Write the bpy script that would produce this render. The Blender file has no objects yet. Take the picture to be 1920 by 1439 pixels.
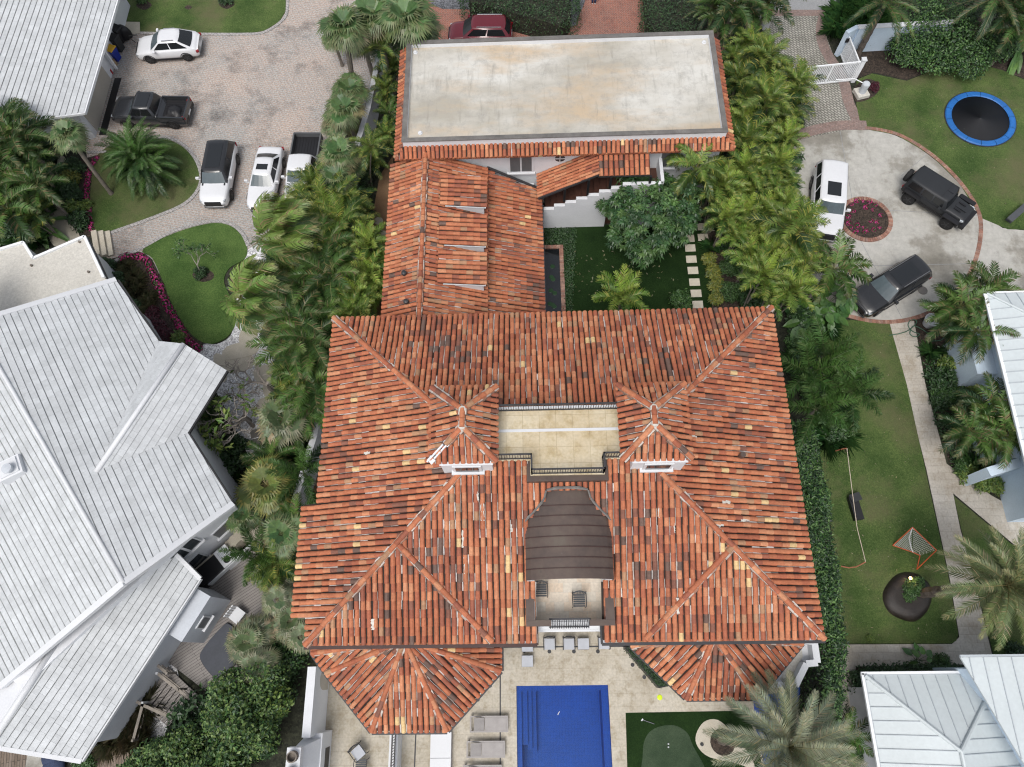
import bpy, math, random
import numpy as np
from mathutils import Vector, Matrix
SC = bpy.context.scene
COL = SC.collection
R = math.radians
rnd = random.Random(11)

# ---------------------------------------------------------------- camera, sky, sun, exposure
CAM_H = 40.0
FPX = 1331.0
CAMROT = np.array([[0.99944058, -0.0106932, -0.03168874],
                   [-0.02135491, -0.93324726, -0.35859939],
                   [-0.02573885, 0.3590755, -0.93295353]])   # rows: right, down, forward
cd = bpy.data.cameras.new('camera'); cam = bpy.data.objects.new('camera', cd); COL.objects.link(cam)
cd.sensor_width = 36.0; cd.lens = FPX / 1920 * 36; cd.clip_end = 3000; cd.clip_start = 0.1
rt, dn, fw = [Vector(r) for r in CAMROT]
cam.matrix_world = Matrix(((rt.x, -dn.x, -fw.x, 0), (rt.y, -dn.y, -fw.y, 0), (rt.z, -dn.z, -fw.z, CAM_H), (0, 0, 0, 1)))
SC.camera = cam

SUN_EL, SUN_AZ = 62.0, 200.0          # azimuth clockwise from north
w = bpy.data.worlds.new('World'); SC.world = w; w.use_nodes = True
nt = w.node_tree; bg = nt.nodes['Background']
sky = nt.nodes.new('ShaderNodeTexSky'); sky.sky_type = 'NISHITA'; sky.sun_disc = False
sky.sun_elevation = R(SUN_EL); sky.sun_rotation = R(SUN_AZ)
sky.air_density = 1.0; sky.dust_density = 4.0; sky.ozone_density = 1.0
hs = nt.nodes.new('ShaderNodeHueSaturation'); hs.inputs['Saturation'].default_value = 0.38
nt.links.new(sky.outputs[0], hs.inputs['Color']); nt.links.new(hs.outputs[0], bg.inputs['Color'])
bg.inputs['Strength'].default_value = 0.15
sd = bpy.data.lights.new('sun', 'SUN'); sun = bpy.data.objects.new('sun', sd); COL.objects.link(sun)
sd.energy = 1.4; sd.angle = R(26); sd.color = (1.0, 0.96, 0.91)
az = R(SUN_AZ)
sdir = Vector((math.sin(az) * math.cos(R(SUN_EL)), math.cos(az) * math.cos(R(SUN_EL)), math.sin(R(SUN_EL))))
sun.rotation_euler = sdir.to_track_quat('Z', 'Y').to_euler(); sun.location = (0, 0, 60)
SC.view_settings.view_transform = 'Standard'; SC.view_settings.look = 'None'
SC.view_settings.exposure = 0.17; SC.view_settings.gamma = 1.0
SC.cycles.use_denoising = True; SC.cycles.denoising_prefilter = 'NONE'; SC.cycles.denoising_input_passes = 'RGB_ALBEDO_NORMAL'; SC.cycles.filter_width = 1.15; SC.cycles.use_adaptive_sampling = False
SC.cycles.max_bounces = 5; SC.cycles.transparent_max_bounces = 6

# ---------------------------------------------------------------- surveying: photograph pixel -> real point at a known height
def ray(px, py):
    return CAMROT.T @ np.array([(px - 960) / FPX, (py - 719.5) / FPX, 1.0])
def P(px, py, z=0.0):
    d = ray(px, py); t = (z - CAM_H) / d[2]
    return Vector((d[0] * t, d[1] * t, z))
def PP(px, py, plane):                      # plane = (point, normal)
    d = Vector(ray(px, py)); o = Vector((0, 0, CAM_H)); p, n = plane
    return o + d * ((p - o).dot(n) / d.dot(n))

# ---------------------------------------------------------------- materials
def nd(t, kind, **kw):
    n = t.nodes.new(kind)
    for k, v in kw.items():
        if k in n.inputs.keys(): n.inputs[k].default_value = v
        else: setattr(n, k, v)
    return n
def c4(c): return (c[0], c[1], c[2], 1)
def newmat(name):
    m = bpy.data.materials.new(name); m.use_nodes = True
    return m, m.node_tree, m.node_tree.nodes['Principled BSDF']
def objco(t, scale=(1, 1, 1), rot=0):
    tc = nd(t, 'ShaderNodeTexCoord'); mp = nd(t, 'ShaderNodeMapping')
    mp.inputs['Scale'].default_value = scale; mp.inputs['Rotation'].default_value = (0, 0, rot)
    t.links.new(tc.outputs['Object'], mp.inputs['Vector']); return mp.outputs[0]
def noise(t, co, scale, detail=4, rough=.55):
    n = nd(t, 'ShaderNodeTexNoise'); n.inputs['Scale'].default_value = scale
    n.inputs['Detail'].default_value = detail; n.inputs['Roughness'].default_value = rough
    t.links.new(co, n.inputs['Vector']); return n.outputs['Fac']
def ramp(t, fac, stops):
    r = nd(t, 'ShaderNodeValToRGB'); e = r.color_ramp.elements
    e[0].position, e[0].color = stops[0][0], c4(stops[0][1])
    e[1].position, e[1].color = stops[-1][0], c4(stops[-1][1])
    for p, c in stops[1:-1]:
        x = e.new(p); x.color = c4(c)
    t.links.new(fac, r.inputs[0]); return r.outputs[0]
def mix(t, a, b, fac, mode='MIX'):
    n = nd(t, 'ShaderNodeMix', data_type='RGBA', blend_type=mode)
    for s, v in ((n.inputs[0], fac), (n.inputs[6], a), (n.inputs[7], b)):
        if isinstance(v, (int, float)): s.default_value = v
        elif isinstance(v, tuple): s.default_value = c4(v)
        else: t.links.new(v, s)
    return n.outputs[2]
def bump(t, b, h, strength=.3, dist=.02):
    n = nd(t, 'ShaderNodeBump'); n.inputs['Strength'].default_value = strength; n.inputs['Distance'].default_value = dist
    t.links.new(h, n.inputs['Height']); t.links.new(n.outputs[0], b.inputs['Normal'])
def g3(v): return (v, v, v)

def mat(name, col, rough=.6, var=.12, scale=2.0, fine=25.0, metal=0, spec=.4, attr=False, bmp=0.0, coat=0):
    m, t, b = newmat(name)
    co = objco(t)
    n1 = ramp(t, noise(t, co, scale), [(.3, g3(1 - var)), (.7, g3(1 + var))])
    n2 = ramp(t, noise(t, co, fine, 3), [(.3, g3(1 - var * .7)), (.7, g3(1 + var * .7))])
    if attr:
        a = nd(t, 'ShaderNodeVertexColor', layer_name='Col'); base = a.outputs[0]
    else: base = tuple(col)
    c = mix(t, base, n1, 1.0, 'MULTIPLY'); c = mix(t, c, n2, 1.0, 'MULTIPLY')
    t.links.new(c, b.inputs['Base Color'])
    b.inputs['Roughness'].default_value = rough; b.inputs['Metallic'].default_value = metal
    b.inputs['Specular IOR Level'].default_value = spec
    if coat: b.inputs['Coat Weight'].default_value = coat; b.inputs['Coat Roughness'].default_value = .05
    if bmp: bump(t, b, noise(t, co, fine, 3), bmp)
    return m

def brickmat(name, c1, c2, mortar, bw, bh, ms=.02, rot=0, tint=None, tscale=.12, rough=.8, msize=None, dirt=None, dscale=.5, var=.25, offset=.5):
    m, t, b = newmat(name)
    co = objco(t, rot=rot)
    br = nd(t, 'ShaderNodeTexBrick'); br.offset = offset
    br.inputs['Color1'].default_value = c4(c1); br.inputs['Color2'].default_value = c4(c2); br.inputs['Mortar'].default_value = c4(mortar)
    br.inputs['Scale'].default_value = 1; br.inputs['Mortar Size'].default_value = ms
    br.inputs['Brick Width'].default_value = bw; br.inputs['Row Height'].default_value = bh
    t.links.new(co, br.inputs['Vector'])
    c = br.outputs['Color']
    n1 = ramp(t, noise(t, co, 9, 3), [(.3, g3(1 - var)), (.7, g3(1 + var))])
    c = mix(t, c, n1, 1.0, 'MULTIPLY')
    if tint:
        f = ramp(t, noise(t, co, tscale, 5, .6), [(.38, g3(0)), (.62, g3(1))])
        c2_ = mix(t, c, tint, 1.0, 'MULTIPLY'); c = mix(t, c, c2_, f)
    if dirt:
        f = ramp(t, noise(t, co, dscale, 6, .7), [(.5, g3(0)), (.7, g3(1))])
        c2_ = mix(t, c, dirt, 1.0, 'MULTIPLY'); c = mix(t, c, c2_, f)
    t.links.new(c, b.inputs['Base Color']); b.inputs['Roughness'].default_value = rough
    bump(t, b, br.outputs['Fac'], .35, -.006)
    return m

def grassmat(name, stops, big=.35, patch=None):
    m, t, b = newmat(name); co = objco(t)
    f1 = noise(t, co, 14, 6, .75); f2 = noise(t, co, big, 4, .6)
    c = ramp(t, f1, stops)
    k = ramp(t, f2, [(.3, (.62, .70, .62)), (.7, (1.5, 1.32, 1.35))]); c = mix(t, c, k, 1.0, 'MULTIPLY')
    f4 = noise(t, co, 70, 3, .8)
    c = mix(t, c, ramp(t, f4, [(.3, g3(.55)), (.7, g3(1.45))]), 1.0, 'MULTIPLY')
    if patch:
        f3 = ramp(t, noise(t, co, .22, 6, .7), [(.47, g3(0)), (.66, g3(.8))]); c = mix(t, c, patch, f3)
    t.links.new(c, b.inputs['Base Color']); b.inputs['Roughness'].default_value = .85; b.inputs['Specular IOR Level'].default_value = .15
    bump(t, b, f1, .8, .05)
    return m

def stonemat(name, stops, scale=1.2, det=8, rough=.75, speck=None, bmp=.2):
    m, t, b = newmat(name); co = objco(t)
    c = ramp(t, noise(t, co, scale, det, .68), stops)
    c = mix(t, c, ramp(t, noise(t, co, scale * 18, 4, .7), [(.3, g3(.82)), (.7, g3(1.16))]), 1.0, 'MULTIPLY')
    if speck:
        v = nd(t, 'ShaderNodeTexVoronoi'); v.inputs['Scale'].default_value = speck[0]; t.links.new(co, v.inputs['Vector'])
        k = nd(t, 'ShaderNodeSeparateColor'); t.links.new(v.outputs['Color'], k.inputs[0])
        c = mix(t, c, ramp(t, k.outputs[0], [(0, g3(1 - speck[1])), (1, g3(1 + speck[1]))]), 1.0, 'MULTIPLY')
        bump(t, b, v.outputs['Distance'], .5, .03)
    elif bmp: bump(t, b, noise(t, co, scale * 18, 4, .7), bmp, .02)
    t.links.new(c, b.inputs['Base Color']); b.inputs['Roughness'].default_value = rough
    return m

M_ = {}
M_['tile'] = None
def tilemat():
    m, t, b = newmat('terracotta_tile'); co = objco(t)
    a = nd(t, 'ShaderNodeVertexColor', layer_name='Col'); c = a.outputs[0]
    c = mix(t, c, ramp(t, noise(t, co, 9, 5, .7), [(.28, g3(.78)), (.72, g3(1.2))]), 1.0, 'MULTIPLY')
    c = mix(t, c, ramp(t, noise(t, co, .7, 4, .6), [(.3, (.86, .85, .86)), (.7, (1.12, 1.1, 1.08))]), 1.0, 'MULTIPLY')
    # lichen and lime bloom
    f = ramp(t, noise(t, co, 5, 7, .75), [(.66, g3(0)), (.76, g3(.55))]); c = mix(t, c, (.5, .26, .19), f)
    f = ramp(t, noise(t, co, 3.1, 8, .8), [(.62, g3(0)), (.78, g3(.5))]); c = mix(t, c, (.10, .055, .04), f)
    t.links.new(c, b.inputs['Base Color']); b.inputs['Roughness'].default_value = .72; b.inputs['Specular IOR Level'].default_value = .3
    bump(t, b, noise(t, co, 40, 4, .7), .25, .01)
    return m
M_['tile'] = tilemat()
M_['white'] = mat('white_stucco', (.66, .675, .70), .75, .05, .8, 12)
M_['white_paint'] = mat('white_paint', (.63, .645, .665), .5, .03, 1, 15)
M_['blue_white'] = mat('pale_blue_stucco', (.58, .69, .8), .8, .06, .7, 14)
M_['grey_wall'] = mat('grey_stucco', (.50, .53, .57), .8, .07, .7, 14)
M_['beige_wall'] = mat('beige_stucco', (.42, .39, .34), .8, .07, .7, 14)
M_['whitetile'] = mat('white_roof_tile', (.8, .82, .84), .7, .10, .9, 8, attr=True, bmp=.15)
M_['joint'] = mat('shadow_dirt_joint', (.26, .27, .27), .9, .3, 1.5, 14)  # dark joint colour paints the step shadow under each course, with some dirt
M_['metalroof'] = mat('white_metal_roof', (.54, .59, .605), .45, .05, .5, 6)
M_['metalrib'] = mat('grey_seam', (.42, .46, .49), .45, .06, .5, 6)
M_['darkmetal'] = mat('dark_metal', (.035, .035, .038), .45, .15, 3, 20, spec=.5)
M_['gutter'] = mat('bronze_gutter', (.055, .028, .024), .45, .15, 3, 20)
M_['whitemetal'] = mat('white_metal', (.78, .8, .82), .4, .03)
M_['copper'] = None
def coppermat():
    m, t, b = newmat('weathered_copper'); co = objco(t)
    c = ramp(t, noise(t, co, .9, 6, .65), [(.3, (.062, .047, .042)), (.55, (.098, .07, .058)), (.75, (.115, .095, .075))])
    f = ramp(t, noise(t, co, 3.5, 6, .8), [(.64, g3(0)), (.78, g3(.5))]); c = mix(t, c, (.16, .18, .19), f)
    f = ramp(t, noise(t, co, 1.6, 6, .7), [(.6, g3(0)), (.75, g3(.6))]); c = mix(t, c, (.045, .036, .034), f)
    t.links.new(c, b.inputs['Base Color']); b.inputs['Roughness'].default_value = .5; b.inputs['Metallic'].default_value = .15
    return m
M_['copper'] = coppermat()
M_['glass'] = mat('dark_glass', (.035, .042, .048), .08, .05, spec=.6)
M_['shutter'] = mat('grey_blind', (.11, .115, .12), .4, .1)
M_['trav'] = brickmat('travertine', (.48, .44, .365), (.51, .47, .395), (.41, .37, .30), .92, .61, .008, 0, (.84, .82, .78), .5, .7, dirt=(.74, .70, .62), dscale=2.0, var=.12)
M_['trav_walk'] = brickmat('travertine_walk', (.46, .43, .38), (.52, .49, .44), (.37, .345, .3), .62, .41, .010, 0, (.8, .77, .73), .35, .75, dirt=(.75, .7, .62), dscale=.9, var=.12)
M_['terrace_tile'] = brickmat('terrace_stone', (.55, .47, .33), (.60, .53, .39), (.44, .37, .25), .74, .74, .012, 0, (.9, .86, .78), .8, .7, dirt=(.8, .76, .66), dscale=1.6, var=.08, offset=0.0)
M_['balc_tile'] = brickmat('balcony_stone', (.66, .61, .53), (.66, .54, .42), (.58, .53, .46), .42, .42, .008, 0, (.93, .93, .92), 1.2, .7, var=.1)
M_['pavers'] = brickmat('cobble_pavers', (.445, .325, .265), (.385, .305, .26), (.42, .39, .355), .27, .18, .026, R(12), (.74, .88, .97), .10, .85, dirt=(.36, .37, .38), dscale=.36, var=.3)
M_['kerbstone'] = brickmat('kerb_stone', (.33, .32, .31), (.38, .36, .35), (.22, .21, .2), .3, .2, .02, R(40), None, .1, .85)
M_['redbrick'] = brickmat('red_brick_paving', (.36, .12, .078), (.25, .095, .072), (.30, .19, .15), .26, .13, .02, R(45), (.8, .9, .95), .3, .85, dirt=(.75, .7, .7), dscale=.8)
M_['herring'] = brickmat('grey_herringbone', (.43, .415, .37), (.33, .32, .285), (.17, .165, .145), .30, .17, .04, R(45), (.82, .82, .8), .3, .85, dirt=(.7, .7, .68), dscale=.7)
M_['brickband'] = brickmat('brick_band', (.25, .165, .14), (.30, .21, .18), (.18, .15, .14), .22, .11, .014, R(10), (.85, .88, .9), .5, .85, dirt=(.7, .7, .7), dscale=.9)
M_['brick_edge'] = mat('edging_brick', (.34, .16, .1), .8, .3, 2, 15, attr=True, bmp=.2)
M_['asphalt'] = stonemat('asphalt', [(.3, (.24, .245, .25)), (.7, (.30, .305, .31))], .6)
M_['concrete'] = None
def concmat():
    m, t, b = newmat('stained_concrete'); co = objco(t)
    c = ramp(t, noise(t, co, .16, 8, .62), [(.36, (.18, .168, .14)), (.455, (.28, .265, .23)), (.505, (.42, .41, .375)), (.68, (.46, .45, .42))])
    c = mix(t, c, ramp(t, noise(t, co, 2.2, 8, .75), [(.3, g3(.78)), (.7, g3(1.15))]), 1.0, 'MULTIPLY')
    f = ramp(t, noise(t, objco(t, (1, .35, 1), R(20)), .9, 8, .8), [(.54, g3(0)), (.74, g3(.65))]); c = mix(t, c, (.16, .15, .13), f)
    t.links.new(c, b.inputs['Base Color']); b.inputs['Roughness'].default_value = .8
    bump(t, b, noise(t, co, 30, 4), .15, .01)
    return m
M_['concrete'] = concmat()
def flatroofmat():
    m, t, b = newmat('weathered_membrane'); co = objco(t)
    c = ramp(t, noise(t, objco(t, (.5, 1, 1)), .28, 6, .62), [(.36, (.38, .355, .30)), (.5, (.49, .47, .42)), (.62, (.58, .57, .53))])
    f = ramp(t, noise(t, objco(t, (.35, 1.1, 1)), .38, 6, .62), [(.46, g3(0)), (.63, g3(.85))]); c = mix(t, c, (.50, .385, .26), f)
    f = ramp(t, noise(t, co, 1.5, 8, .8), [(.48, g3(0)), (.7, g3(.7))]); c = mix(t, c, (.30, .29, .265), f)
    f = ramp(t, noise(t, objco(t, (2.2, .3, 1)), 1.3, 7, .7), [(.54, g3(0)), (.72, g3(.55))]); c = mix(t, c, (.24, .23, .2), f)
    v = nd(t, 'ShaderNodeTexVoronoi', feature='DISTANCE_TO_EDGE'); v.inputs['Scale'].default_value = 1.1
    wv = nd(t, 'ShaderNodeTexNoise'); wv.inputs['Scale'].default_value = 2.4; t.links.new(co, wv.inputs['Vector'])
    t.links.new(mix(t, co, wv.outputs['Color'], .35), v.inputs['Vector'])
    f = ramp(t, v.outputs['Distance'], [(0, g3(.10)), (.03, g3(0))]); c = mix(t, c, (.33, .3, .25), f)
    t.links.new(c, b.inputs['Base Color']); b.inputs['Roughness'].default_value = .85
    bump(t, b, noise(t, co, 14, 5), .15, .01)
    return m
M_['flatroof'] = flatroofmat()
M_['coping'] = stonemat('dark_coping', [(.3, (.10, .095, .09)), (.6, (.17, .16, .15)), (.8, (.26, .25, .23))], 1.6)
M_['beigeroof'] = stonemat('beige_roof', [(.3, (.50, .48, .43)), (.7, (.58, .56, .51))], .5)
M_['soil'] = stonemat('mulch', [(.3, (.022, .016, .012)), (.6, (.05, .036, .027)), (.8, (.085, .062, .047))], 2.5, 8, .95, (13, .55))
M_['litter'] = stonemat('leaf_litter', [(.3, (.012, .015, .009)), (.6, (.028, .03, .018)), (.8, (.05, .043, .028))], 1.5, 8, .95, (9, .5))
M_['sandpath'] = stonemat('sand_path', [(.3, (.17, .10, .055)), (.7, (.24, .15, .085))], 1.0, 8, .95)
M_['gravel'] = stonemat('grey_gravel', [(.3, (.07, .075, .085)), (.7, (.16, .165, .18))], 3, 6, .9, (16, .7))
M_['whitegravel'] = stonemat('white_gravel', [(.3, (.48, .48, .49)), (.7, (.66, .66, .67))], 2, 6, .9, (14, .5))
M_['slab'] = stonemat('beige_slab', [(.3, (.42, .38, .3)), (.7, (.52, .48, .4))], 1.2)
M_['stepstone'] = stonemat('pale_step_stone', [(.3, (.50, .46, .37)), (.7, (.60, .56, .47))], 2)
M_['greyslab'] = stonemat('grey_slab', [(.3, (.12, .115, .105)), (.7, (.2, .19, .175))], 2)
M_['grass'] = grassmat('lawn_grass', [(.3, (.032, .060, .018)), (.52, (.064, .108, .031)), (.72, (.125, .165, .062))], .45, (.12, .115, .06))
M_['grass2'] = grassmat('bright_lawn_grass', [(.3, (.034, .070, .018)), (.52, (.064, .122, .031)), (.72, (.12, .18, .06))], .4)
M_['turf'] = grassmat('artificial_turf', [(.3, (.006, .018, .004)), (.5, (.010, .028, .006)), (.72, (.016, .04, .009))], .5)
M_['putting'] = grassmat('putting_turf', [(.3, (.032, .055, .032)), (.5, (.04, .066, .038)), (.72, (.05, .08, .046))], .5)
M_['deck'] = brickmat('grey_deck', (.235, .215, .2), (.265, .245, .23), (.09, .08, .075), 5.0, .145, .012, R(-33), (.9, .9, .9), .4, .7, var=.08)
M_['deck2'] = brickmat('brown_deck', (.17, .125, .09), (.24, .19, .15), (.05, .04, .03), 4.0, .14, .012, R(80), (.8, .8, .8), .5, .75, var=.15)
M_['timber'] = mat('weathered_timber', (.27, .24, .205), .8, .2, 2, 20)
M_['blacknet'] = mat('black_mesh', (.02, .021, .023), .6, .15, 1, 30)
M_['leaf'] = mat('leaf', (.05, .1, .03), .45, .22, 1.2, 9, attr=True, spec=.45)
M_['bark'] = mat('bark', (.19, .165, .14), .9, .25, 3, 18, bmp=.6)
M_['palebark'] = mat('pale_bark', (.30, .27, .24), .9, .2, 3, 18, bmp=.5)
M_['darkbark'] = mat('date_palm_bark', (.11, .09, .075), .9, .4, 6, 22, bmp=.9)
M_['petal'] = mat('petal', (.5, .05, .25), .6, .2, attr=True)
M_['terracotta_dark'] = mat('brown_stair_tile', (.075, .032, .022), .6, .2, 3, 20)
M_['black'] = mat('black_plastic', (.014, .014, .016), .45, .1)
M_['rubber'] = mat('tyre_rubber', (.016, .016, .017), .8, .1)
M_['bluepool'] = brickmat('pool_mosaic', (.001, .042, .28), (.002, .05, .31), (.001, .036, .24), .16, .16, .008, 0, (.8, .85, .9), .7, .35, var=.1, offset=0.0)
def watermat(name, tint):
    m, t, b = newmat(name); o = t.nodes['Material Output']; co = objco(t)
    tr = nd(t, 'ShaderNodeBsdfTransparent'); tr.inputs[0].default_value = c4(tint)
    gl = nd(t, 'ShaderNodeBsdfGlossy'); gl.inputs['Roughness'].default_value = .03
    fr = nd(t, 'ShaderNodeFresnel'); fr.inputs[0].default_value = 1.33
    bp = nd(t, 'ShaderNodeBump'); bp.inputs['Strength'].default_value = .12; bp.inputs['Distance'].default_value = .05
    t.links.new(noise(t, co, 2.2, 4), bp.inputs['Height'])
    for x in (gl, fr): t.links.new(bp.outputs[0], x.inputs['Normal'])
    mx = nd(t, 'ShaderNodeMixShader'); t.links.new(fr.outputs[0], mx.inputs[0]); t.links.new(tr.outputs[0], mx.inputs[1]); t.links.new(gl.outputs[0], mx.inputs[2])
    t.links.new(mx.outputs[0], o.inputs['Surface']); return m
M_['water'] = watermat('pool_water', (.55, .82, .99))
M_['pond'] = mat('pond_water', (.012, .014, .016), .06, .2, .8, spec=.7)

# ---------------------------------------------------------------- mesh collector
def V(*a): return Vector(a)
class MB:
    def __init__(s): s.v = []; s.f = []; s.c = []; s.mi = []; s.cur = (1, 1, 1); s.m = 0
    def col(s, c): s.cur = c; return s
    def add(s, vs, fs, c=None):
        n = len(s.v); s.v.extend([tuple(x) for x in vs])
        for f in fs: s.f.append([i + n for i in f]); s.c.append(c or s.cur); s.mi.append(s.m)
    def poly(s, pts, c=None): s.add(pts, [list(range(len(pts)))], c); return s
    def prism(s, pts, z0, z1, c=None):            # plan outline (counter-clockwise or not), between two heights
        n = len(pts); a = [(p[0], p[1], z0) for p in pts]; b = [(p[0], p[1], z1) for p in pts]
        s.add(a + b, [list(range(n - 1, -1, -1)), list(range(n, 2 * n))] + [[i, (i + 1) % n, n + (i + 1) % n, n + i] for i in range(n)], c); return s
    def slab(s, pts, th, c=None):                 # 3-D polygon thickened downwards
        n = len(pts); b = [(p[0], p[1], p[2] - th) for p in pts]
        s.add(list(pts) + b, [list(range(n)), list(range(2 * n - 1, n - 1, -1))] + [[i, n + i, n + (i + 1) % n, (i + 1) % n] for i in range(n)], c); return s
    def box(s, x0, y0, z0, x1, y1, z1, c=None): return s.prism([(x0, y0), (x1, y0), (x1, y1), (x0, y1)], z0, z1, c)
    def obox(s, ctr, dx, dy, dz, rz=0, c=None):   # centred in plan, standing on ctr.z, turned by rz
        ca, sa = math.cos(rz), math.sin(rz)
        pts = [(ctr[0] + x * ca - y * sa, ctr[1] + x * sa + y * ca) for x, y in ((-dx / 2, -dy / 2), (dx / 2, -dy / 2), (dx / 2, dy / 2), (-dx / 2, dy / 2))]
        return s.prism(pts, ctr[2], ctr[2] + dz, c)
    def tube(s, pts, rad, n=8, c=None, cap=True):
        pts = [Vector(p) for p in pts]
        if not isinstance(rad, (list, tuple)): rad = [rad] * len(pts)
        vs = []; k = len(pts)
        for i, p in enumerate(pts):
            d = (pts[min(i + 1, k - 1)] - pts[max(i - 1, 0)]).normalized()
            u = d.orthogonal() if i == 0 else (pu - d * pu.dot(d))
            u.normalize(); pu = u; w_ = d.cross(u)
            vs += [p + (u * math.cos(2 * math.pi * j / n) + w_ * math.sin(2 * math.pi * j / n)) * rad[i] for j in range(n)]
        fs = [[i * n + j, i * n + (j + 1) % n, (i + 1) * n + (j + 1) % n, (i + 1) * n + j] for i in range(k - 1) for j in range(n)]
        if cap: fs += [list(range(n - 1, -1, -1)), list(range((k - 1) * n, k * n))]
        s.add(vs, fs, c); return s
    def bar(s, a, b, wd, ht, c=None, up=None):    # rectangular bar from a to b
        a, b = Vector(a), Vector(b); d = (b - a).normalized(); up = Vector(up or (0, 0, 1))
        if abs(d.dot(up)) > .98: up = Vector((1, 0, 0))
        u = d.cross(up).normalized() * wd / 2; v = u.cross(d).normalized() * ht / 2
        vs = [q + sx * u + sy * v for q in (a, b) for sx, sy in ((-1, -1), (1, -1), (1, 1), (-1, 1))]
        s.add(vs, [[3, 2, 1, 0], [4, 5, 6, 7]] + [[i, (i + 1) % 4, 4 + (i + 1) % 4, 4 + i] for i in range(4)], c); return s
    def lathe(s, ctr, prof, n=20, c=None):        # prof: list of (radius, z)
        vs = []
        for r_, z in prof: vs += [(ctr[0] + r_ * math.cos(2 * math.pi * j / n), ctr[1] + r_ * math.sin(2 * math.pi * j / n), ctr[2] + z) for j in range(n)]
        fs = [[i * n + j, i * n + (j + 1) % n, (i + 1) * n + (j + 1) % n, (i + 1) * n + j] for i in range(len(prof) - 1) for j in range(n)]
        if prof[0][0] > 1e-4: fs.append(list(range(n - 1, -1, -1)))
        if prof[-1][0] > 1e-4: fs.append(list(range((len(prof) - 1) * n, len(prof) * n)))
        s.add(vs, fs, c); return s
    def build(s, name, m, parent=None, smooth=False, local=False):
        me = bpy.data.meshes.new(name)
        off = Vector((0, 0, 0))
        if parent and not local:
            q = parent
            while q: off = off + q.location; q = q.parent
        vs = [(x - off.x, y - off.y, z - off.z) for x, y, z in s.v] if off.length else s.v
        me.from_pydata(vs, [], s.f)
        ms = m if isinstance(m, (list, tuple)) else [m]
        for q in ms: me.materials.append(M_[q] if isinstance(q, str) else q)
        if len(ms) > 1: me.polygons.foreach_set('material_index', s.mi)
        ca = me.color_attributes.new('Col', 'FLOAT_COLOR', 'CORNER')
        ln = np.array([len(f) for f in s.f]); cc = np.array([(c[0], c[1], c[2], 1.0) for c in s.c], dtype=np.float32)
        ca.data.foreach_set('color', np.repeat(cc, ln, axis=0).ravel())
        if smooth: me.polygons.foreach_set('use_smooth', [True] * len(s.f))
        me.update()
        o = bpy.data.objects.new(name, me); COL.objects.link(o)
        if parent: o.parent = parent
        return o
def tag(o, label=None, cat=None, group=None, kind=None):
    if label: o['label'] = label
    if cat: o['category'] = cat
    if group: o['group'] = group
    if kind: o['kind'] = kind
    return o
def thing(name, label, cat, loc=(0, 0, 0), rz=0, group=None):
    o = bpy.data.objects.new(name, None); COL.objects.link(o); o.location = loc; o.rotation_euler = (0, 0, rz)
    o.empty_display_size = .2
    return tag(o, label, cat, group)
def dup(root, loc, rz=0, label=None, scale=1.0, group=None, tilt=None):
    r = root.copy(); COL.objects.link(r); r.location = loc; r.rotation_euler = (tilt[0], tilt[1], rz) if tilt else (0, 0, rz); r.scale = (scale,) * 3
    if label: r['label'] = label
    if group: r['group'] = group
    for ch in list(root.children):
        c = ch.copy(); COL.objects.link(c); c.parent = r
        for gch in ch.children:
            d = gch.copy(); COL.objects.link(d); d.parent = c
    return r
def smooth_px(pts, n=6):                          # closed Catmull-Rom through the surveyed outline
    out = []; k = len(pts)
    for i in range(k):
        p0, p1, p2, p3 = [np.array(pts[(i + j - 1) % k], float) for j in range(4)]
        for q in range(n):
            t = q / n
            out.append(tuple(.5 * ((2 * p1) + (-p0 + p2) * t + (2 * p0 - 5 * p1 + 4 * p2 - p3) * t * t + (-p0 + 3 * p1 - 3 * p2 + p3) * t ** 3)))
    return out
def smooth_open(pts, n=6):
    pts = [pts[0]] + list(pts) + [pts[-1]]; out = []
    for i in range(1, len(pts) - 2):
        p0, p1, p2, p3 = [np.array(pts[i + j - 1], float) for j in range(4)]
        for q in range(n):
            t = q / n
            out.append(tuple(.5 * ((2 * p1) + (-p0 + p2) * t + (2 * p0 - 5 * p1 + 4 * p2 - p3) * t * t + (-p0 + 3 * p1 - 3 * p2 + p3) * t ** 3)))
    out.append(tuple(pts[-1])); return out
def ground(name, px, z, m, smooth=0, kind='structure', th=.05):
    if smooth: px = smooth_px(px, smooth)
    pts = [P(x, y, z) for x, y in px]
    a = sum(p.x * q.y - q.x * p.y for p, q in zip(pts, pts[1:] + pts[:1]))
    if a < 0: pts.reverse()
    b = MB(); b.prism([(p.x, p.y) for p in pts], z - th, z)
    return tag(b.build(name, m), kind=kind)
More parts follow.
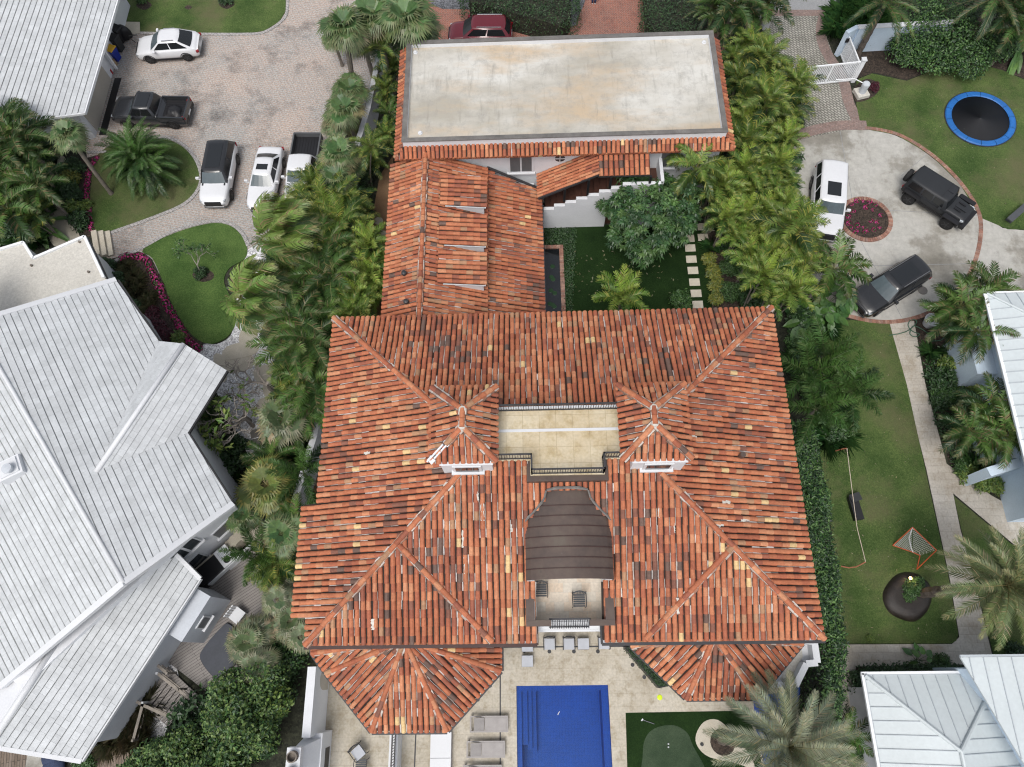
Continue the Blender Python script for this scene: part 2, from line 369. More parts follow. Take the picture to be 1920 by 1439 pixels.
def strip(name, px, wd, z0, z1, m, smooth=5, closed=False, kind='structure', brick=None):
    """a kerb or edging strip of a real width following a line on the ground"""
    px = (smooth_px(px, smooth) if closed else smooth_open(px, smooth)) if smooth else px
    pts = [P(x, y, 0) for x, y in px]
    if closed: pts = pts + [pts[0]]
    # resample
    b = MB(); step = brick or 1e9; cols = [(.28, .145, .105), (.23, .12, .09), (.31, .19, .145), (.25, .155, .125)]
    L = []; R_ = []
    q = []
    for a, c in zip(pts, pts[1:]):
        n = max(1, int((c - a).length / (brick or 99)))
        q += [a.lerp(c, i / n) for i in range(n)]
    q.append(pts[-1])
    for i, p in enumerate(q):
        d = (q[min(i + 1, len(q) - 1)] - q[max(i - 1, 0)]); d.normalize(); nrm = V(-d.y, d.x, 0) * wd / 2
        L.append(p + nrm); R_.append(p - nrm)
    for i in range(len(q) - 1):
        g = .07 if brick else 0
        a0, a1 = L[i].lerp(L[i + 1], g), L[i + 1]; b0, b1 = R_[i].lerp(R_[i + 1], g), R_[i + 1]
        b.prism([(b0.x, b0.y), (b1.x, b1.y), (a1.x, a1.y), (a0.x, a0.y)], z0, z1, rnd.choice(cols) if brick else None)
    return tag(b.build(name, m), kind=kind)

# ================================================================ the ground
PX0, PX1, PY0, PY1 = -1.06, 3.68, -9.0, -1.42         # swimming pool in plan
b = MB()
xs, ys = [-160, PX0, PX1, 160], [-120, PY0, PY1, 200]
for i in range(3):
    for j in range(3):
        if (i, j) != (1, 1): b.poly([(xs[i], ys[j], 0), (xs[i + 1], ys[j], 0), (xs[i + 1], ys[j + 1], 0), (xs[i], ys[j + 1], 0)])
tag(b.build('ground', 'litter'), kind='structure')
ground('driveway', [(150, 20), (540, -60), (760, -60), (700, 190), (650, 300), (610, 420), (545, 470), (470, 468), (330, 520), (205, 492), (180, 440), (160, 270)], .012, 'pavers')
LAWN1 = [(172, 335), (182, 292), (225, 266), (300, 261), (335, 271), (360, 294), (374, 325), (370, 352), (345, 380), (290, 405), (215, 432), (180, 436), (168, 400)]
LAWN2 = [(268, 468), (330, 436), (395, 419), (430, 423), (452, 441), (463, 462), (459, 485), (430, 503), (420, 530), (438, 568), (443, 600), (430, 628), (405, 643), (380, 642), (352, 620), (322, 570), (302, 520), (285, 484)]
ground('lawn', LAWN1, .05, 'grass', 4)
ground('lawn', LAWN2, .05, 'grass2', 4)
ground('lawn', [(205, -60), (205, 40), (262, 41), (263, 61), (370, 62), (470, 62), (497, 57), (524, 40), (536, 20), (534, -60)], .05, 'grass')
strip('kerb', [(263, 63), (370, 65), (472, 65), (499, 60), (527, 42), (539, 20), (537, -40)], .22, 0, .07, 'kerbstone', 3)
strip('kerb', [(225, 263), (300, 258), (337, 268), (363, 292), (377, 325), (373, 354), (347, 383), (291, 408), (207, 438)], .24, 0, .07, 'kerbstone', 4)
strip('kerb', [(215, 491), (266, 466), (329, 433), (395, 416), (432, 420), (455, 439), (466, 462)], .24, 0, .07, 'kerbstone', 4)
strip('kerb', [(165, 287), (200, 286)], .2, 0, .07, 'kerbstone', 0)
ground('patio', [(213, 40), (262, 40), (262, 62), (240, 66), (213, 66)], .03, 'slab')
ground('flower_bed', [(150, 300), (185, 290), (172, 330), (168, 400), (180, 436), (165, 445), (140, 420), (120, 370), (122, 300)], .03, 'soil')
ground('flower_bed', [(190, 490), (262, 472), (285, 486), (302, 521), (322, 571), (352, 621), (382, 645), (370, 665), (300, 660), (210, 530)], .03, 'soil')
ground('path', smooth_px([(108, 300), (124, 300), (118, 345), (123, 395), (150, 445), (110, 465), (90, 440), (95, 380)], 3), .024, 'slab')
ground('path', smooth_px([(440, 590), (462, 470), (525, 470), (505, 600), (512, 640), (540, 690), (540, 740), (515, 800), (480, 870), (430, 780), (370, 665), (384, 645), (405, 646), (432, 630)], 3), .02, 'whitegravel')
for q in ([(452, 620), (476, 608), (482, 632), (450, 645)], [(425, 650), (480, 640), (478, 664), (420, 675)], [(420, 672), (470, 664), (472, 690), (425, 700)], [(400, 668), (418, 668), (425, 712), (408, 712)],
          [(478, 690), (520, 685), (522, 712), (482, 716)], [(495, 718), (530, 712), (527, 745), (498, 745)], [(488, 748), (520, 748), (510, 780), (480, 775)]):
    ground('path_slab', smooth_px(q, 3), .03 + .005 * (q[0][0] % 7), 'slab')
ground('red_driveway', [(770, 60), (830, -60), (1240, -60), (1240, 60), (1360, 60), (1360, 160), (740, 160)], .012, 'redbrick')
ground('gravel_bed', smooth_px([(800, -60), (812, 10), (880, 18), (950, 36), (1000, 46), (1040, 57), (1068, 51), (1083, 36), (1086, -60)], 3), .04, 'gravel')
ground('planting_bed', [(1203, -60), (1206, 30), (1212, 60), (1345, 62), (1345, -60)], .04, 'soil')
ground('road', [(1300, 19), (1545, 19), (1600, -5), (1720, -70), (1300, -90)], .02, 'asphalt')
ground('gate_driveway', [(1420, 22), (1552, 20), (1550, 70), (1562, 102), (1582, 132), (1594, 158), (1602, 195), (1625, 236), (1500, 262), (1470, 190), (1440, 90)], .02, 'herring')
strip('brick_band', [(1552, 16), (1541, 45), (1540, 72), (1550, 100), (1568, 128), (1583, 158), (1592, 195), (1612, 236)], .75, 0, .028, 'brickband', 4)
strip('brick_band', [(1420, 25), (1550, 25)], .6, 0, .033, 'brickband', 0)
CIRC = [(1500, 262), (1560, 246), (1620, 243), (1680, 255), (1740, 290), (1790, 335), (1826, 385), (1836, 430), (1825, 490), (1795, 545), (1750, 580), (1690, 600), (1630, 600), (1570, 583), (1520, 560), (1470, 500), (1450, 400), (1470, 310)]
ground('concrete_driveway', CIRC, .016, 'concrete', 4)
ground('side_driveway', [(1832, 395), (1880, 428), (1990, 440), (1990, 570), (1770, 575), (1800, 540), (1830, 480)], .010, 'concrete')
strip('brick_band', [(1490, 256), (1530, 244), (1575, 236), (1625, 236)], .8, 0, .0325, 'brickband', 4)
strip('brick_edging', [(1622, 240), (1682, 252), (1742, 287), (1792, 333), (1829, 385), (1839, 430), (1828, 490), (1798, 546), (1752, 582), (1692, 602), (1630, 602), (1565, 585)], .26, 0, .035, 'brick_edge', 5, brick=.12)
for a, c in (((1575, 246), (1610, 445)), ((1610, 445), (1690, 595)), ((1668, 395), (1836, 405)), ((1540, 330), (1578, 410)), ((1738, 290), (1690, 330)), ((1590, 500), (1822, 495))):
    b = MB(); p, q = P(*a), P(*c); b.bar((p.x, p.y, .014), (q.x, q.y, .014), .035, .008); tag(b.build('concrete_joint', 'asphalt'), kind='structure')
ground('lawn', [(1606, 150), (1635, 138), (1700, 152), (1750, 132), (1800, 124), (1840, 122), (1880, 132), (1990, 180), (1990, 432), (1890, 430), (1838, 408), (1800, 345), (1744, 290), (1680, 253), (1615, 241), (1606, 198)], .03, 'grass')
ground('planting_bed', [(1600, 95), (1760, 95), (1930, 100), (1930, 150), (1850, 122), (1750, 130), (1700, 150), (1640, 136), (1604, 148)], .022, 'soil')
ground('planting_bed', smooth_px([(1602, 165), (1625, 148), (1648, 158), (1645, 175), (1625, 188), (1604, 190)], 3), .038, 'soil')
ground('lawn', [(1480, 620), (1568, 598), (1668, 607), (1700, 720), (1735, 880), (1780, 1090), (1797, 1190), (1793, 1202), (1783, 1207), (1570, 1207), (1560, 1000), (1530, 800)], .03, 'grass')
ground('walkway', [(1668, 605), (1714, 602), (1735, 720), (1775, 870), (1860, 930), (1990, 1000), (1990, 1080), (1900, 1020), (1787, 925), (1800, 990), (1830, 1100), (1864, 1245), (1605, 1250), (1600, 1290), (1614, 1360), (1645, 1500), (1590, 1500), (1560, 1250), (1560, 1209), (1785, 1208), (1799, 1195), (1782, 1090), (1737, 880)], .02, 'trav_walk')
ground('lawn', [(1788, 930), (1898, 1022), (1990, 1084), (1990, 1260), (1866, 1240), (1832, 1100), (1802, 990)], .022, 'grass')
ground('planting_bed', [(1714, 602), (1800, 560), (1990, 600), (1990, 985), (1860, 925), (1780, 870), (1740, 720)], .016, 'soil')
ground('planting_bed', [(1606, 1252), (1800, 1246), (1800, 1290), (1640, 1300), (1655, 1500), (1648, 1500), (1618, 1360), (1602, 1290)], .024, 'soil')
# terrace round the pool, laid in four pieces, and the pool basin
b = MB(); xs, ys = [-7.0, PX0, PX1, 13.3], [-9.0 - .01, PY0, 2.2]
b.box(-7, -9, -.05, PX0, 2.2, .02); b.box(PX1, -9, -.05, 13.2, 2.2, .02); b.box(PX0, PY1, -.05, PX1, 2.2, .02)
tag(b.build('pool_terrace', 'trav'), kind='structure')
pool = thing('swimming_pool', 'rectangular cobalt blue swimming pool with steps along its left side', 'pool', (1.3, -5, 0))
b = MB(); d = -1.5
b.poly([(PX0, PY0, d), (PX1, PY0, d), (PX1, PY1, d), (PX0, PY1, d)])
for x in (PX0, PX1): b.poly([(x, PY0, d), (x, PY1, d), (x, PY1, .018), (x, PY0, .018)])
b.poly([(PX0, PY1, d), (PX1, PY1, d), (PX1, PY1, .018), (PX0, PY1, .018)]); b.poly([(PX0, PY0, d), (PX1, PY0, d), (PX1, PY0, .018), (PX0, PY0, .018)])
b.build('basin', 'bluepool', pool)
b = MB(); b.box(PX1 - .36, PY0, d, PX1 - .003, PY1 - .003, -.14); b.box(PX0 + .26, PY1 - .26, d, PX1 - .36, PY1 - .003, -.14); b.box(PX0 + .003, PY0, d, PX0 + .26, PY1 - .003, -.14); b.build('ledge', 'bluepool', pool)
for i, (x, z) in enumerate(((.55, -.4), (.78, -.65), (1.0, -.9))):
    b = MB(); b.box(PX0 + (.26, .55, .78)[i], -4.2 - .25 * i, d, PX0 + x, PY1 - .26, z); b.build('step', 'bluepool', pool)
b = MB(); b.poly([(PX0, PY0, -.08), (PX1, PY0, -.08), (PX1, PY1, -.08), (PX0, PY1, -.08)]); b.build('water', 'water', pool)
# small spill pool beside the right bay
b = MB(); pts = [P(*q, .03) for q in [(1412, 1308), (1475, 1296), (1500, 1288), (1500, 1300), (1478, 1390), (1462, 1500), (1448, 1500), (1418, 1370)]]
b.prism([(p.x, p.y) for p in pts], -.03, .035); tag(b.build('spill_pool', 'bluepool'), 'narrow dark blue tiled spill pool beside the right bay and date palm', 'pool')
ground('artificial_turf', [(1173, 1337), (1398, 1333), (1420, 1385), (1440, 1500), (1178, 1500)], .032, 'turf')
ground('putting_green', smooth_px([(1205, 1520), (1205, 1420), (1210, 1385), (1228, 1366), (1262, 1360), (1288, 1374), (1300, 1400), (1325, 1450), (1330, 1520)], 4), .037, 'putting')
ground('sand_island', smooth_px([(1305, 1378), (1320, 1354), (1345, 1350), (1372, 1372), (1395, 1400), (1415, 1440), (1375, 1430), (1330, 1420), (1308, 1400)], 4), .042, 'slab')
for a, c in (((938, 1222), (938, 1480)), ((940, 1214), (1180, 1212)), ((780, 1370), (775, 1500))):
    b = MB(); p, q = P(*a), P(*c); b.bar((p.x, p.y, .022), (q.x, q.y, .022), .07, .008); tag(b.build('drain_channel', 'darkmetal'), kind='structure')
for k, q in enumerate([(983, 1221), (1030, 1222), (1076, 1222), (1121, 1222), (919, 1286), (896, 1312), (1186, 1247), (1208, 1270)]):
    p = P(*q, .02); b = MB(); b.lathe(p, [(.1, 0), (.1, .012), (.055, .012), (.05, .004)], 14)
    o = tag(b.build('drain_cover', 'darkmetal'), 'small round dark light fitting set in the pale pool terrace', 'ground light', 'round lights in the terrace')
# raised terrace left
b = MB(); b.box(-11.15, -9, -.05, -7.02, 1.2, 1.2); tag(b.build('raised_terrace', 'trav'), kind='structure')
# courtyard
ground('courtyard_turf', [(1010, 425), (1322, 418), (1330, 470), (1336, 600), (1010, 620)], .02, 'turf')
ground('courtyard_bed', [(1322, 418), (1345, 380), (1400, 420), (1420, 600), (1336, 600), (1330, 470)], .024, 'soil')
ground('side_path', [(712, 330), (738, 290), (720, 600), (655, 620), (690, 450)], .02, 'sandpath')
ground('side_path', [(600, 770), (640, 780), (620, 980), (560, 990)], .02, 'sandpath')
# deck and landing of the white house
ground('deck', [(330, 1150), (395, 1085), (470, 1020), (505, 1000), (560, 1060), (540, 1220), (430, 1330), (280, 1215)], .3, 'deck', th=.28)
ground('lower_deck', [(285, 1222), (345, 1280), (405, 1335), (360, 1340), (255, 1260)], .12, 'deck', th=.1)
ground('boardwalk', [(165, 1400), (300, 1400), (320, 1500), (140, 1500)], .05, 'deck2')
ground('boardwalk', [(-40, 1400), (55, 1392), (45, 1450), (-40, 1440)], .05, 'deck2')
ground('patio', [(55, 1385), (95, 1390), (90, 1480), (38, 1480)], .04, 'concrete')
ground('sand_bed', [(235, 1300), (330, 1240), (340, 1300), (300, 1400), (180, 1400)], .012, 'whitegravel')
for q in ([(468, 808), (497, 800), (500, 815), (471, 823)], [(470, 825), (502, 817), (505, 834), (474, 843)], [(475, 845), (507, 836), (510, 852), (480, 862)], [(482, 864), (512, 855), (516, 872), (486, 880)]):
    ground('path_slab', q, .03, 'greyslab')

# ================================================================ terracotta roofs
TILECOLS = [((.40, .14, .071), 34), ((.44, .168, .086), 24), ((.335, .11, .06), 15), ((.485, .21, .112), 8), ((.275, .095, .058), 6), ((.205, .09, .062), 2.2), ((.14, .09, .072), 1.0), ((.52, .24, .13), 4), ((.38, .215, .125), 3), ((.64, .46, .23), 1.1)]
TC, TW = [c for c, _ in TILECOLS], [w_ for _, w_ in TILECOLS]
DR = (.0, .6, -.5, 1.0, -1.2, -1.6, -1.8, 1.2, .6, 1.4)
def tilecol(r_, dark=0, cream=1.0, drift=0.0):
    wts = [w_ * math.exp(drift * DR[i]) for i, w_ in enumerate(TW)]; wts[-1] *= cream
    if dark: wts = [w_ * (2.2 if i in (2, 4, 5, 6) else .8) for i, w_ in enumerate(wts)]
    c = r_.choices(TC, wts)[0]; k = r_.uniform(.93, 1.08)
    return tuple(x * k for x in c)
def barrel(m, a, d, up, L, r0, r1, lift, col, n=5):
    """one half-barrel tile: lower mouth at a, running along d, bulging along up"""
    s = d.cross(up); vs = []
    for q, rr, h in ((0, r0, lift), (L, r1, 0)):
        for i in range(n + 1):
            t = math.pi * i / n
            vs.append(a + d * q + s * (rr * math.cos(t)) + up * (rr * .85 * math.sin(t) + h))
    m.add(vs, [[i, i + 1, n + 2 + i, n + 1 + i] for i in range(n)], col)
    m.add(vs[:n + 1], [list(range(n, -1, -1))], tuple(x * .6 for x in col))     # end face coloured darker as the shade inside the mouth
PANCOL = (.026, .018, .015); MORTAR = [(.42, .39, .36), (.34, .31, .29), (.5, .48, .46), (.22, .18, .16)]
def tiled(poly, e0, e1, sp=.268, expo=.385, seed=0, over=.06, mort=.5, dark=0, cream=1.0, m=None, pan=True, rr=.425):
    """rows of barrel tiles over a flat roof polygon, rows running up from the eave e0-e1"""
    r_ = random.Random(seed); m = m or MB()
    e0, e1 = Vector(e0), Vector(e1); poly = [Vector(p) for p in poly]
    sx = (e1 - e0).normalized(); N = V(0, 0, 0)
    for i in range(1, len(poly) - 1): N += (poly[i] - poly[0]).cross(poly[i + 1] - poly[0])
    N.normalize()
    if N.z < 0: N = -N
    u = N.cross(sx); u.normalize()
    if u.z < 0: u = -u
    st = [((p - e0).dot(sx), (p - e0).dot(u)) for p in poly]
    s0, s1 = min(p[0] for p in st), max(p[0] for p in st)
    n = max(1, round((s1 - s0) / sp)); sp = (s1 - s0) / n; r0 = sp * rr
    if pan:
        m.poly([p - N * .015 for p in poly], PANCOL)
    for k in range(n):
        s = s0 + (k + .5) * sp; ts = []
        for (a0, b0), (a1, b1) in zip(st, st[1:] + st[:1]):
            if (a0 - s) * (a1 - s) < 0: ts.append(b0 + (b1 - b0) * (s - a0) / (a1 - a0))
        ts.sort()
        ph = r_.uniform(-.03, .03); wob = r_.uniform(-.012, .012); rowdark = r_.random() < .06; run = 0
        for ta, tb in zip(ts[::2], ts[1::2]):
            t = ta - over if ta < .3 else ta + ph - .1
            while t < tb - .08:
                L = min(expo * r_.uniform(.97, 1.03), tb - t + .05)
                dq = e0 + sx * s + u * t; drift = 1.1 * (math.sin(dq.x * .55 + seed) * math.cos(dq.y * .48 - seed) + .6 * math.sin(dq.x * 1.3 + dq.y * 1.1)); col = tilecol(r_, dark or rowdark, cream, drift)
                off = s + wob + r_.uniform(-.01, .01)
                a = e0 + sx * off + u * t
                d = (u + sx * r_.uniform(-.018, .018)).normalized()
                barrel(m, a, d, N, L + .05, r0 * r_.uniform(.97, 1.03), r0 * .89, .018, col)
                if run > 0 or r_.random() < mort * .22:
                    if run <= 0: run = r_.randint(2, 8)
                    run -= 1
                    wd = r_.choice((.018, .025, .03, .045, .06)); sd_ = sp * .5 - .022
                    q = a + sx * sd_ + N * .03; mc = r_.choice(MORTAR)
                    w2 = wd * r_.uniform(.6, 1.3)
                    m.poly([q, q + sx * wd, q + u * L + sx * w2, q + u * L], mc)
                t += L
    return m
def hip(a, b, r0=.125, seed=1, expo=.4, mort=True, m=None, colour=None):
    r_ = random.Random(seed); m = m or MB(); a, b = Vector(a), Vector(b); d = (b - a).normalized()
    s = d.cross(V(0, 0, 1)).normalized(); up = s.cross(d)
    if up.z < 0: up = -up
    if mort:
        n = int((b - a).length / .3) + 1
        for i in range(n):
            p, q = a.lerp(b, i / n), a.lerp(b, (i + 1) / n)
            w1 = .15 + r_.uniform(-.03, .05)
            m.poly([p - s * w1 + up * .06, q - s * (w1 + r_.uniform(-.02, .02)) + up * .06, q + s * w1 + up * .06, p + s * w1 + up * .06], r_.choice([(.42, .36, .32), (.34, .22, .17), (.3, .15, .1), (.5, .46, .42)]))
            m.poly([p - s * (w1 + .03) - up * .03, q - s * (w1 + .03) - up * .03, q - s * w1 + up * .06, p - s * w1 + up * .06], (.2, .14, .11))
            m.poly([p + s * w1 + up * .06, q + s * w1 + up * .06, q + s * (w1 + .03) - up * .03, p + s * (w1 + .03) - up * .03], (.2, .14, .11))
    t = 0; Lt = (b - a).length
    while t < Lt - .05:
        barrel(m, a + d * t + up * .05, d, up, min(expo + .05, Lt - t + .02), r0, r0 * .86, .03, tilecol(r_, 0, .6), 6)
        t += expo
    return m

# ================================================================ the villa
villa = thing('villa', 'large white villa under patched orange barrel-tile hip roofs with two roof towers', 'house', (1.1, 8.6, 0))
X0, X1, Y0, Y1, ZE, SL = -10.1, 12.4, .62, 16.52, 7.0, .37
def zs(d): return ZE + SL * d
GX0, GX1 = .05, 2.9                    # opening of the front eave above the balcony
RX = 8.0                               # length of the hips in plan
# main walls
b = MB(); b.prism([(X0 + .55, Y0 + .6), (GX0 - .45, Y0 + .6), (GX0 - .45, 4.2), (GX1 + .5, 4.2), (GX1 + .5, Y0 + .6), (X1 - .55, Y0 + .6), (X1 - .55, Y1 - .55), (X0 + .55, Y1 - .55)], 0, 7.0); b.build('main_wall', 'white', villa)
b = MB(); b.box(X0 - .25, 2.2, 0, X0 + .56, 6.6, 6.5); b.build('side_wall', 'white', villa)
DX0, DX1, DY0, DY1 = -1.54, 3.88, 8.0, 10.35        # roof terrace
mid = (Y0 + Y1) / 2; ru = mid - Y0
ZR = zs(ru)
# four slopes (the terrace and towers sit over the ridge)
front_l = [(X0, Y0, ZE), (GX0, Y0, ZE), (GX0, 3.0, zs(3.0 - Y0)), (-.33, 3.0, zs(3.0 - Y0)), (-.33, 5.55, zs(5.55 - Y0)), (.0, 5.85, zs(5.85 - Y0)), (.38, 6.25, zs(6.25 - Y0)), (.6, 6.75, zs(6.75 - Y0)), (.6, 7.1, zs(7.1 - Y0)), (-.2, 7.1, zs(7.1 - Y0)), (-.2, 7.95, zs(7.95 - Y0)), (X0 + 7.95 - Y0, 7.95, zs(7.95 - Y0))]
front_r = [(GX1, Y0, ZE), (X1, Y0, ZE), (X1 - (7.95 - Y0), 7.95, zs(7.95 - Y0)), (3.25, 7.95, zs(7.95 - Y0)), (3.25, 7.1, zs(7.1 - Y0)), (2.43, 7.1, zs(7.1 - Y0)), (2.43, 6.75, zs(6.75 - Y0)), (2.65, 6.25, zs(6.25 - Y0)), (3.03, 5.85, zs(5.85 - Y0)), (3.35, 5.55, zs(5.55 - Y0)), (3.35, 3.0, zs(3.0 - Y0)), (GX1, 3.0, zs(3.0 - Y0))]
mid_f = [(.6, 6.85, zs(6.85 - Y0)), (2.43, 6.85, zs(6.85 - Y0)), (2.43, 7.1, zs(7.1 - Y0)), (.6, 7.1, zs(7.1 - Y0))]
def slope(name, poly, e0, e1, **k):
    o = tiled(poly, e0, e1, **k).build(name, 'tile', villa); return o
r1 = slope('roof_slope', front_l, (X0, Y0, ZE), (GX0, Y0, ZE), seed=1, mort=.9, cream=1.2)
r2 = slope('roof_slope', front_r, (GX1, Y0, ZE), (X1, Y0, ZE), seed=2, mort=.8)
slope('roof_slope', mid_f, (.6, Y0, ZE), (2.5, Y0, ZE), seed=3)
back = [(X1, Y1, ZE), (X0, Y1, ZE), (X0 + 6.2, Y1 - 6.2, zs(6.2)), (DX0, DY1 + .15, zs(6.05)), (DX1, DY1 + .15, zs(6.05)), (X1 - 6.2, Y1 - 6.2, zs(6.2))]
r3 = slope('roof_slope', back, (X1, Y1, ZE), (X0, Y1, ZE), seed=4, mort=.5, cream=.8)
WX = X0 - .82; wz = ZE - SL * .82
west = [(X0, Y1, ZE), (X0, 6.85, ZE), (WX, 6.85, wz), (WX, 1.78, wz), (X0, 1.78, ZE), (X0, Y0, ZE), (X0 + ru - .2, mid - .2, zs(ru - .2)), (X0 + ru - .2, mid + .2, zs(ru - .2))]
r4 = slope('roof_slope', west, (WX, Y1, wz), (WX, Y0, wz), seed=5, mort=.5, cream=1.1)
east = [(X1, Y0, ZE), (X1, Y1, ZE), (X1 - ru + .2, mid + .2, zs(ru - .2)), (X1 - ru + .2, mid - .2, zs(ru - .2))]
r5 = slope('roof_slope', east, (X1, Y0, ZE), (X1, Y1, ZE), seed=6, mort=.6, cream=.9)
for k, (a, c) in enumerate((((X0 - .05, Y0 - .05, ZE), (X0 + ru - .2, mid - .2, zs(ru - .2))), ((X1 + .05, Y0 - .05, ZE), (X1 - ru + .2, mid - .2, zs(ru - .2))), ((X0 - .05, Y1 + .05, ZE), (X0 + 6.3, Y1 - 6.3, zs(6.3))), ((X1 + .05, Y1 + .05, ZE), (X1 - 6.3, Y1 - 6.3, zs(6.3))))):
    hip(a, c, seed=20 + k).build('hip_ridge', 'tile', villa)
for k, (a, c, pl) in enumerate((((923, 1203), (748, 1022), 0), ((1210, 1198), (1372, 1026), 0))):
    fp = (V(0, Y0, ZE), V(0, -SL, 1).normalized()); p, q = PP(*a, fp), PP(*c, fp)
    hip(p + V(0, 0, .03), q + V(0, 0, .03), seed=30 + k).build('hip_ridge', 'tile', villa)
# loose lime patches smeared on the tiles, a real mortar crust
b = MB(); r_ = random.Random(4)
for (px, py) in [(1335, 935), (1360, 942), (1345, 985), (1395, 975), (1300, 820), (1330, 880), (895, 930), (905, 960), (868, 1010), (872, 1060), (960, 990), (700, 1170), (1262, 990), (1270, 1135), (690, 850), (1215, 640), (1235, 960)]:
    for pl, ok in (((V(0, Y0, ZE), V(0, -SL, 1).normalized()), 0), ((V(X1, 0, ZE), V(SL, 0, 1).normalized()), 1), ((V(X0, 0, ZE), V(-SL, 0, 1).normalized()), 2), ((V(0, Y1, ZE), V(0, SL, 1).normalized()), 3)):
        q = PP(px, py, pl); dd = [q.y - Y0, X1 - q.x, q.x - X0, Y1 - q.y]
        if min(range(4), key=lambda i: dd[i]) == ok:
            n = pl[1]; run = V(1, 0, 0) if ok in (1, 2) else V(0, 1, 0); run = (run - n * run.dot(n)).normalized(); sd_ = n.cross(run)
            L = r_.uniform(.25, .8); wd = r_.uniform(.05, .13); q = q + n * .085
            pts = []
            for i in range(9): pts.append(q + run * L * (i / 8 - .5) + sd_ * wd * r_.uniform(.3, 1))
            for i in range(8, -1, -1): pts.append(q + run * L * (i / 8 - .5) - sd_ * wd * r_.uniform(.3, 1))
            b = MB(); b.poly(pts); b.build('lime_patch', 'beigeroof', (r1 if ok == 0 else r5 if ok == 1 else r4 if ok == 2 else r3)); break
# gutters along the front eave
b = MB(); b.bar((X0 - .1, Y0 - .16, ZE - .06), (GX0 + .02, Y0 - .16, ZE - .06), .15, .13); b.bar((GX0 + .02, Y0 - .16, ZE - .06), (GX0 + .02, 1.3, ZE - .06), .1, .12); b.build('gutter', 'gutter', villa)
b = MB(); b.bar((GX1 - .02, Y0 - .16, ZE - .06), (X1 + .1, Y0 - .16, ZE - .06), .13, .13); b.bar((GX1 - .02, Y0 - .16, ZE - .06), (GX1 - .02, 1.3, ZE - .06), .1, .12); b.build('gutter', 'darkmetal', villa)
b = MB()
for x0, x1, y0, y1, z in ((X0 + .1, GX0 - .1, Y0 + .1, 1.25, 6.93), (GX1 + .1, X1 - .1, Y0 + .1, 1.25, 6.93), (X0 + .1, X1 - .1, Y1 - .6, Y1 - .06, 6.93)): b.box(x0, y0, z - .04, x1, y1, z)
b.box(X0 + .06, 1.3, 6.89, X0 + .6, Y1 - .7, 6.93); b.box(X1 - .6, 1.3, 6.89, X1 - .06, Y1 - .7, 6.93); b.build('soffit', 'white', villa)
# vents standing in the slopes
for q, pl in (((1387, 857), (V(X1, 0, ZE), V(SL, 0, 1).normalized())),):
    p = PP(*q, pl); b = MB(); b.tube([p, p + V(.05, 0, .42)], .13, 10); b.build('vent_pipe', 'copper', villa)

# roof terrace on top
ter = MB(); ter.prism([(DX0, DY0), (-.08, DY0), (-.08, 7.33), (3.14, 7.33), (3.14, DY0), (DX1, DY0), (DX1, DY1), (DX0, DY1)], 8.5, 9.8)
roof_ter = ter.build('roof_terrace', 'terrace_tile', villa)
b = MB(); b.box(DX0, 9.3, 9.804, DX1, 9.43, 9.83); b.build('white_stripe', 'white_paint', roof_ter)
def railing(pts, z, h, par, m='darkmetal', step=.11, post=1.6, name='railing'):
    b = MB()
    for a, c in zip(pts, pts[1:]):
        a, c = V(*a, z), V(*c, z); L = (c - a).length
        b.bar(a + V(0, 0, h), c + V(0, 0, h), .075, .04); b.bar(a + V(0, 0, .1), c + V(0, 0, .1), .05, .03)
        n = max(1, int(L / step))
        for i in range(n + 1):
            p = a.lerp(c, i / n); b.bar(p + V(0, 0, .1), p + V(0, 0, h), .024, .024)
        for p in (a, c): b.bar(p, p + V(0, 0, h + .03), .06, .06)
    return b.build(name, m, par)
railing([(DX0, DY1 - .06), (DX1, DY1 - .06)], 9.8, .85, roof_ter)
railing([(DX0, DY0 + .06), (-.02, DY0 + .06), (-.02, 7.39), (3.08, 7.39), (3.08, DY0 + .06), (DX1, DY0 + .06)], 9.8, .85, roof_ter)
b = MB(); b.box(DX0, DY1 + .005, 8.6, DX1, DY1 + .12, 9.9); b.build('parapet', 'white', roof_ter)
b = MB(); b.box(-.24, 7.08, 8.9, 3.3, 7.325, 9.72); b.box(-.24, 7.326, 8.9, -.085, 7.99, 9.72); b.box(3.145, 7.326, 8.9, 3.3, 7.99, 9.72); b.build('fascia', 'copper', roof_ter)
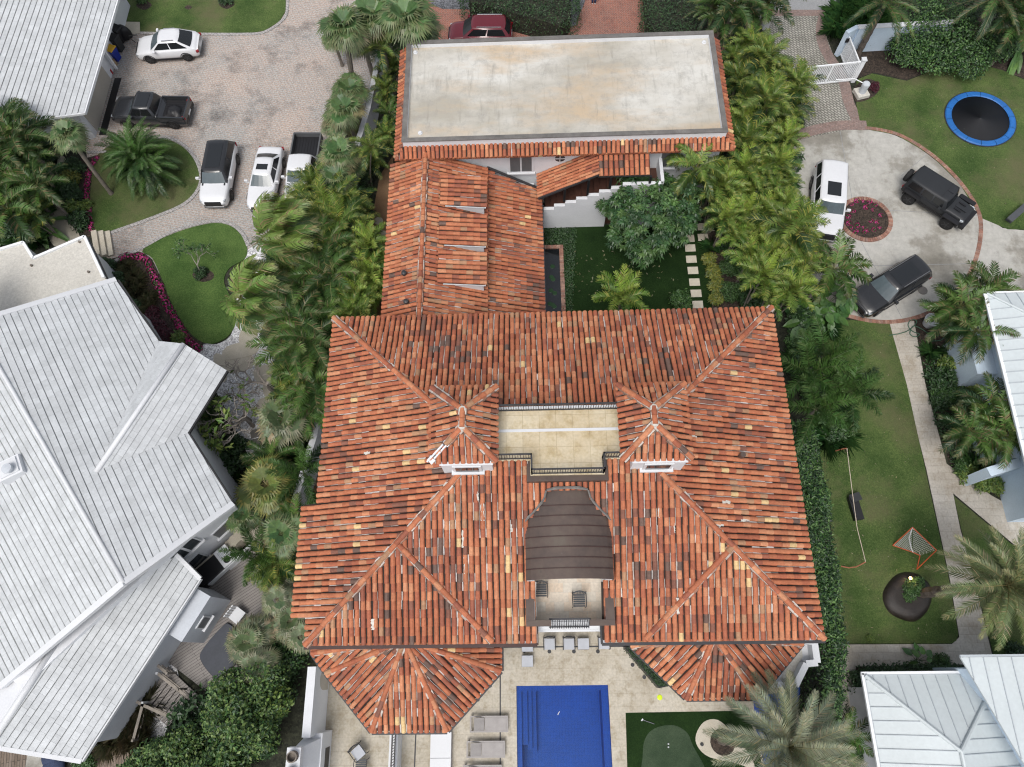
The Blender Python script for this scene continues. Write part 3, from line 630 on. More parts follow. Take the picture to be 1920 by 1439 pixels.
# two roof towers
def tower(x0, x1, y0, y1, ax, ay0, ay1, name, seed, broken):
    ez, tz = 10.8, 11.75
    tw = tiled([(x0, y0, ez), (x1, y0, ez), (ax, ay0, tz)], (x0, y0, ez), (x1, y0, ez), seed=seed, mort=1.2)
    tiled([(x1, y1, ez), (x0, y1, ez), (ax, ay1, tz)], (x1, y1, ez), (x0, y1, ez), seed=seed + 1, m=tw)
    tiled([(x0, y1, ez), (x0, y0, ez), (ax, ay0, tz), (ax, ay1, tz)], (x0, y1, ez), (x0, y0, ez), seed=seed + 2, mort=1.3, m=tw, rr=.4)
    tiled([(x1, y0, ez), (x1, y1, ez), (ax, ay1, tz), (ax, ay0, tz)], (x1, y0, ez), (x1, y1, ez), seed=seed + 3, mort=1.3, m=tw, rr=.4)
    t = tw.build('tower_roof', 'tile', villa)
    for k, (cx_, cy_, ay) in enumerate(((x0, y0, ay0), (x1, y0, ay0), (x0, y1, ay1), (x1, y1, ay1))):
        if broken and k == broken - 1:                       # this hip has lost its tiles: only the mortar bed is left
            a, c = V(cx_, cy_, ez + .03), V(ax, ay, tz); h = hip(V(cx_, cy_, ez).lerp(c, .52), c, seed=seed + k)
            bb = MB(); q = a.lerp(c, .5); bb.bar(a + V(.08, 0, .05), q + V(.08, 0, .05), .07, .1); bb.bar(a - V(.1, 0, -.05), q - V(.1, 0, -.05), .07, .1); bb.bar(a + V(0, 0, .0), a.lerp(c, .12), .3, .1); bb.bar(q, q + (c - a) * .06, .3, .12)
            bb.build('bare_mortar', 'white', t)
        else: h = hip((cx_, cy_, ez), (ax, ay, tz), seed=seed + k)
        h.build('hip_ridge', 'tile', t)
    hip((ax, ay0 - .05, tz + .03), (ax, ay1 + .05, tz + .03), seed=seed + 9).build('top_ridge', 'tile', t)
    b = MB(); b.lathe((ax, ay0, tz + .02), [(.2, 0), (.15, .11), (.05, .13)], 7); b.lathe((ax, ay1, tz + .02), [(.2, 0), (.15, .11), (.05, .13)], 7); b.build('mortar_cap', 'beigeroof', t)
    b = MB(); b.prism([(x0 + .45, y0 - .12), (x1 - .2, y0 - .12), (x1 - .2, y1 - .3), (x0 + .45, y1 - .3)], 8.4, 10.78); wl = b.build('tower_wall', 'white', villa)
    cx_ = (x0 + x1) / 2 + .12
    b = MB(); b.box(cx_ - .62, y0 - .2, 9.75, cx_ + .62, y0 - .121, 10.6); b.build('window_frame', 'white_paint', wl)
    b = MB(); b.box(cx_ - .5, y0 - .215, 9.85, cx_ + .5, y0 - .201, 10.5); b.build('window_pane', 'glass', wl)
    b = MB(); b.box(cx_ - .72, y0 - .3, 9.62, cx_ + .72, y0 - .122, 9.74); b.build('window_sill', 'white_paint', wl)
    b = MB(); b.box(x0 + .4, y0 - .16, 10.70, x1 - .15, y1 - .2, 10.77); b.build('cornice', 'white_paint', wl)
tower(-4.33, -1.5, 7.74, 11.1, -2.88, 8.98, 9.73, 'tower', 50, 1)
tower(3.82, 6.72, 7.7, 11.05, 5.13, 8.95, 9.63, 'tower', 70, 0)
# barrel-vaulted copper roof over the balcony room
vx0, vx1, vy0, vy1 = -.36, 3.38, 3.02, 6.95; vc = (vx0 + vx1) / 2; hw = (vx1 - vx0) / 2
def vz(x): return 8.72 + .56 * (1 - ((x - vc) / hw) ** 2) ** .8 if abs(x - vc) < hw else 8.72
b = MB(); nx = 18; ny = 8; xs_ = [vx0 + (vx1 - vx0) * i / nx for i in range(nx + 1)]
for j in range(ny):
    y0_, y1_ = vy0 + (vy1 - vy0) * j / ny, vy0 + (vy1 - vy0) * (j + 1) / ny
    for i in range(nx): b.poly([(xs_[i], y0_, vz(xs_[i])), (xs_[i + 1], y0_, vz(xs_[i + 1])), (xs_[i + 1], y1_, vz(xs_[i + 1])), (xs_[i], y1_, vz(xs_[i]))])
for x in (vx0, vx1): b.poly([(x, vy0, 7.4), (x, vy1, 7.4), (x, vy1, 8.72), (x, vy0, 8.72)])
vault = b.build('barrel_roof', 'copper', villa, smooth=False)
for j in range(1, 8):
    y = vy0 + (5.9 - vy0) * j / 6.5
    if y > 6.5: break
    b = MB()
    for i in range(nx): b.bar((xs_[i], y, vz(xs_[i]) + .012), (xs_[i + 1], y, vz(xs_[i + 1]) + .012), .035, .045)
    b.build('standing_seam', 'gutter', vault)
b = MB(); b.tube([(vc - .9, 6.78, 9.36), (vc - .5, 6.84, 9.42), (vc, 6.86, 9.42), (vc + .5, 6.84, 9.42), (vc + .9, 6.78, 9.36)], [.05, .08, .06, .085, .05], 6); b.build('lead_flashing', 'coping', vault)
for s_ in (-1, 1):
    b = MB()
    pts = [(vc + s_ * dx_, y_, zs(y_ - Y0) + .1) for dx_, y_ in ((.92, 6.75), (1.0, 6.45), (1.14, 6.25), (1.5, 5.87), (1.72, 5.68), (1.86, 5.5))]
    b.tube(pts, [.05, .045, .06, .045, .06, .03], 5); b.build('lead_flashing', 'coping', vault)
# recessed balcony
bal = MB(); bal.box(0, 1.45, 5.9, 3.06, 3.74, 6.2); balo = bal.build('balcony_floor', 'balc_tile', villa)
b = MB()
b.box(-.34, 1.42, 6.6, -.005, 3.05, 7.68); b.box(3.06, 1.42, 6.6, 3.36, 3.05, 7.68); b.build('balcony_wall', 'white', villa)
b = MB(); b.box(0, 3.75, 6.2, 3.06, 3.85, 8.8); b.box(-.33, 3.06, 6.2, -.002, 3.85, 8.6); b.box(3.062, 3.06, 6.2, 3.36, 3.85, 8.6); b.build('balcony_back_wall', 'white_paint', villa)
b = MB(); b.box(-.40, 1.46, 7.684, -.02, 3.04, 7.74); b.box(3.05, 1.46, 7.684, 3.42, 3.04, 7.74); b.box(-.40, 1.2, 7.684, .68, 1.455, 7.74); b.box(2.33, 1.2, 7.684, 3.42, 1.455, 7.74); b.build('balcony_coping', 'copper', villa)
b = MB(); b.box(-.36, 1.24, 6.2, .64, 1.44, 7.68); b.box(2.37, 1.24, 6.2, 3.38, 1.44, 7.68); b.build('balcony_pier', 'white', villa)
b = MB(); b.box(.0, 1.1, 6.02, 3.0, 1.44, 6.24); b.build('balcony_ledge', 'white_paint', villa)
b = MB(); b.box(.0, 1.02, 5.8, 3.0, 1.6, 6.0); b.build('balcony_soffit', 'white_paint', villa)
b = MB(); b.bar((.6, 1.5, 7.5), (2.4, 1.5, 7.5), .08, .05); b.bar((.6, 1.22, 6.3), (2.4, 1.22, 6.3), .05, .04)
for i in range(18): x = .66 + i * .1; b.tube([(x, 1.5, 7.5), (x, 1.32, 7.1), (x, 1.14, 6.75), (x, 1.22, 6.3)], .016, 5)
b.build('balcony_railing', 'darkmetal', villa)
b = MB(); b.box(.66, 1.45, 6.2, 2.35, 1.52, 7.3); b.build('balcony_upstand', 'white_paint', villa)
# two bay roofs
def bay(pts, apex, y_top, name, seed):
    ez = 4.6; A = V(*apex)
    m = MB(); pl = [V(p[0], p[1], ez) for p in pts]
    for i in range(len(pl) - 1):
        a, c = pl[i], pl[i + 1]
        tiled([a, c, A], a, c, seed=seed + i, dark=1, cream=2.0, mort=.9, m=m)
    o = m.build('bay_roof', 'tile', villa)
    for i, p in enumerate(pl): 
        if 0 < i < len(pl) - 1: hip(p, A, seed=seed + 30 + i, r0=.115).build('hip_ridge', 'tile', o)
    b = MB()
    for a, c in zip(pl, pl[1:]): b.bar(a + (a + c - A * 2).normalized() * .12 + V(0, 0, -.02), c + (a + c - A * 2).normalized() * .12 + V(0, 0, -.02), .1, .12)
    b.build('bay_gutter', 'darkmetal', o)
    cx_ = sum(p[0] for p in pts) / len(pts); cy_ = .4
    b = MB(); b.prism([(cx_ + (p[0] - cx_) * .84, cy_ + (p[1] - cy_) * .78) for p in pts], 0, 4.55); b.build('bay_wall', 'white', villa)
bay([(-10.55, 1.2), (-10.5, .25), (-9.78, -.62), (-7.5, -3.08), (-4.09, -3.08), (-1.67, -.6), (-1.67, 1.2)], (-5.86, .75, 6.45), 1.2, 'bay', 100)
bay([(4.1, 1.2), (4.45, .42), (6.77, -1.85), (9.96, -1.85), (12.3, .42), (12.4, 1.2)], (7.9, .75, 6.4), 1.2, 'bay', 140)
# small parapet balcony at the right front corner, raised on the corner of the house
b = MB(); pts = [P(*q, 3.6) for q in [(1500, 1200), (1527, 1203), (1533, 1243), (1512, 1245), (1492, 1286), (1444, 1284), (1470, 1240)]]
o = b.prism([(p.x, p.y) for p in pts], 2.4, 3.0).build('corner_balcony', 'white', villa)
b = MB()
for i_, (a, c) in enumerate(zip(pts, pts[1:])):
    b.bar(V(a.x, a.y, 3.3 + .006 * i_), V(c.x, c.y, 3.3 + .006 * i_), .32 - .01 * i_, .6)
b.build('corner_parapet', 'white_paint', o)
pts2 = [P(*q, 3.02) for q in [(1502, 1205), (1505, 1232), (1486, 1275), (1462, 1275), (1478, 1240)]]
b = MB(); b.prism([(p.x, p.y) for p in pts2], 3.001, 3.02); b.build('corner_floor', 'beigeroof', o)
b = MB(); b.prism([(p.x * .985 + .1, p.y * .95) for p in pts], 0, 2.39); b.build('corner_wall', 'white', villa)

# ---- rear wing with the flat roof
WX0, WX1, WY0, WY1, WZ = -7.2, 11.72, 28.25, 35.95, 6.5
b = MB(); b.box(WX0, WY0, 0, WX1, WY1, WZ - .42); b.build('wing_wall', 'white', villa)
b = MB(); b.box(WX0 + .24, WY0 + .24, WZ - .4, WX1 - .24, WY1 - .24, WZ - .32); fr_ = b.build('flat_roof', 'flatroof', villa)
b = MB(); t = .24
for q in ((WX0, WY0, WX1, WY0 + t), (WX0, WY1 - t, WX1, WY1), (WX0, WY0 + t, WX0 + t, WY1 - t), (WX1 - t, WY0 + t, WX1, WY1 - t)): b.box(q[0], q[1], WZ - .418, q[2], q[3], WZ - .06)
b.build('roof_parapet', 'white', fr_)
b = MB()
for q in ((WX0 - .05, WY0 - .05, WX1 + .05, WY0 + t), (WX0 - .05, WY1 - t, WX1 + .05, WY1 + .05), (WX0 - .05, WY0 + t, WX0 + t, WY1 - t), (WX1 - t, WY0 + t, WX1 + .05, WY1 - t)): b.box(q[0], q[1], WZ - .056, q[2], q[3], WZ)
b.build('coping', 'coping', fr_)
for q in ((779, 99), (788, 250), (1320, 80)):
    p = P(*q, WZ - .3); b = MB(); b.lathe((p.x, p.y, WZ - .318), [(.14, 0), (.14, .05), (.09, .06), (.09, .12), (.02, .14)], 14); b.build('roof_drain', 'white_paint', fr_)
sk = MB(); ov = .54; sz0, sz1 = 5.62, 5.98
tiled([(WX0 - ov, WY0 - ov, sz0), (WX1 + ov, WY0 - ov, sz0), (WX1, WY0, sz1), (WX0, WY0, sz1)], (WX0 - ov, WY0 - ov, sz0), (WX1 + ov, WY0 - ov, sz0), seed=200, expo=.43, mort=.2, m=sk)
tiled([(WX0 - ov, WY1 + .2, sz0), (WX0 - ov, WY0 - ov, sz0), (WX0, WY0, sz1), (WX0, WY1 + .2, sz1)], (WX0 - ov, WY1, sz0), (WX0 - ov, WY0 - ov, sz0), seed=201, expo=.43, mort=.1, m=sk)
tiled([(WX1 + ov, WY0 - ov, sz0), (WX1 + ov, WY1 + .2, sz0), (WX1, WY1 + .2, sz1), (WX1, WY0, sz1)], (WX1 + ov, WY0 - ov, sz0), (WX1 + ov, WY1, sz0), seed=202, expo=.43, mort=.1, m=sk)
so = sk.build('skirt_roof', 'tile', villa)
# the corbelled rows of tile ends under the skirt
r_ = random.Random(9)
for k, (dy, z) in enumerate(((.46, 5.5), (.32, 5.38), (.18, 5.26))):
    b = MB(); x = WX0 - ov * .9
    while x < WX1 + ov * .9:
        barrel(b, V(x + (k % 2) * .12, WY0 - dy - .16, z), V(0, 1, 0), V(0, 0, 1), .6, .115, .1, .0, tilecol(r_, 0, .3)); x += .245
    b.build('corbel_row', 'tile', so)
for k, (dy, z) in enumerate(((.5, 5.36),)):
    b = MB(); b.box(WX0 - .3, WY0 - .3, 5.2, WX1 + .3, WY0 - .002, 5.34); b.build('corbel_bed', 'white', so)
# windows of the rear wing
def win_front(x0, x1, z0, z1, y, panes, par):
    b = MB(); b.box(x0 - .09, y - .05, z0 - .09, x1 + .09, y - .002, z1 + .09); f = b.build('window', 'white_paint', par)
    n = panes; wd = (x1 - x0) / n
    for i in range(n):
        b = MB(); b.box(x0 + i * wd + .05, y - .066, z0 + .04, x0 + (i + 1) * wd - .05, y - .052, z1 - .04); b.build('window_pane', 'shutter', f)
    b = MB(); b.box(x0 - .16, y - .16, z0 - .19, x1 + .16, y - .003, z0 - .095); b.build('window_sill', 'white_paint', f)
win_front(-1.0, .42, 3.45, 5.0, WY0, 2, villa)
win_front(8.2, 9.1, 3.5, 5.0, WY0, 1, villa)
win_front(9.6, 10.3, .6, 2.2, WY0, 1, villa)
b = MB(); p = P(1050, 297, 4.6)
b.add([(p.x + .32 * math.cos(i * math.pi / 8), WY0 - .02, 4.55 + .3 * math.sin(i * math.pi / 8)) for i in range(16)], [list(range(16))]); ov_ = b.build('oval_window', 'glass', villa)
b = MB(); b.bar((p.x - .33, WY0 - .03, 4.55), (p.x + .33, WY0 - .03, 4.55), .05, .05); b.bar((p.x, WY0 - .03, 4.24), (p.x, WY0 - .03, 4.86), .05, .05); b.build('glazing_bar', 'white_paint', ov_)

# ---- tiled wing along the left of the courtyard
AX, AZ = -5.93, 5.6; sl = .43
wx, bx, ex = -8.15, -2.4, .9
ya, yb = 16.0, 28.2
tiled([(wx, yb - .1, AZ + sl * (wx - AX)), (wx, ya, AZ + sl * (wx - AX)), (AX, ya, AZ), (AX, yb - .1, AZ)], (wx, yb, AZ + sl * (wx - AX)), (wx, ya, AZ + sl * (wx - AX)), seed=300, mort=.8, cream=.1, sp=.275).build('wing_roof', 'tile', villa)
zb = AZ - sl * (bx - AX)
w2 = tiled([(bx, ya, zb), (bx, yb - .1, zb), (AX, yb - .1, AZ), (AX, ya, AZ)], (bx, ya, zb), (bx, yb, zb), seed=301, mort=.6, cream=.1, sp=.275).build('wing_roof', 'tile', villa)
ze_ = 2.55; zt = zb - .28
tiled([(ex, ya, ze_), (ex, 27.4, ze_), (bx - .3, 28.15, zt + .1), (bx - .3, ya, zt + .1)], (ex, ya, ze_), (ex, yb, ze_), seed=302, mort=.7, cream=.2, sp=.275).build('wing_roof', 'tile', villa)
hip((AX, ya, AZ + .06), (AX, yb - .2, AZ + .06), seed=303, r0=.13).build('ridge_tiles', 'tile', villa)
b = MB(); b.box(wx + .45, ya, 0, bx - .15, yb - .1, 3.7); b.build('wing_wall', 'white', villa)
b = MB(); b.box(bx - .14, ya, 0, ex - .4, 28.1, 2.4); b.build('wing_wall', 'white', villa)
b = MB(); b.bar((ex + .08, ya, ze_ - .05), (ex + .08, 26.3, ze_ - .05), .1, .12); b.build('gutter', 'darkmetal', villa)
b = MB(); b.bar((bx + .02, 28.2, zt + .16), (ex - .1, 27.45, ze_ + .16), .14, .08); b.build('roof_flashing', 'darkmetal', villa)
for k, (ytop, ybot) in enumerate(((395, 333), (468, 404), (540, 475))):      # three shed dormers; white cheeks face the pool
    plane = (V(AX, 0, AZ), V(sl, 0, 1).normalized())
    s_ = P(905, ytop, 4.7).y; n_ = s_ + 2.15
    z1 = 5.0; zr = AZ - .08; xr = AX + .9
    tiled([(bx + .02, s_, z1), (bx + .02, n_, z1), (xr, n_, AZ - sl * .9 + .16), (xr, s_, AZ - sl * .9 + .16)], (bx, s_, z1), (bx, n_, z1), seed=310 + k, mort=.3, cream=.3, sp=.29).build('dormer_roof', 'tile', villa)
    b = MB(); b.box(bx - .95 - 1.6, s_ + .06, 3.9, bx - .12, n_ - .05, z1 - .06); dw = b.build('dormer_wall', 'white', villa)
    b = MB(); b.bar((xr + .3, s_ + .0, AZ - sl * 1.2 + .17), (bx + .02, s_ + .0, z1 - .05), .06, .07); b.build('barge_board', 'white_paint', dw)
    b = MB(); b.box(bx - .118, s_ + .3, 4.2, bx - .1, n_ - .3, 4.85); b.build('dormer_window', 'glass', dw)
for q in ((759, 517), (763, 570)):
    p = PP(*q, (V(AX, 0, AZ), V(-sl, 0, 1).normalized())); b = MB(); b.lathe(p, [(.11, -.1), (.1, .25), (.16, .26), (.14, .36), (.03, .4)], 10); b.build('roof_vent', 'darkmetal', villa)

# ---- covered stair to the rear wing
SY0, SY1 = 26.3, 27.55
b = MB(); nst = 7; x_a, x_b = 1.05, 6.4
hs_ = []
pts = [(x_a, 0)]
for i in range(nst): 
    xa = x_a + i * (5.0 - .4) / nst + (0 if i == 0 else 0); pts += [(x_a + i * .68, 2.05 + i * .33), (x_a + (i + 1) * .68, 2.05 + i * .33)]
pts += [(x_a + nst * .68, 2.05 + nst * .33), (8.1, 2.05 + nst * .33), (8.1, 0)]
zl = 2.05 + nst * .33
n = len(pts); arch = [(5.05, 0), (5.05, 1.2), (5.2, 1.9), (5.6, 2.3), (6.2, 2.4), (6.8, 2.3), (7.1, 1.9), (7.2, 1.2), (7.2, 0)]
outline = pts[:-1] + [(8.1, 0)] + arch[::-1]
b.add([(x, SY0, z) for x, z in outline] + [(x, SY0 + .22, z) for x, z in outline], [list(range(len(outline))), list(range(2 * len(outline) - 1, len(outline) - 1, -1))] + [[i, len(outline) + i, len(outline) + (i + 1) % len(outline), (i + 1) % len(outline)] for i in range(len(outline))])
sw = b.build('stair_wall', 'white', villa)
b = MB(); b.box(8.1, SY0 + .23, 0, 8.3, 28.2, zl); b.build('stair_end_wall', 'white', villa)
for i in range(12):
    xa = 1.2 + i * .38; b = MB(); b.box(xa, SY0 + .23, 0, xa + .38, 28.2, 1.35 + i * .18); b.build('stair_step', 'terracotta_dark', sw)
b = MB(); b.box(1.2 + 12 * .38, SY0 + .23, 2.9, 8.09, 28.2, 3.42); b.build('stair_landing', 'terracotta_dark', sw)
b = MB(); b.box(5.9, WY0 - .04, 3.45, 7.1, WY0 - .003, 5.1); b.build('stair_door', 'terracotta_dark', villa)
low0, hi0 = V(.75, SY0 + .14, 3.15), V(4.3, SY0 + .2, 5.25)
low1, hi1 = V(.75, WY0, 3.15), V(4.3, WY0, 5.25)
tiled([low1, low0, hi0, hi1], low1, low0, seed=400, sp=.23, expo=.42, mort=.1, cream=.0).build('stair_roof', 'tile', villa)
tiled([(4.3, SY0 + .22, 5.05), (7.35, SY0 + .22, 5.05), (7.35, WY0, 5.55), (4.3, WY0, 5.55)], (4.3, SY0 + .22, 5.05), (7.35, SY0 + .22, 5.05), seed=401, sp=.32, expo=.46, mort=.0, cream=.0).build('landing_roof', 'tile', villa)
b = MB(); b.bar(low0 + V(0, -.02, -.08), hi0 + V(0, -.02, -.08), .1, .12); b.bar(V(4.3, SY0 + .22, 4.96), V(7.35, SY0 + .22, 4.96), .1, .1); b.build('stair_beam', 'darkmetal', villa)
for x, z in ((2.35, 2.75), (3.75, 3.35), (5.05, 4.0), (7.4, 4.35)):
    zt_ = min(5.0, 3.05 + (x - .75) * .59); b = MB(); b.bar((x, SY0 + .11, z), (x, SY0 + .11, zt_), .13, .13); b.build('stair_post', 'black', villa)
b = MB(); b.bar((ex + .12, SY0 - .05, 0), (ex + .12, SY0 - .05, 2.6), .09, .09); b.build('downpipe', 'darkmetal', villa)

# ================================================================ white houses with flat concrete tiles
def clip(poly, a, b_, c):                       # keep a*s+b*t<=c
    out = []
    for i in range(len(poly)):
        p, q = poly[i], poly[(i + 1) % len(poly)]
        fp, fq = a * p[0] + b_ * p[1] - c, a * q[0] + b_ * q[1] - c
        if fp <= 0: out.append(p)
        if fp * fq < 0: k = fp / (fp - fq); out.append((p[0] + (q[0] - p[0]) * k, p[1] + (q[1] - p[1]) * k))
    return out
def tri_split(st):                              # ear clipping, so outlines with valleys can be used
    idx = list(range(len(st))); area = sum(st[i][0] * st[(i + 1) % len(st)][1] - st[(i + 1) % len(st)][0] * st[i][1] for i in range(len(st)))
    if area < 0: idx.reverse()
    out = []
    def cr(o, a, c): return (a[0] - o[0]) * (c[1] - o[1]) - (a[1] - o[1]) * (c[0] - o[0])
    g = 0
    while len(idx) > 3 and g < 500:
        g += 1
        for k in range(len(idx)):
            i, j, l = idx[k - 1], idx[k], idx[(k + 1) % len(idx)]
            if cr(st[i], st[j], st[l]) <= 1e-9: continue
            if any(cr(st[i], st[j], st[m_]) >= 0 and cr(st[j], st[l], st[m_]) >= 0 and cr(st[l], st[i], st[m_]) >= 0 for m_ in idx if m_ not in (i, j, l)): continue
            out.append([st[i], st[j], st[l]]); idx.pop(k); break
    out.append([st[i] for i in idx]); return out
def courses(poly, e0, e1, sp=.33, tl=.34, seed=0, gap=(.018, .042), m=None, base=None, lift=.03):
    """courses of flat concrete tiles stepping down to the eave, joints coloured dark for dirt and step shadow"""
    r_ = random.Random(seed); m = m or MB(); base = base or MB()
    e0, e1 = Vector(e0), Vector(e1); poly = [Vector(p) for p in poly]; sx = (e1 - e0).normalized(); N = V(0, 0, 0)
    for i in range(1, len(poly) - 1): N += (poly[i] - poly[0]).cross(poly[i + 1] - poly[0])
    N.normalize()
    if N.z < 0: N = -N
    u = N.cross(sx).normalized()
    if u.z < 0: u = -u
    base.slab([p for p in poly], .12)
    st = [((p - e0).dot(sx), (p - e0).dot(u)) for p in poly]
    s0, s1 = min(p[0] for p in st), max(p[0] for p in st); t0, t1 = min(p[1] for p in st), max(p[1] for p in st)
    for tri in tri_split(st):
        pass
    tris = tri_split(st)
    k = 0; t = t0
    nrow = max(1, round((t1 - t0) / sp)); sp = (t1 - t0) / nrow
    for k in range(nrow):
        ta, tb = t0 + k * sp, t0 + (k + 1) * sp
        g = r_.uniform(*gap)
        s = s0 - r_.uniform(0, tl)
        rowk = r_.uniform(.97, 1.03)
        while s < s1:
            cl = r_.uniform(.93, 1.05) * rowk; col = (.52 * cl, .541 * cl, .556 * cl)
            gs = r_.choice((.0, .003, .006))
            for tri in tris:
                q = clip(clip(clip(clip(tri, -1, 0, -s), 1, 0, s + tl - gs), 0, -1, -(ta + g)), 0, 1, tb)
                if len(q) >= 3:
                    m.poly([e0 + sx * a + u * c + N * (.012 + lift * (1 - (c - ta) / sp)) for a, c in q], col)
            s += tl
    return m, base
def white_roof(par, poly, e0, e1, **k):
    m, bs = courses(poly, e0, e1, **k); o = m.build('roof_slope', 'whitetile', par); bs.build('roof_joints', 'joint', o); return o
house = thing('white_house', 'big white-roofed house with stepped flat concrete tiles and a cross gable left of the villa', 'house', (-22, 8, 0))
HE = 5.0; A = P(220, 525, HE); C = P(437, 945, HE); dd = (C - A).normalized(); nn = V(-dd.y, dd.x, 0)
if nn.x < 0: nn = -nn                      # outward, down the slope
SLH = .36; planeE = (A, V(nn.x * SLH, nn.y * SLH, 1).normalized())
rid0, rid1 = PP(-60, 590, planeE), PP(232, 1093, planeE)
gv = PP(180, 885, planeE)
pe = [PP(*q, planeE) for q in [(437, 945), (232, 1093), (30, 738), (-70, 560), (-70, 612), (215, 525), (298, 640), (180, 885), (352, 812)]]
pe = [PP(437, 945, planeE), PP(232, 1093, planeE), PP(-8, 676, planeE), PP(-80, 560 + 40, planeE), PP(0, 590, planeE), PP(217, 525, planeE), PP(298, 640, planeE), gv, PP(352, 812, planeE)]
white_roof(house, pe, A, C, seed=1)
rA, rB = PP(232, 1093, planeE), PP(-8, 676, planeE); rd = (rB - rA).normalized(); rn = V(rd.y, -rd.x, 0).normalized()
if rn.dot(nn) > 0: rn = -rn
planeW = (rA, V(rn.x * .3, rn.y * .3, 1).normalized() - rd * 0)
wN = (rB - rA).cross(V(rn.x, rn.y, -.3)).normalized(); wN = wN if wN.z > 0 else -wN; planeW = (rA, wN)
pw = [rA, rB, PP(-120, 480, planeW), PP(-200, 700, planeW), PP(-140, 1395, planeW), PP(0, 1288, planeW)]
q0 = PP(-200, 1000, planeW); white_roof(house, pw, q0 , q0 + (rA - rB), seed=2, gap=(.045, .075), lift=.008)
b = MB(); b.tube([rA + V(0, 0, .02), rB + V(0, 0, .02), PP(-80, 600, planeE)], .10, 8, (.8, .81, .83)); b.build('ridge_cap', 'white_paint', house, smooth=True)
for a, c in ((PP(437, 945, planeE), rA), (rA, PP(0, 1288, planeW)), (PP(0, 590, planeE), PP(217, 525, planeE))):
    b = MB(); b.bar(a + V(0, 0, -.05), c + V(0, 0, -.05), .3, .24); b.build('verge', 'white_paint', house)
# cross gable
gz = gv.z; gr = P(345, 645, gz); gw = PP(298, 640, planeE); gb = PP(352, 812, planeE); gN = (gr - gv).cross(gb - gv).normalized(); ge = PP(425, 695, (gv, gN))
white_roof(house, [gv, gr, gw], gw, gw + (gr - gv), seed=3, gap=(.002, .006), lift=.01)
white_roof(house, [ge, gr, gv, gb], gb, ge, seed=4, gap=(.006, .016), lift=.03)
b = MB(); b.tube([gv, gr], .13, 8); b.build('ridge_cap', 'white_paint', house, smooth=True)
b = MB(); b.poly([gw + V(0, 0, -.02), V(gr.x, gr.y, gr.z - .05), ge + V(0, 0, -.02), V(ge.x, ge.y, 3.5), V(gw.x, gw.y, 3.5)]); b.build('gable_wall', 'white', house)
for a, c in ((gb, ge), (gb, C), (A, gw)):
    b = MB(); b.bar(a + V(0, 0, -.1), c + V(0, 0, -.1), .14, .14); b.build('gutter', 'darkmetal', house)
b = MB(); b.bar(gb + V(0, 0, -.05) - nn * .1, C + V(0, 0, -.05) - nn * .1, .1, .18); b.build('fascia', 'white_paint', house)
# chimney-like vent box with a cap
vp = PP(28, 882, planeW); b = MB(); b.obox((vp.x, vp.y, vp.z - .3), 1.15, 1.0, .75, R(28)); vb = b.build('roof_vent_box', 'white', house)
b = MB(); b.obox((vp.x, vp.y, vp.z + .45), .9, .8, .08, R(28)); b.build('vent_lid', 'white_paint', vb)
b = MB(); b.lathe((vp.x + .15, vp.y - .1, vp.z + .53), [(.2, 0), (.2, .18), (.26, .2), (.24, .28), (.02, .32)], 14); b.build('vent_cap', 'greycap' if 'greycap' in M_ else 'grey_wall', vb)
# walls below the eaves
ins = .5
wp = [C - nn * ins - dd * 1.0, A - nn * ins + dd * .3]
b = MB(); c0 = C - nn * .45 - dd * .55; a0 = A - nn * .45 + dd * .2
gdir = (rA - C); gdir.z = 0; gdir.normalize()
far = c0 + gdir * 12
b.prism([(c0.x, c0.y), (a0.x, a0.y), (a0.x - 10, a0.y - 4), (far.x - 3, far.y + 2), (far.x, far.y)], 0, 4.7); mw = b.build('main_wall', 'white', house)
def wall_window(par, base, along, out, s, w_, z0, z1, panes=2, frame='white_paint', glass='glass'):
    c = base + along * s + out * .003; b = MB()
    b.bar(V(c.x, c.y, (z0 + z1) / 2) + out * .03, V(*(c + along * w_).xy, (z0 + z1) / 2) + out * .03, .06, z1 - z0); f = b.build('window', frame, par)
    n = w_ / panes
    for i in range(panes):
        b = MB(); p, q = c + along * (i * n + .07) + out * .066, c + along * ((i + 1) * n - .07) + out * .066
        b.bar(V(p.x, p.y, (z0 + z1) / 2), V(q.x, q.y, (z0 + z1) / 2), .012, z1 - z0 - .16); b.build('window_pane', glass, f)
    b = MB(); p, q = c - along * .1 + out * .08, c + along * (w_ + .1) + out * .08; b.bar(V(p.x, p.y, z0 - .06), V(q.x, q.y, z0 - .06), .16, .1); b.build('window_sill', frame, f)
go = V(-gdir.y, gdir.x, 0)
if go.y > 0: go = -go
wall_window(mw, c0, gdir, go, 2.3, 1.5, 3.0, 4.2)
wall_window(mw, c0, gdir, go, .7, 1.2, 1.7, 2.7, 1, glass='shutter')
wall_window(mw, c0, gdir, go, 3.0, 1.3, .9, 2.2, 1)
# screened porch corner under the gable side
b = MB(); pc = P(372, 830, 2.6); b.obox((pc.x, pc.y, 0), .12, .12, 2.8, .6); b.obox((pc.x - 1.2, pc.y - 1.1, 0), .12, .12, 2.8, .6); b.build('porch_post', 'darkmetal', house)
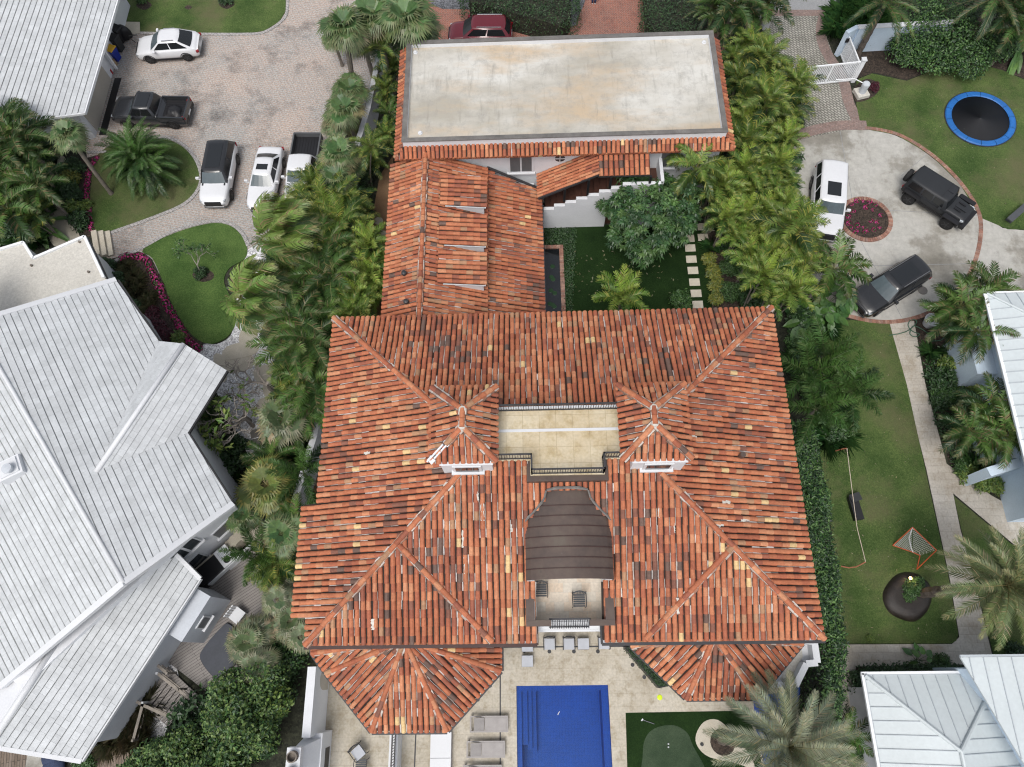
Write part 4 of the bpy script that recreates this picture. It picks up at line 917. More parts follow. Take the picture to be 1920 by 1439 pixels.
# lower south roof
LE = 3.5; la, lb = P(375, 1085, LE), P(152, 1428, LE); ld = (lb - la).normalized(); ln_ = V(-ld.y, ld.x, 0)
if ln_.x < 0: ln_ = -ln_
planeL = (la, V(ln_.x * .3, ln_.y * .3, 1).normalized())
pl = [PP(*q, planeL) for q in [(375, 1085), (318, 1028), (232, 1098), (108, 1205), (0, 1372), (-20, 1404), (0, 1391), (152, 1428)]]
pl = [PP(*q, planeL) for q in [(375, 1085), (318, 1028), (232, 1090), (108, 1205), (-20, 1400), (152, 1428)]]
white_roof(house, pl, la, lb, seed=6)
r0_, r1_ = PP(108, 1205, planeL), PP(-20, 1400, planeL)
planeM = (r0_, ((r1_ - r0_).cross(V(-ln_.x, -ln_.y, -.25))).normalized())
pm = [r0_, r1_, PP(-120, 1400, planeM), PP(-120, 1350, planeM), PP(20, 1262, planeM)]
mm = MB(); mm.slab(pm, .12); mm.build('roof_slope', 'white', house)
b = MB(); b.tube([r0_ + V(0, 0, .02), r1_ + V(0, 0, .02)], .17, 8); b.build('ridge_cap', 'white_paint', house, smooth=True)
b = MB(); b.bar(la + V(0, 0, -.1), lb + V(0, 0, -.1), .14, .2); b.bar(PP(-20, 1400, planeL) + V(0, 0, -.06), lb + V(0, 0, -.06), .2, .2); b.bar(la + V(0, 0, -.05), PP(318, 1028, planeL) + V(0, 0, -.05), .2, .2); b.build('fascia', 'white_paint', house)
b = MB(); w0 = la + ld * 1.0 - ln_ * .1; w1 = lb - ld * .6 - ln_ * .35
b.prism([((w0 - ln_ * .3).x, (w0 - ln_ * .3).y), ((w1).x, (w1).y), ((w1 - ln_ * 5).x, (w1 - ln_ * 5).y), ((w0 - ln_ * 5).x, (w0 - ln_ * 5).y)], 0, 3.4); lw = b.build('lower_wall', 'grey_wall', house)
b = MB(); s0_, s1_ = la + ld * .55 + ln_ * .75, la + ld * 3.0 + ln_ * .75
b.prism([(s0_.x, s0_.y), (s1_.x, s1_.y), ((s1_ - ln_ * 1.2).x, (s1_ - ln_ * 1.2).y), ((s0_ - ln_ * 1.2).x, (s0_ - ln_ * 1.2).y)], 0, 2.9); sb_ = b.build('side_room', 'grey_wall', house)
wall_window(sb_, V(s0_.x, s0_.y, 0), ld, ln_, 1.0, .7, 1.5, 2.4, 1, glass='shutter')
# flat beige roof at the back of the house
fb = [P(*q, 3.5) for q in [(-60, 488), (45, 456), (64, 486), (160, 445), (196, 522), (214, 530), (0, 600), (-60, 620)]]
b = MB(); b.slab(fb, .3); b.build('flat_roof', 'beigeroof', house)
b = MB()
for a, c in zip(fb[:5], fb[1:5]): b.bar(a + V(0, 0, .06), c + V(0, 0, .06), .16, .16)
b.build('roof_edge', 'whitemetal', house)
b = MB()
for a, c in zip(fb[3:5], fb[4:5]): b.bar(a + V(.1, 0, -.1), c + V(.1, 0, -.1), .12, .14)
b.build('gutter', 'darkmetal', house)
cc = sum(fb, V(0, 0, 0)) / len(fb); b = MB(); b.prism([(cc.x + (p.x - cc.x) * .93, cc.y + (p.y - cc.y) * .93) for p in fb], 0, 3.19); b.build('back_wall', 'white', house)
for q in ((150, 455), (167, 511), (60, 499), (95, 470)):
    p = P(*q, 3.5); b = MB(); b.lathe(p, [(.07, 0), (.07, .12), (.02, .14)], 8); b.build('roof_vent', 'bark', house)
# front steps
stp = thing('garden_steps', 'three wide beige steps climbing from the cobbles to the flat-roofed house', 'steps', P(190, 460))
for k, (xa, xb) in enumerate(((178, 188), (188, 198), (198, 208))):
    pts = [P(*q, 0) for q in [(xa, 441 - k * 2), (xb, 439 - k * 2), (xb + 7, 484 - k * 2), (xa + 8, 487 - k * 2)]]
    b = MB(); b.prism([(p.x, p.y) for p in pts], 0, .5 - k * .16); b.build('step', 'slab', stp)
# landing and stair down to the deck
lnd = thing('landing_stair', 'beige landing and stair against the white wall, leading down to the grey deck', 'stairs', P(470, 990))
tp = [P(*q, 1.2) for q in [(437, 1000), (452, 972), (482, 965), (500, 1012), (470, 1022), (450, 1012)]]
b = MB(); b.prism([(p.x, p.y) for p in tp], 0, 1.2); b.build('landing', 'slab', lnd)
for k in range(7):
    a = V(tp[5].x, tp[5].y, 0); c = V(tp[0].x, tp[0].y, 0); dv = (P(375, 1080, 0) - P(447, 1020, 0)); dv.normalize()
    a, c = a + dv * .36 * k, c + dv * .36 * k; z = 1.05 - k * .13
    b = MB(); b.prism([(a.x, a.y), (c.x, c.y), ((c + dv * .35).x, (c + dv * .35).y), ((a + dv * .35).x, (a + dv * .35).y)], .0, max(z, .32)); b.build('step', 'slab', lnd)
b = MB()
for q in [((484, 962), (512, 1010)), ((452, 968), (474, 962))]:
    a, c = P(*q[0], 1.5), P(*q[1], 1.5); b.bar(a, c, .16, .6)
a = tp[4]; c = a + dv * 3.0; b.bar(V(a.x, a.y, 1.0), V(c.x, c.y, .6), .14, .4); b.build('low_wall', 'white', lnd)
# deck railing and stair of timber
dr = thing('deck_railing', 'white-topped timber railing running down the deck beside the lower roof', 'railing', P(340, 1260, .3))
for a, c, z0 in (((288, 1228), (330, 1262), .3), ((312, 1262), (388, 1322), .3), ((240, 1295), (285, 1320), .1), ((285, 1320), (330, 1340), .1), ((286, 1316), (268, 1385), .1)):
    p, q = P(*a, z0), P(*c, z0); b = MB(); n = max(1, int((q - p).length / 1.3))
    b.bar(p + V(0, 0, .95), q + V(0, 0, .95), .14, .05)
    b.bar(p + V(0, 0, .5), q + V(0, 0, .5), .05, .08); b.build('rail', 'timber', dr)
    for i in range(n + 1):
        b = MB(); t_ = p.lerp(q, i / n); b.bar(t_, t_ + V(0, 0, 1.05), .11, .11); b.build('post', 'white_paint' if i % 2 == 0 else 'timber', dr)
ds = thing('deck_steps', 'grey timber steps dropping from the deck towards the sandy grasses', 'steps', P(330, 1300, 0))
p0, p1 = P(318, 1278, .2), P(355, 1318, .2); du = (P(300, 1330, 0) - P(330, 1290, 0)).normalized(); 
for k in range(6):
    b = MB(); o_ = (p1 - p0) * (k / 6); a = p0 + o_; c = a + du * 1.5; b.bar(V(a.x, a.y, .55 - k * .08), V(c.x, c.y, .55 - k * .08), .24, .05); b.build('tread', 'deck', ds)

# ---- garage, top left
gar = thing('garage', 'long low garage with white ribbed tile roof beside the cobbled drive', 'garage', (-36, 40, 0))
GZ = 3.0; ga, gb_ = P(219, 3, GZ), P(158, 212, GZ); gd = (gb_ - ga).normalized(); gn = V(-gd.y, gd.x, 0)
if gn.x < 0: gn = -gn
plG = (ga, V(gn.x * .22, gn.y * .22, 1).normalized())
pg = [PP(*q, plG) for q in [(240, -70), (158, 212), (72, 224), (-90, 196), (-90, -70)]]
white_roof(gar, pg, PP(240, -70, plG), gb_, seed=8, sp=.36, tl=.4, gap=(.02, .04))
b = MB(); b.bar(PP(235, -50, plG) + V(0, 0, -.08), gb_ + V(0, 0, -.08), .14, .2); b.bar(gb_ + V(0, 0, -.06), PP(72, 224, plG) + V(0, 0, -.06), .1, .16); b.bar(PP(72, 224, plG) + V(0, 0, -.06), PP(-90, 196, plG) + V(0, 0, -.06), .1, .16); b.build('fascia', 'whitemetal', gar)
wq = [ga - gn * 1.25 - gd * 3, gb_ - gn * 1.1 - gd * .5, PP(72, 224, plG) + V(-.5, .5, 0), V(-48, 33.5, 0), V(-48, 52, 0)]
b = MB(); b.prism([(p.x, p.y) for p in wq], 0, 2.85); gwl = b.build('garage_wall', 'white', gar)
b = MB(); a, c = wq[1] - gd * .5 + gn * .02, wq[1] - gd * 5.2 + gn * .02; b.bar(V(a.x, a.y, 1.25), V(c.x, c.y, 1.25), .06, 2.3); gdr = b.build('garage_door', 'beige_wall', gar)
b = MB(); a, c = wq[1] - gd * .2 + gn * .45, wq[1] - gd * 5.4 + gn * .45; b.bar(V(a.x, a.y, .02), V(c.x, c.y, .02), .5, .03); b.build('drain', 'black', gar)
b = MB(); a = wq[1] - gd * 6.3 + gn * .14; b.bar(V(a.x, a.y, 0), V(a.x, a.y, 2.7), .16, .16); b.build('downpipe', 'whitemetal', gar)

# ---- right-hand houses with standing-seam metal roofs
def metal_roof(par, poly, e0, e1, sp=.62, seed=0):
    e0, e1 = Vector(e0), Vector(e1); b = MB(); b.slab(poly, .1); o = b.build('roof_slope', 'metalroof', par)
    sx = (e1 - e0).normalized(); N = V(0, 0, 0)
    for i in range(1, len(poly) - 1): N += (poly[i] - poly[0]).cross(poly[i + 1] - poly[0])
    N.normalize(); N = N if N.z > 0 else -N; u = N.cross(sx).normalized(); u = u if u.z > 0 else -u
    st = [((p - e0).dot(sx), (p - e0).dot(u)) for p in poly]; s = min(p[0] for p in st) + sp * .6; m_ = max(p[0] for p in st); b = MB()
    while s < m_ - .05:
        ts = sorted(b0 + (b1 - b0) * (s - a0) / (a1 - a0) for (a0, b0), (a1, b1) in zip(st, st[1:] + st[:1]) if (a0 - s) * (a1 - s) < 0)
        for ta, tb in zip(ts[::2], ts[1::2]):
            b.bar(e0 + sx * s + u * ta + N * .02, e0 + sx * s + u * tb + N * .02, .035, .045, up=N)
        s += sp
    b.build('standing_seam', 'metalrib', o); return o
rh = thing('blue_house', 'pale blue house with white standing-seam metal roof beside the coconut palms', 'house', (28, 14, 0))
RZ = 4.2; a = P(1850, 551, RZ); c = V(a.x - .4, 8.0, RZ); k_ = V(a.x + 16, a.y, RZ)
hp = a + V(5, -5, 1.6)
metal_roof(rh, [c, a, hp, V(hp.x, 6.0, hp.z), V(c.x, 6.0, RZ)], c, a)
metal_roof(rh, [a, k_, V(k_.x, a.y - 5, hp.z), hp], a, k_)
b = MB(); b.tube([a + V(0, 0, .03), hp + V(0, 0, .03)], .07, 6); b.build('hip_cap', 'metalroof', rh)
b = MB(); b.bar(V(a.x - .08, a.y, RZ - .06), V(c.x - .06, 6.0, RZ - .06), .16, .14); b.bar(V(a.x, a.y + .08, RZ - .06), V(k_.x, a.y + .08, RZ - .06), .1, .12); b.build('gutter', 'whitemetal', rh)
b = MB(); b.bar(V(a.x - .17, a.y, RZ - .02), V(c.x - .15, 6.0, RZ - .02), .03, .05); b.build('gutter_lip', 'metalrib', rh)  # slim grey bar along the outer edge of the gutter
b = MB(); b.box(a.x + .6, 6.6, 0, a.x + 16, a.y - .7, 4.05); b.build('house_wall', 'blue_white', rh)
# pale blue porch box, canopy and entry walls
b = MB(); p = [P(*q, 1.6) for q in [(1787, 660), (1872, 630), (1895, 690), (1800, 700)]]
b.prism([(24.9, 14.4), (a.x + .59, 14.4), (a.x + .59, 17.6), (24.9, 17.2)], 0, 2.5); b.build('side_room', 'blue_white', rh)
ent = [P(*q, 2.2) for q in [(1850, 880), (1905, 858), (1925, 905), (1860, 905)]]
b = MB(); q0, q1, q2 = P(1852, 886, 2.3), P(1912, 868, 2.3), P(1918, 800, 2.3)
b.bar(V(q0.x, q0.y, 1.2), V(q1.x, q1.y, 1.2), .5, 2.4); b.bar(V(q1.x, q1.y + .26, 1.2), V(q1.x, q2.y, 1.2), .4, 2.4); b.build('entry_wall', 'blue_white', rh)
b = MB(); q0, q1 = P(1848, 850, 1.0), P(1915, 812, 1.0); b.box(q0.x, q0.y - .2, 0, q1.x, q1.y + .3, .7); b.build('entry_step', 'blue_white', rh)
ph = thing('pavilion', 'low white pavilion with hipped metal roof in the lower right corner', 'pavilion', (19, -4, 0))
z = 3.2; A0 = P(1622, 1267, z); B0 = V(A0.x + 9, A0.y, z); C0 = V(A0.x, -12, z)
H0 = V(A0.x + 3.1, A0.y - 3.1, z + 1.15); H1 = V(H0.x, -12, H0.z)
metal_roof(ph, [C0, A0, H0, H1], C0, A0, .58); metal_roof(ph, [A0, B0, V(A0.x + 6.2, A0.y, z), H0], A0, B0, .58)
metal_roof(ph, [V(A0.x + 6.2, A0.y, z), V(A0.x + 6.2, -12, z), H1, H0], V(A0.x + 6.2, A0.y, z), V(A0.x + 6.2, -12, z), .58)
b = MB(); b.tube([A0 + V(0, 0, .04), H0 + V(0, 0, .05), H1 + V(0, 0, .05)], .1, 8); b.tube([H0 + V(0, 0, .05), V(A0.x + 6.2, A0.y, z + .04)], .1, 8); b.build('hip_cap', 'metalroof', ph)
b = MB(); b.bar(V(A0.x - .1, A0.y + .1, z - .06), V(C0.x - .1, C0.y, z - .06), .13, .14); b.bar(V(A0.x - .15, A0.y + .1, z - .06), V(A0.x + 7, A0.y + .1, z - .06), .13, .14); b.build('gutter', 'whitemetal', ph)
b = MB(); b.bar(V(A0.x - .02, A0.y + .02, z - .0), V(C0.x - .02, C0.y, z - .0), .04, .05); b.bar(V(A0.x - .02, A0.y + .02, z), V(A0.x + 7, A0.y + .02, z), .04, .05); b.build('gutter_bracket_line', 'metalrib', ph)
b = MB(); b.box(A0.x + .35, -12, 0, A0.x + 6, A0.y - .6, 3.1); b.build('pavilion_wall', 'white', ph)
h2 = thing('metal_roof_house', 'higher white metal-roofed house overhanging the pavilion at the right edge', 'house', (24, -4, 0))
z = 5.2; A0 = P(1801, 1233, z); C0 = P(1925, 1440, z); dC = (C0 - A0).normalized(); C0 = A0 + dC * 9; D0 = V(A0.x + 12, A0.y, z + 1.6)
nC = V(-dC.y, dC.x, 0); nC = nC if nC.x > 0 else -nC
q0, q1 = A0, C0; metal_roof(h2, [C0, A0, V(A0.x + 9, A0.y, z), C0 + V(9, 0, 0)], V(A0.x, A0.y, z), V(A0.x + 9, A0.y, z), .62)
b = MB(); b.bar(A0 + V(0, .06, -.04), V(A0.x + 9, A0.y + .06, z - .04), .1, .12); b.build('gutter', 'metalrib', h2)
b = MB(); b.prism([(A0.x + .8, A0.y - .5), (A0.x + 9, A0.y - .5), (C0.x + 9, C0.y), (C0.x + 1.2, C0.y)], 0, 5.05); b.build('house_wall', 'blue_white', h2)

# ================================================================ walls, gates
b = MB()
gw = [P(*q, 2.0) for q in [(712, 95), (690, 205), (672, 262), (656, 345), (640, 440), (622, 560), (604, 700), (590, 815), (546, 962), (520, 1010)]]
wl = thing('boundary_wall', 'long white boundary wall between the cobbled drive and the villa side path', 'wall', gw[4].xy.to_3d())
b = MB()
for a, c in zip(gw, gw[1:]): b.bar(V(a.x, a.y, .98), V(c.x, c.y, .98), .24, 1.96)
b.build('wall_body', 'white', wl)
b = MB()
for i_, (a, c) in enumerate(zip(gw, gw[1:])): b.bar(V(a.x, a.y, 2.0 + .005 * (i_ % 2)), V(c.x, c.y, 2.0 + .005 * (i_ % 2)), .34 + .008 * (i_ % 2), .08)
b.build('wall_coping', 'white', wl)
bw = thing('blue_white_wall', 'tall pale blue garden wall beside the open white gate', 'wall', P(1640, 92))
a, c, e = P(1566, 103), P(1588, 97), P(1700, 88); hgt = 2.1
b = MB(); a2 = P(1602, 55, 2.0); b.bar(V(c.x, c.y, hgt / 2), V(c.x + 6.5, c.y + .2, hgt / 2), .25, hgt); b.bar(V(c.x - .05, c.y + .14, hgt / 2), V(a.x, a.y - .1, hgt / 2), .3, hgt); b.build('wall_body', 'blue_white', bw)
b = MB(); b.bar(V(c.x - .1, c.y, hgt + .04), V(c.x + 6.5, c.y + .2, hgt + .04), .36, .08); b.build('wall_coping', 'white', bw)
b = MB(); b.bar(V(a.x + .1, a.y - .26, 1.5), V(a.x + .35, a.y - .26, 1.5), .02, .35); b.build('intercom', 'black', bw)
def gate(name, lab, p, q, h, zb=.12, arm=False):
    g_ = thing(name, lab, 'gate', p); b = MB(); b.bar(p + V(0, 0, h), q + V(0, 0, h), .09, .11); b.bar(p + V(0, 0, zb), q + V(0, 0, zb), .08, .1)
    for t_ in (0, .5, 1): r__ = p.lerp(q, t_); b.bar(r__ + V(0, 0, zb), r__ + V(0, 0, h), .1, .1)
    b.build('gate_frame', 'whitemetal', g_); n = int((q - p).length / .125); b = MB()
    for i in range(1, n): r__ = p.lerp(q, i / n); b.bar(r__ + V(0, 0, zb), r__ + V(0, 0, h), .055, .055)
    b.build('pickets', 'whitemetal', g_); return g_
gp = P(1594, 153)
gate('gate', 'open white metal gate leaf swung across the grey herringbone drive', gp, P(1497, 163), 1.75)
gate('fence_panel', 'white picket panel joining the gate post to the pale blue wall', gp + V(0, .12, 0), P(1574, 101), 1.6)
b = MB(); b.obox((gp.x + .15, gp.y, 0), .26, .26, 1.95); o = thing('gate_post', 'white square post carrying the open white gate', 'post', gp); b.build('post', 'whitemetal', o)
b = MB(); b.obox((gp.x + .15, gp.y, 1.95), .34, .34, .08); b.build('post_cap', 'white_paint', o)
op = thing('gate_opener', 'grey gate motor on a concrete block with a white arm to the gate', 'gate opener', P(1614, 180))
p = P(1613, 178); b = MB(); b.obox((p.x, p.y, 0), .85, .85, .28, .25); b.build('concrete_base', 'beigeroof', op)
b = MB(); b.lathe((p.x, p.y, .28), [(.24, 0), (.24, .5), (.26, .52), (.26, .75), (.2, .82), (.02, .85)], 14); b.build('motor_housing', 'grey_wall', op)
b = MB(); q = P(1566, 152, .85); b.tube([(p.x, p.y, .95), (p.x - .7, p.y + .55, .95), (q.x, q.y, .95)], .035, 6); b.build('arm', 'whitemetal', op)
mb_ = thing('mailbox_post', 'white post with a dark lamp at the far left edge of the gate drive', 'post', P(1434, 52)); p = P(1434, 54)
b = MB(); b.obox((p.x, p.y, 0), .4, .3, 1.2); b.build('post', 'white_paint', mb_); b = MB(); b.bar(p + V(0, 0, 1.2), p + V(.1, .5, 2.0), .08, .08); b.obox((p.x + .1, p.y + .5, 1.9), .22, .22, .3); b.build('lamp', 'black', mb_)
# outdoor fireplace wall on the raised terrace
fw_ = thing('fireplace_wall', 'white terrace wall with arched niche and twin-flue outdoor fireplace', 'fireplace', (-10.8, -3, 1.2))
b = MB(); b.box(-10.95, -3.4, 1.2, -10.55, -.35, 3.7)
b.build('wall_body', 'white', fw_)
b = MB(); n = 10
prof = [(-10.549, -.45 - .0, 1.3)] + [(-10.549, -.95 + .5 * math.cos(math.pi * i / n), 2.1 + .75 * math.sin(math.pi * i / n)) for i in range(n + 1)] + [(-10.549, -1.45, 1.3)]
b.poly(prof); b.build('arched_niche', 'beige_wall', fw_)
b = MB(); b.prism([(-11.1, -5.6), (-10.2, -5.6), (-10.2, -3.3), (-11.1, -3.3)], 1.2, 2.9); b.add([(-11.1, -5.4, 2.901), (-10.25, -5.4, 2.901), (-10.25, -3.5, 2.901), (-11.1, -3.5, 2.901), (-11.05, -5.0, 4.3), (-10.75, -5.0, 4.3), (-10.75, -3.75, 4.3), (-11.05, -3.75, 4.3)], [[0, 1, 5, 4], [1, 2, 6, 5], [2, 3, 7, 6], [3, 0, 4, 7], [4, 5, 6, 7]]); b.box(-11.25, -5.05, 4.3, -10.62, -3.7, 4.75); b.build('chimney_breast', 'white', fw_)
for y in (-4.05, -4.7):
    b = MB(); b.lathe((-10.93, y, 4.75), [(.24, 0), (.24, .3), (.19, .3), (.19, .05), (.0, .04)], 16); b.build('flue', 'bark', fw_)
b = MB(); b.box(-10.199, -4.9, 1.5, -10.18, -4.0, 2.2); b.build('firebox', 'black', fw_)
tf = thing('terrace_fence', 'black picket railing on a white kerb between the two terraces', 'railing', (-7, -4, 1.2))
b = MB(); b.box(-7.3, -9, 1.0, -6.98, -3.0, 1.32); b.build('kerb', 'white_paint', tf)
b = MB(); b.bar((-7.0, -9, 2.2), (-7.0, -3.0, 2.2), .07, .05); b.bar((-7.0, -9, 1.42), (-7.0, -3.0, 1.42), .05, .04)
for i in range(50): y = -3.0 - i * .12; b.bar((-7.0, y, 1.42), (-7.0, y, 2.2), .025, .025)
b.build('pickets', 'darkmetal', tf)
b = MB(); b.box(-6.985, -9, 0, -6.9, -3.0, 1.18); b.build('kerb_face', 'white_paint', tf)

# ================================================================ plants
def jit(r_, c, a=.15):
    k = r_.uniform(1 - a, 1 + a); return (c[0] * k * r_.uniform(.94, 1.06), c[1] * k, c[2] * k * r_.uniform(.9, 1.1))
def lerp3(a, b_, t): return tuple(x + (y - x) * t for x, y in zip(a, b_))
def frond(m, r_, az, el, L, droop, nl, ll, cols, origin=(0, 0, 0), wind=0, lw=.035, vee=.5, fwd=.6, plume=False, tipdroop=.25, twist=0.0, windaz=0.0, tone=None):
    """a feather frond: arching midrib with two ranks of blades"""
    pts = []; p = V(*origin); e = el; a = az; n = 9
    for i in range(n + 1):
        pts.append(p.copy()); t = i / n
        d = V(math.cos(a) * math.cos(e), math.sin(a) * math.cos(e), math.sin(e)); p = p + d * (L / n)
        e -= droop / n * (.5 + 1.2 * t)
        if wind:
            da = (windaz - a + math.pi) % (2 * math.pi) - math.pi; a += da * wind / n * 1.6
    m.tube(pts, [.028 * (1 - .8 * i / n) * (L / 2) ** .4 for i in range(n + 1)], 3, jit(r_, cols[2], .1), cap=False)
    base = jit(r_, lerp3(cols[0], cols[1], r_.random() if tone is None else min(1, max(0, tone + r_.gauss(0, .28)))), .15)
    for k in range(nl):
        t = .14 + .86 * (k + r_.random() * .6) / nl; f = t * n; i = min(int(f), n - 1); q = pts[i].lerp(pts[i + 1], f - i)
        d = (pts[i + 1] - pts[i]).normalized(); sd_ = d.cross(V(0, 0, 1))
        if sd_.length < .05: sd_ = V(1, 0, 0)
        sd_.normalize(); up = sd_.cross(d)
        prof = (math.sin(math.pi * min(1, .12 + .86 * t)) ** .55)
        for s in (-1, 1):
            fw_ = fwd + .5 * t
            if plume: ang = r_.uniform(-1.3, 1.5)
            else: ang = vee * r_.uniform(.4, 1.3)
            dr = (sd_ * s * math.cos(ang) + up * math.sin(ang) + d * fw_).normalized()
            ln = ll * prof * r_.uniform(.85, 1.1); w_ = lw * (.6 + .5 * prof)
            side = d * w_
            mid_ = q + dr * ln * .5 + V(0, 0, -tipdroop * .12 * ln)
            tip = q + dr * ln + V(0, 0, -tipdroop * ln)
            if wind: tip = tip + V(math.cos(windaz), math.sin(windaz), 0) * ln * .35 * wind
            c = base if r_.random() > .12 else jit(r_, cols[3], .2)
            if t > .86: c = lerp3(c, cols[3], .35)
            m.add([q - side * .4, q + side * .4, mid_ + side * .55, tip, mid_ - side * .55], [[0, 1, 2, 3, 4]], jit(r_, c, .1))
GREENS = {
    'areca': [(.024, .062, .015), (.125, .195, .036), (.16, .16, .05), (.26, .26, .06)],
    'areca_bright': [(.05, .115, .02), (.21, .30, .05), (.18, .2, .06), (.24, .26, .06)],
    'coconut': [(.022, .055, .016), (.085, .16, .035), (.12, .12, .045), (.15, .13, .06)],
    'windy': [(.04, .08, .02), (.15, .24, .05), (.15, .14, .05), (.24, .2, .09)],
    'foxtail': [(.016, .045, .014), (.065, .14, .03), (.075, .1, .04), (.075, .11, .035)],
    'date': [(.15, .19, .12), (.23, .26, .17), (.22, .21, .11), (.27, .25, .16)],
    'date2': [(.105, .145, .055), (.17, .205, .085), (.22, .2, .09), (.27, .24, .13)],
    'sabal': [(.045, .10, .03), (.085, .15, .05), (.12, .15, .06), (.2, .18, .09)],
    'sabal_dry': [(.075, .115, .05), (.12, .15, .075), (.16, .15, .08), (.28, .24, .16)],
    'sabal_gold': [(.085, .13, .035), (.14, .17, .045), (.18, .16, .06), (.27, .21, .05)],
}
def crown_feather(kind, seed, nf, L, ll, nl, el=(.2, 1.2), droop=(1.0, 1.6), wind=0, windaz=0, stems=1, spread=0, plume=False, lw=.035, vee=.5, tipdroop=.25, fwd=.6):
    r_ = random.Random(seed); m = MB(); cols = GREENS[kind]
    for s in range(stems):
        ox, oy = (r_.uniform(-spread, spread), r_.uniform(-spread, spread)) if s else (0, 0); oz = r_.uniform(-.9, .1) if s else 0
        n = nf if s == 0 else int(nf * .7)
        a0 = r_.random() * 6.28
        for i in range(n):
            t = i / n; az_ = a0 + i * 2.399 + r_.uniform(-.2, .2)
            e = el[1] + (el[0] - el[1]) * t + r_.uniform(-.12, .12)
            frond(m, r_, az_, e, L * r_.uniform(.85, 1.1), r_.uniform(*droop), nl, ll, cols, (ox, oy, oz), wind, lw, vee, fwd, plume, tipdroop, windaz=windaz, tone=1.05 - 1.1 * t)
    return m
def crown_fan(kind, seed, nf, pet, blade, nb=20, el=(-.3, 1.3)):
    r_ = random.Random(seed); m = MB(); cols = GREENS[kind]; a0 = r_.random() * 6.28
    for i in range(nf):
        t = i / nf; az_ = a0 + i * 2.399; e = el[1] + (el[0] - el[1]) * t ** .8 + r_.uniform(-.15, .15)
        d = V(math.cos(az_) * math.cos(e), math.sin(az_) * math.cos(e), math.sin(e)); q = d * pet * r_.uniform(.35, 1.05) * (.45 + .55 * min(1, t * 2.2))
        m.tube([V(0, 0, 0), q * .6 + V(0, 0, .05), q], [.022, .016, .012], 3, jit(r_, cols[2]), cap=False)
        d2 = (d + V(0, 0, -.35 + .25 * (t < .3)) + V(r_.gauss(0, .15), r_.gauss(0, .15), 0)).normalized(); sd_ = d2.cross(V(0, 0, 1)).normalized(); up = sd_.cross(d2)
        base = jit(r_, lerp3(cols[0], cols[1], r_.random()), .15); old = t > .72 and r_.random() < .55
        if old: base = jit(r_, cols[3], .2)
        for k in range(nb):
            a = (k / (nb - 1) - .5) * (4.4 if t < .3 else 3.5); ln = blade * (.72 + .28 * math.cos(a * .55)) * r_.uniform(.85, 1.1)
            dr = (d2 * math.cos(a) + sd_ * math.sin(a) + up * (.22 * abs(math.sin(a)) - .05)).normalized()
            wv = up.cross(dr).normalized() * .046 * (blade / .8)
            mid_ = q + dr * ln * .55; tip = q + dr * ln + V(0, 0, -.28 * ln * r_.uniform(.4, 1.5))
            c = jit(r_, base, .12)
            m.add([q, mid_ + wv, mid_ - wv], [[0, 1, 2]], c)
            tipc = lerp3(c, cols[3], r_.uniform(.1, .55))
            m.add([mid_ + wv, tip, mid_ - wv], [[0, 1, 2]], tipc)
    return m
def trunk_mesh(h, r0, r1, lean=(0, 0), rings=True, seed=0, n=8, boots=False):
    r_ = random.Random(seed); m = MB(); k = max(4, int(h / (.3 if boots else .45))); pts = []; rad = []
    for i in range(k + 1):
        t = i / k; pts.append(V(lean[0] * t ** 1.3, lean[1] * t ** 1.3, h * t)); rr = r0 + (r1 - r0) * t
        rad.append(rr * (1.0 + (.16 if boots else .06) * (i % 2)) * (1.35 if i == 0 else 1))
    m.tube(pts, rad, n, (1, 1, 1)); return m
PROTO = {}
def plant(key, name, cat, crown, h, r0=.09, r1=.07, lean=(0, 0), barkm='bark', stems=None, boots=False, leafmat='leaf', extra=None):
    t = thing(name, 'x', cat); c = crown.build('crown', leafmat, t, local=True); c.location = (lean[0], lean[1], h)
    tr = trunk_mesh(h, r0, r1, lean, boots=boots)
    if stems:
        r_ = random.Random(1)
        for (sx, sy) in stems: tr.tube([V(sx * .25, sy * .25, 0), V(sx, sy, h * .8)], [r0 * .8, r1 * .6], 6)
    tr.build('trunk', barkm, t, local=True)
    PROTO[key] = t; return t
used = {}
def put(key, px, py, h, label, group=None, rz=None, scale=1.0, cat=None, tilt=None, base_off=(0, 0)):
    """stand a copy of the plant where its crown is seen, at the height of that crown"""
    t = PROTO[key]; hc = max((c.location.z for c in t.children if c.name.startswith('crown')), default=0)
    cx = next((c.location.x for c in t.children if c.name.startswith('crown')), 0); cy = next((c.location.y for c in t.children if c.name.startswith('crown')), 0)
    rz = rnd.random() * 6.28 if rz is None else rz
    p = P(px, py, hc * scale); ox, oy = cx * math.cos(rz) - cy * math.sin(rz), cx * math.sin(rz) + cy * math.cos(rz)
    loc = V(p.x - ox * scale, p.y - oy * scale, 0)
    if key not in used:
        used[key] = 1; t.location = loc; t.rotation_euler = (0, 0, rz); t.scale = (scale,) * 3; tag(t, label, cat, group); return t
    r = dup(t, loc, rz, label, scale, group)
    if cat: r['category'] = cat
    if group is None and 'group' in r: del r['group']
    return r
for i in range(4):
    plant('areca%d' % i, 'areca_palm', 'palm', crown_feather('areca', 10 + i, 12, 2.1, .58, 22, (.15, 1.35), (.9, 1.5), stems=3, spread=.5, lw=.062), 3.0 + .5 * i, .06, .05, stems=[(.35, .2), (-.3, .3), (.1, -.4)])
for i in range(2):
    plant('bright%d' % i, 'areca_palm', 'palm', crown_feather('areca_bright', 20 + i, 14, 1.7, .5, 22, (.3, 1.4), (.7, 1.2), stems=2, spread=.4, lw=.06, vee=.7), 3.2 + .6 * i, .06, .05, stems=[(.35, .2), (-.3, .3)])
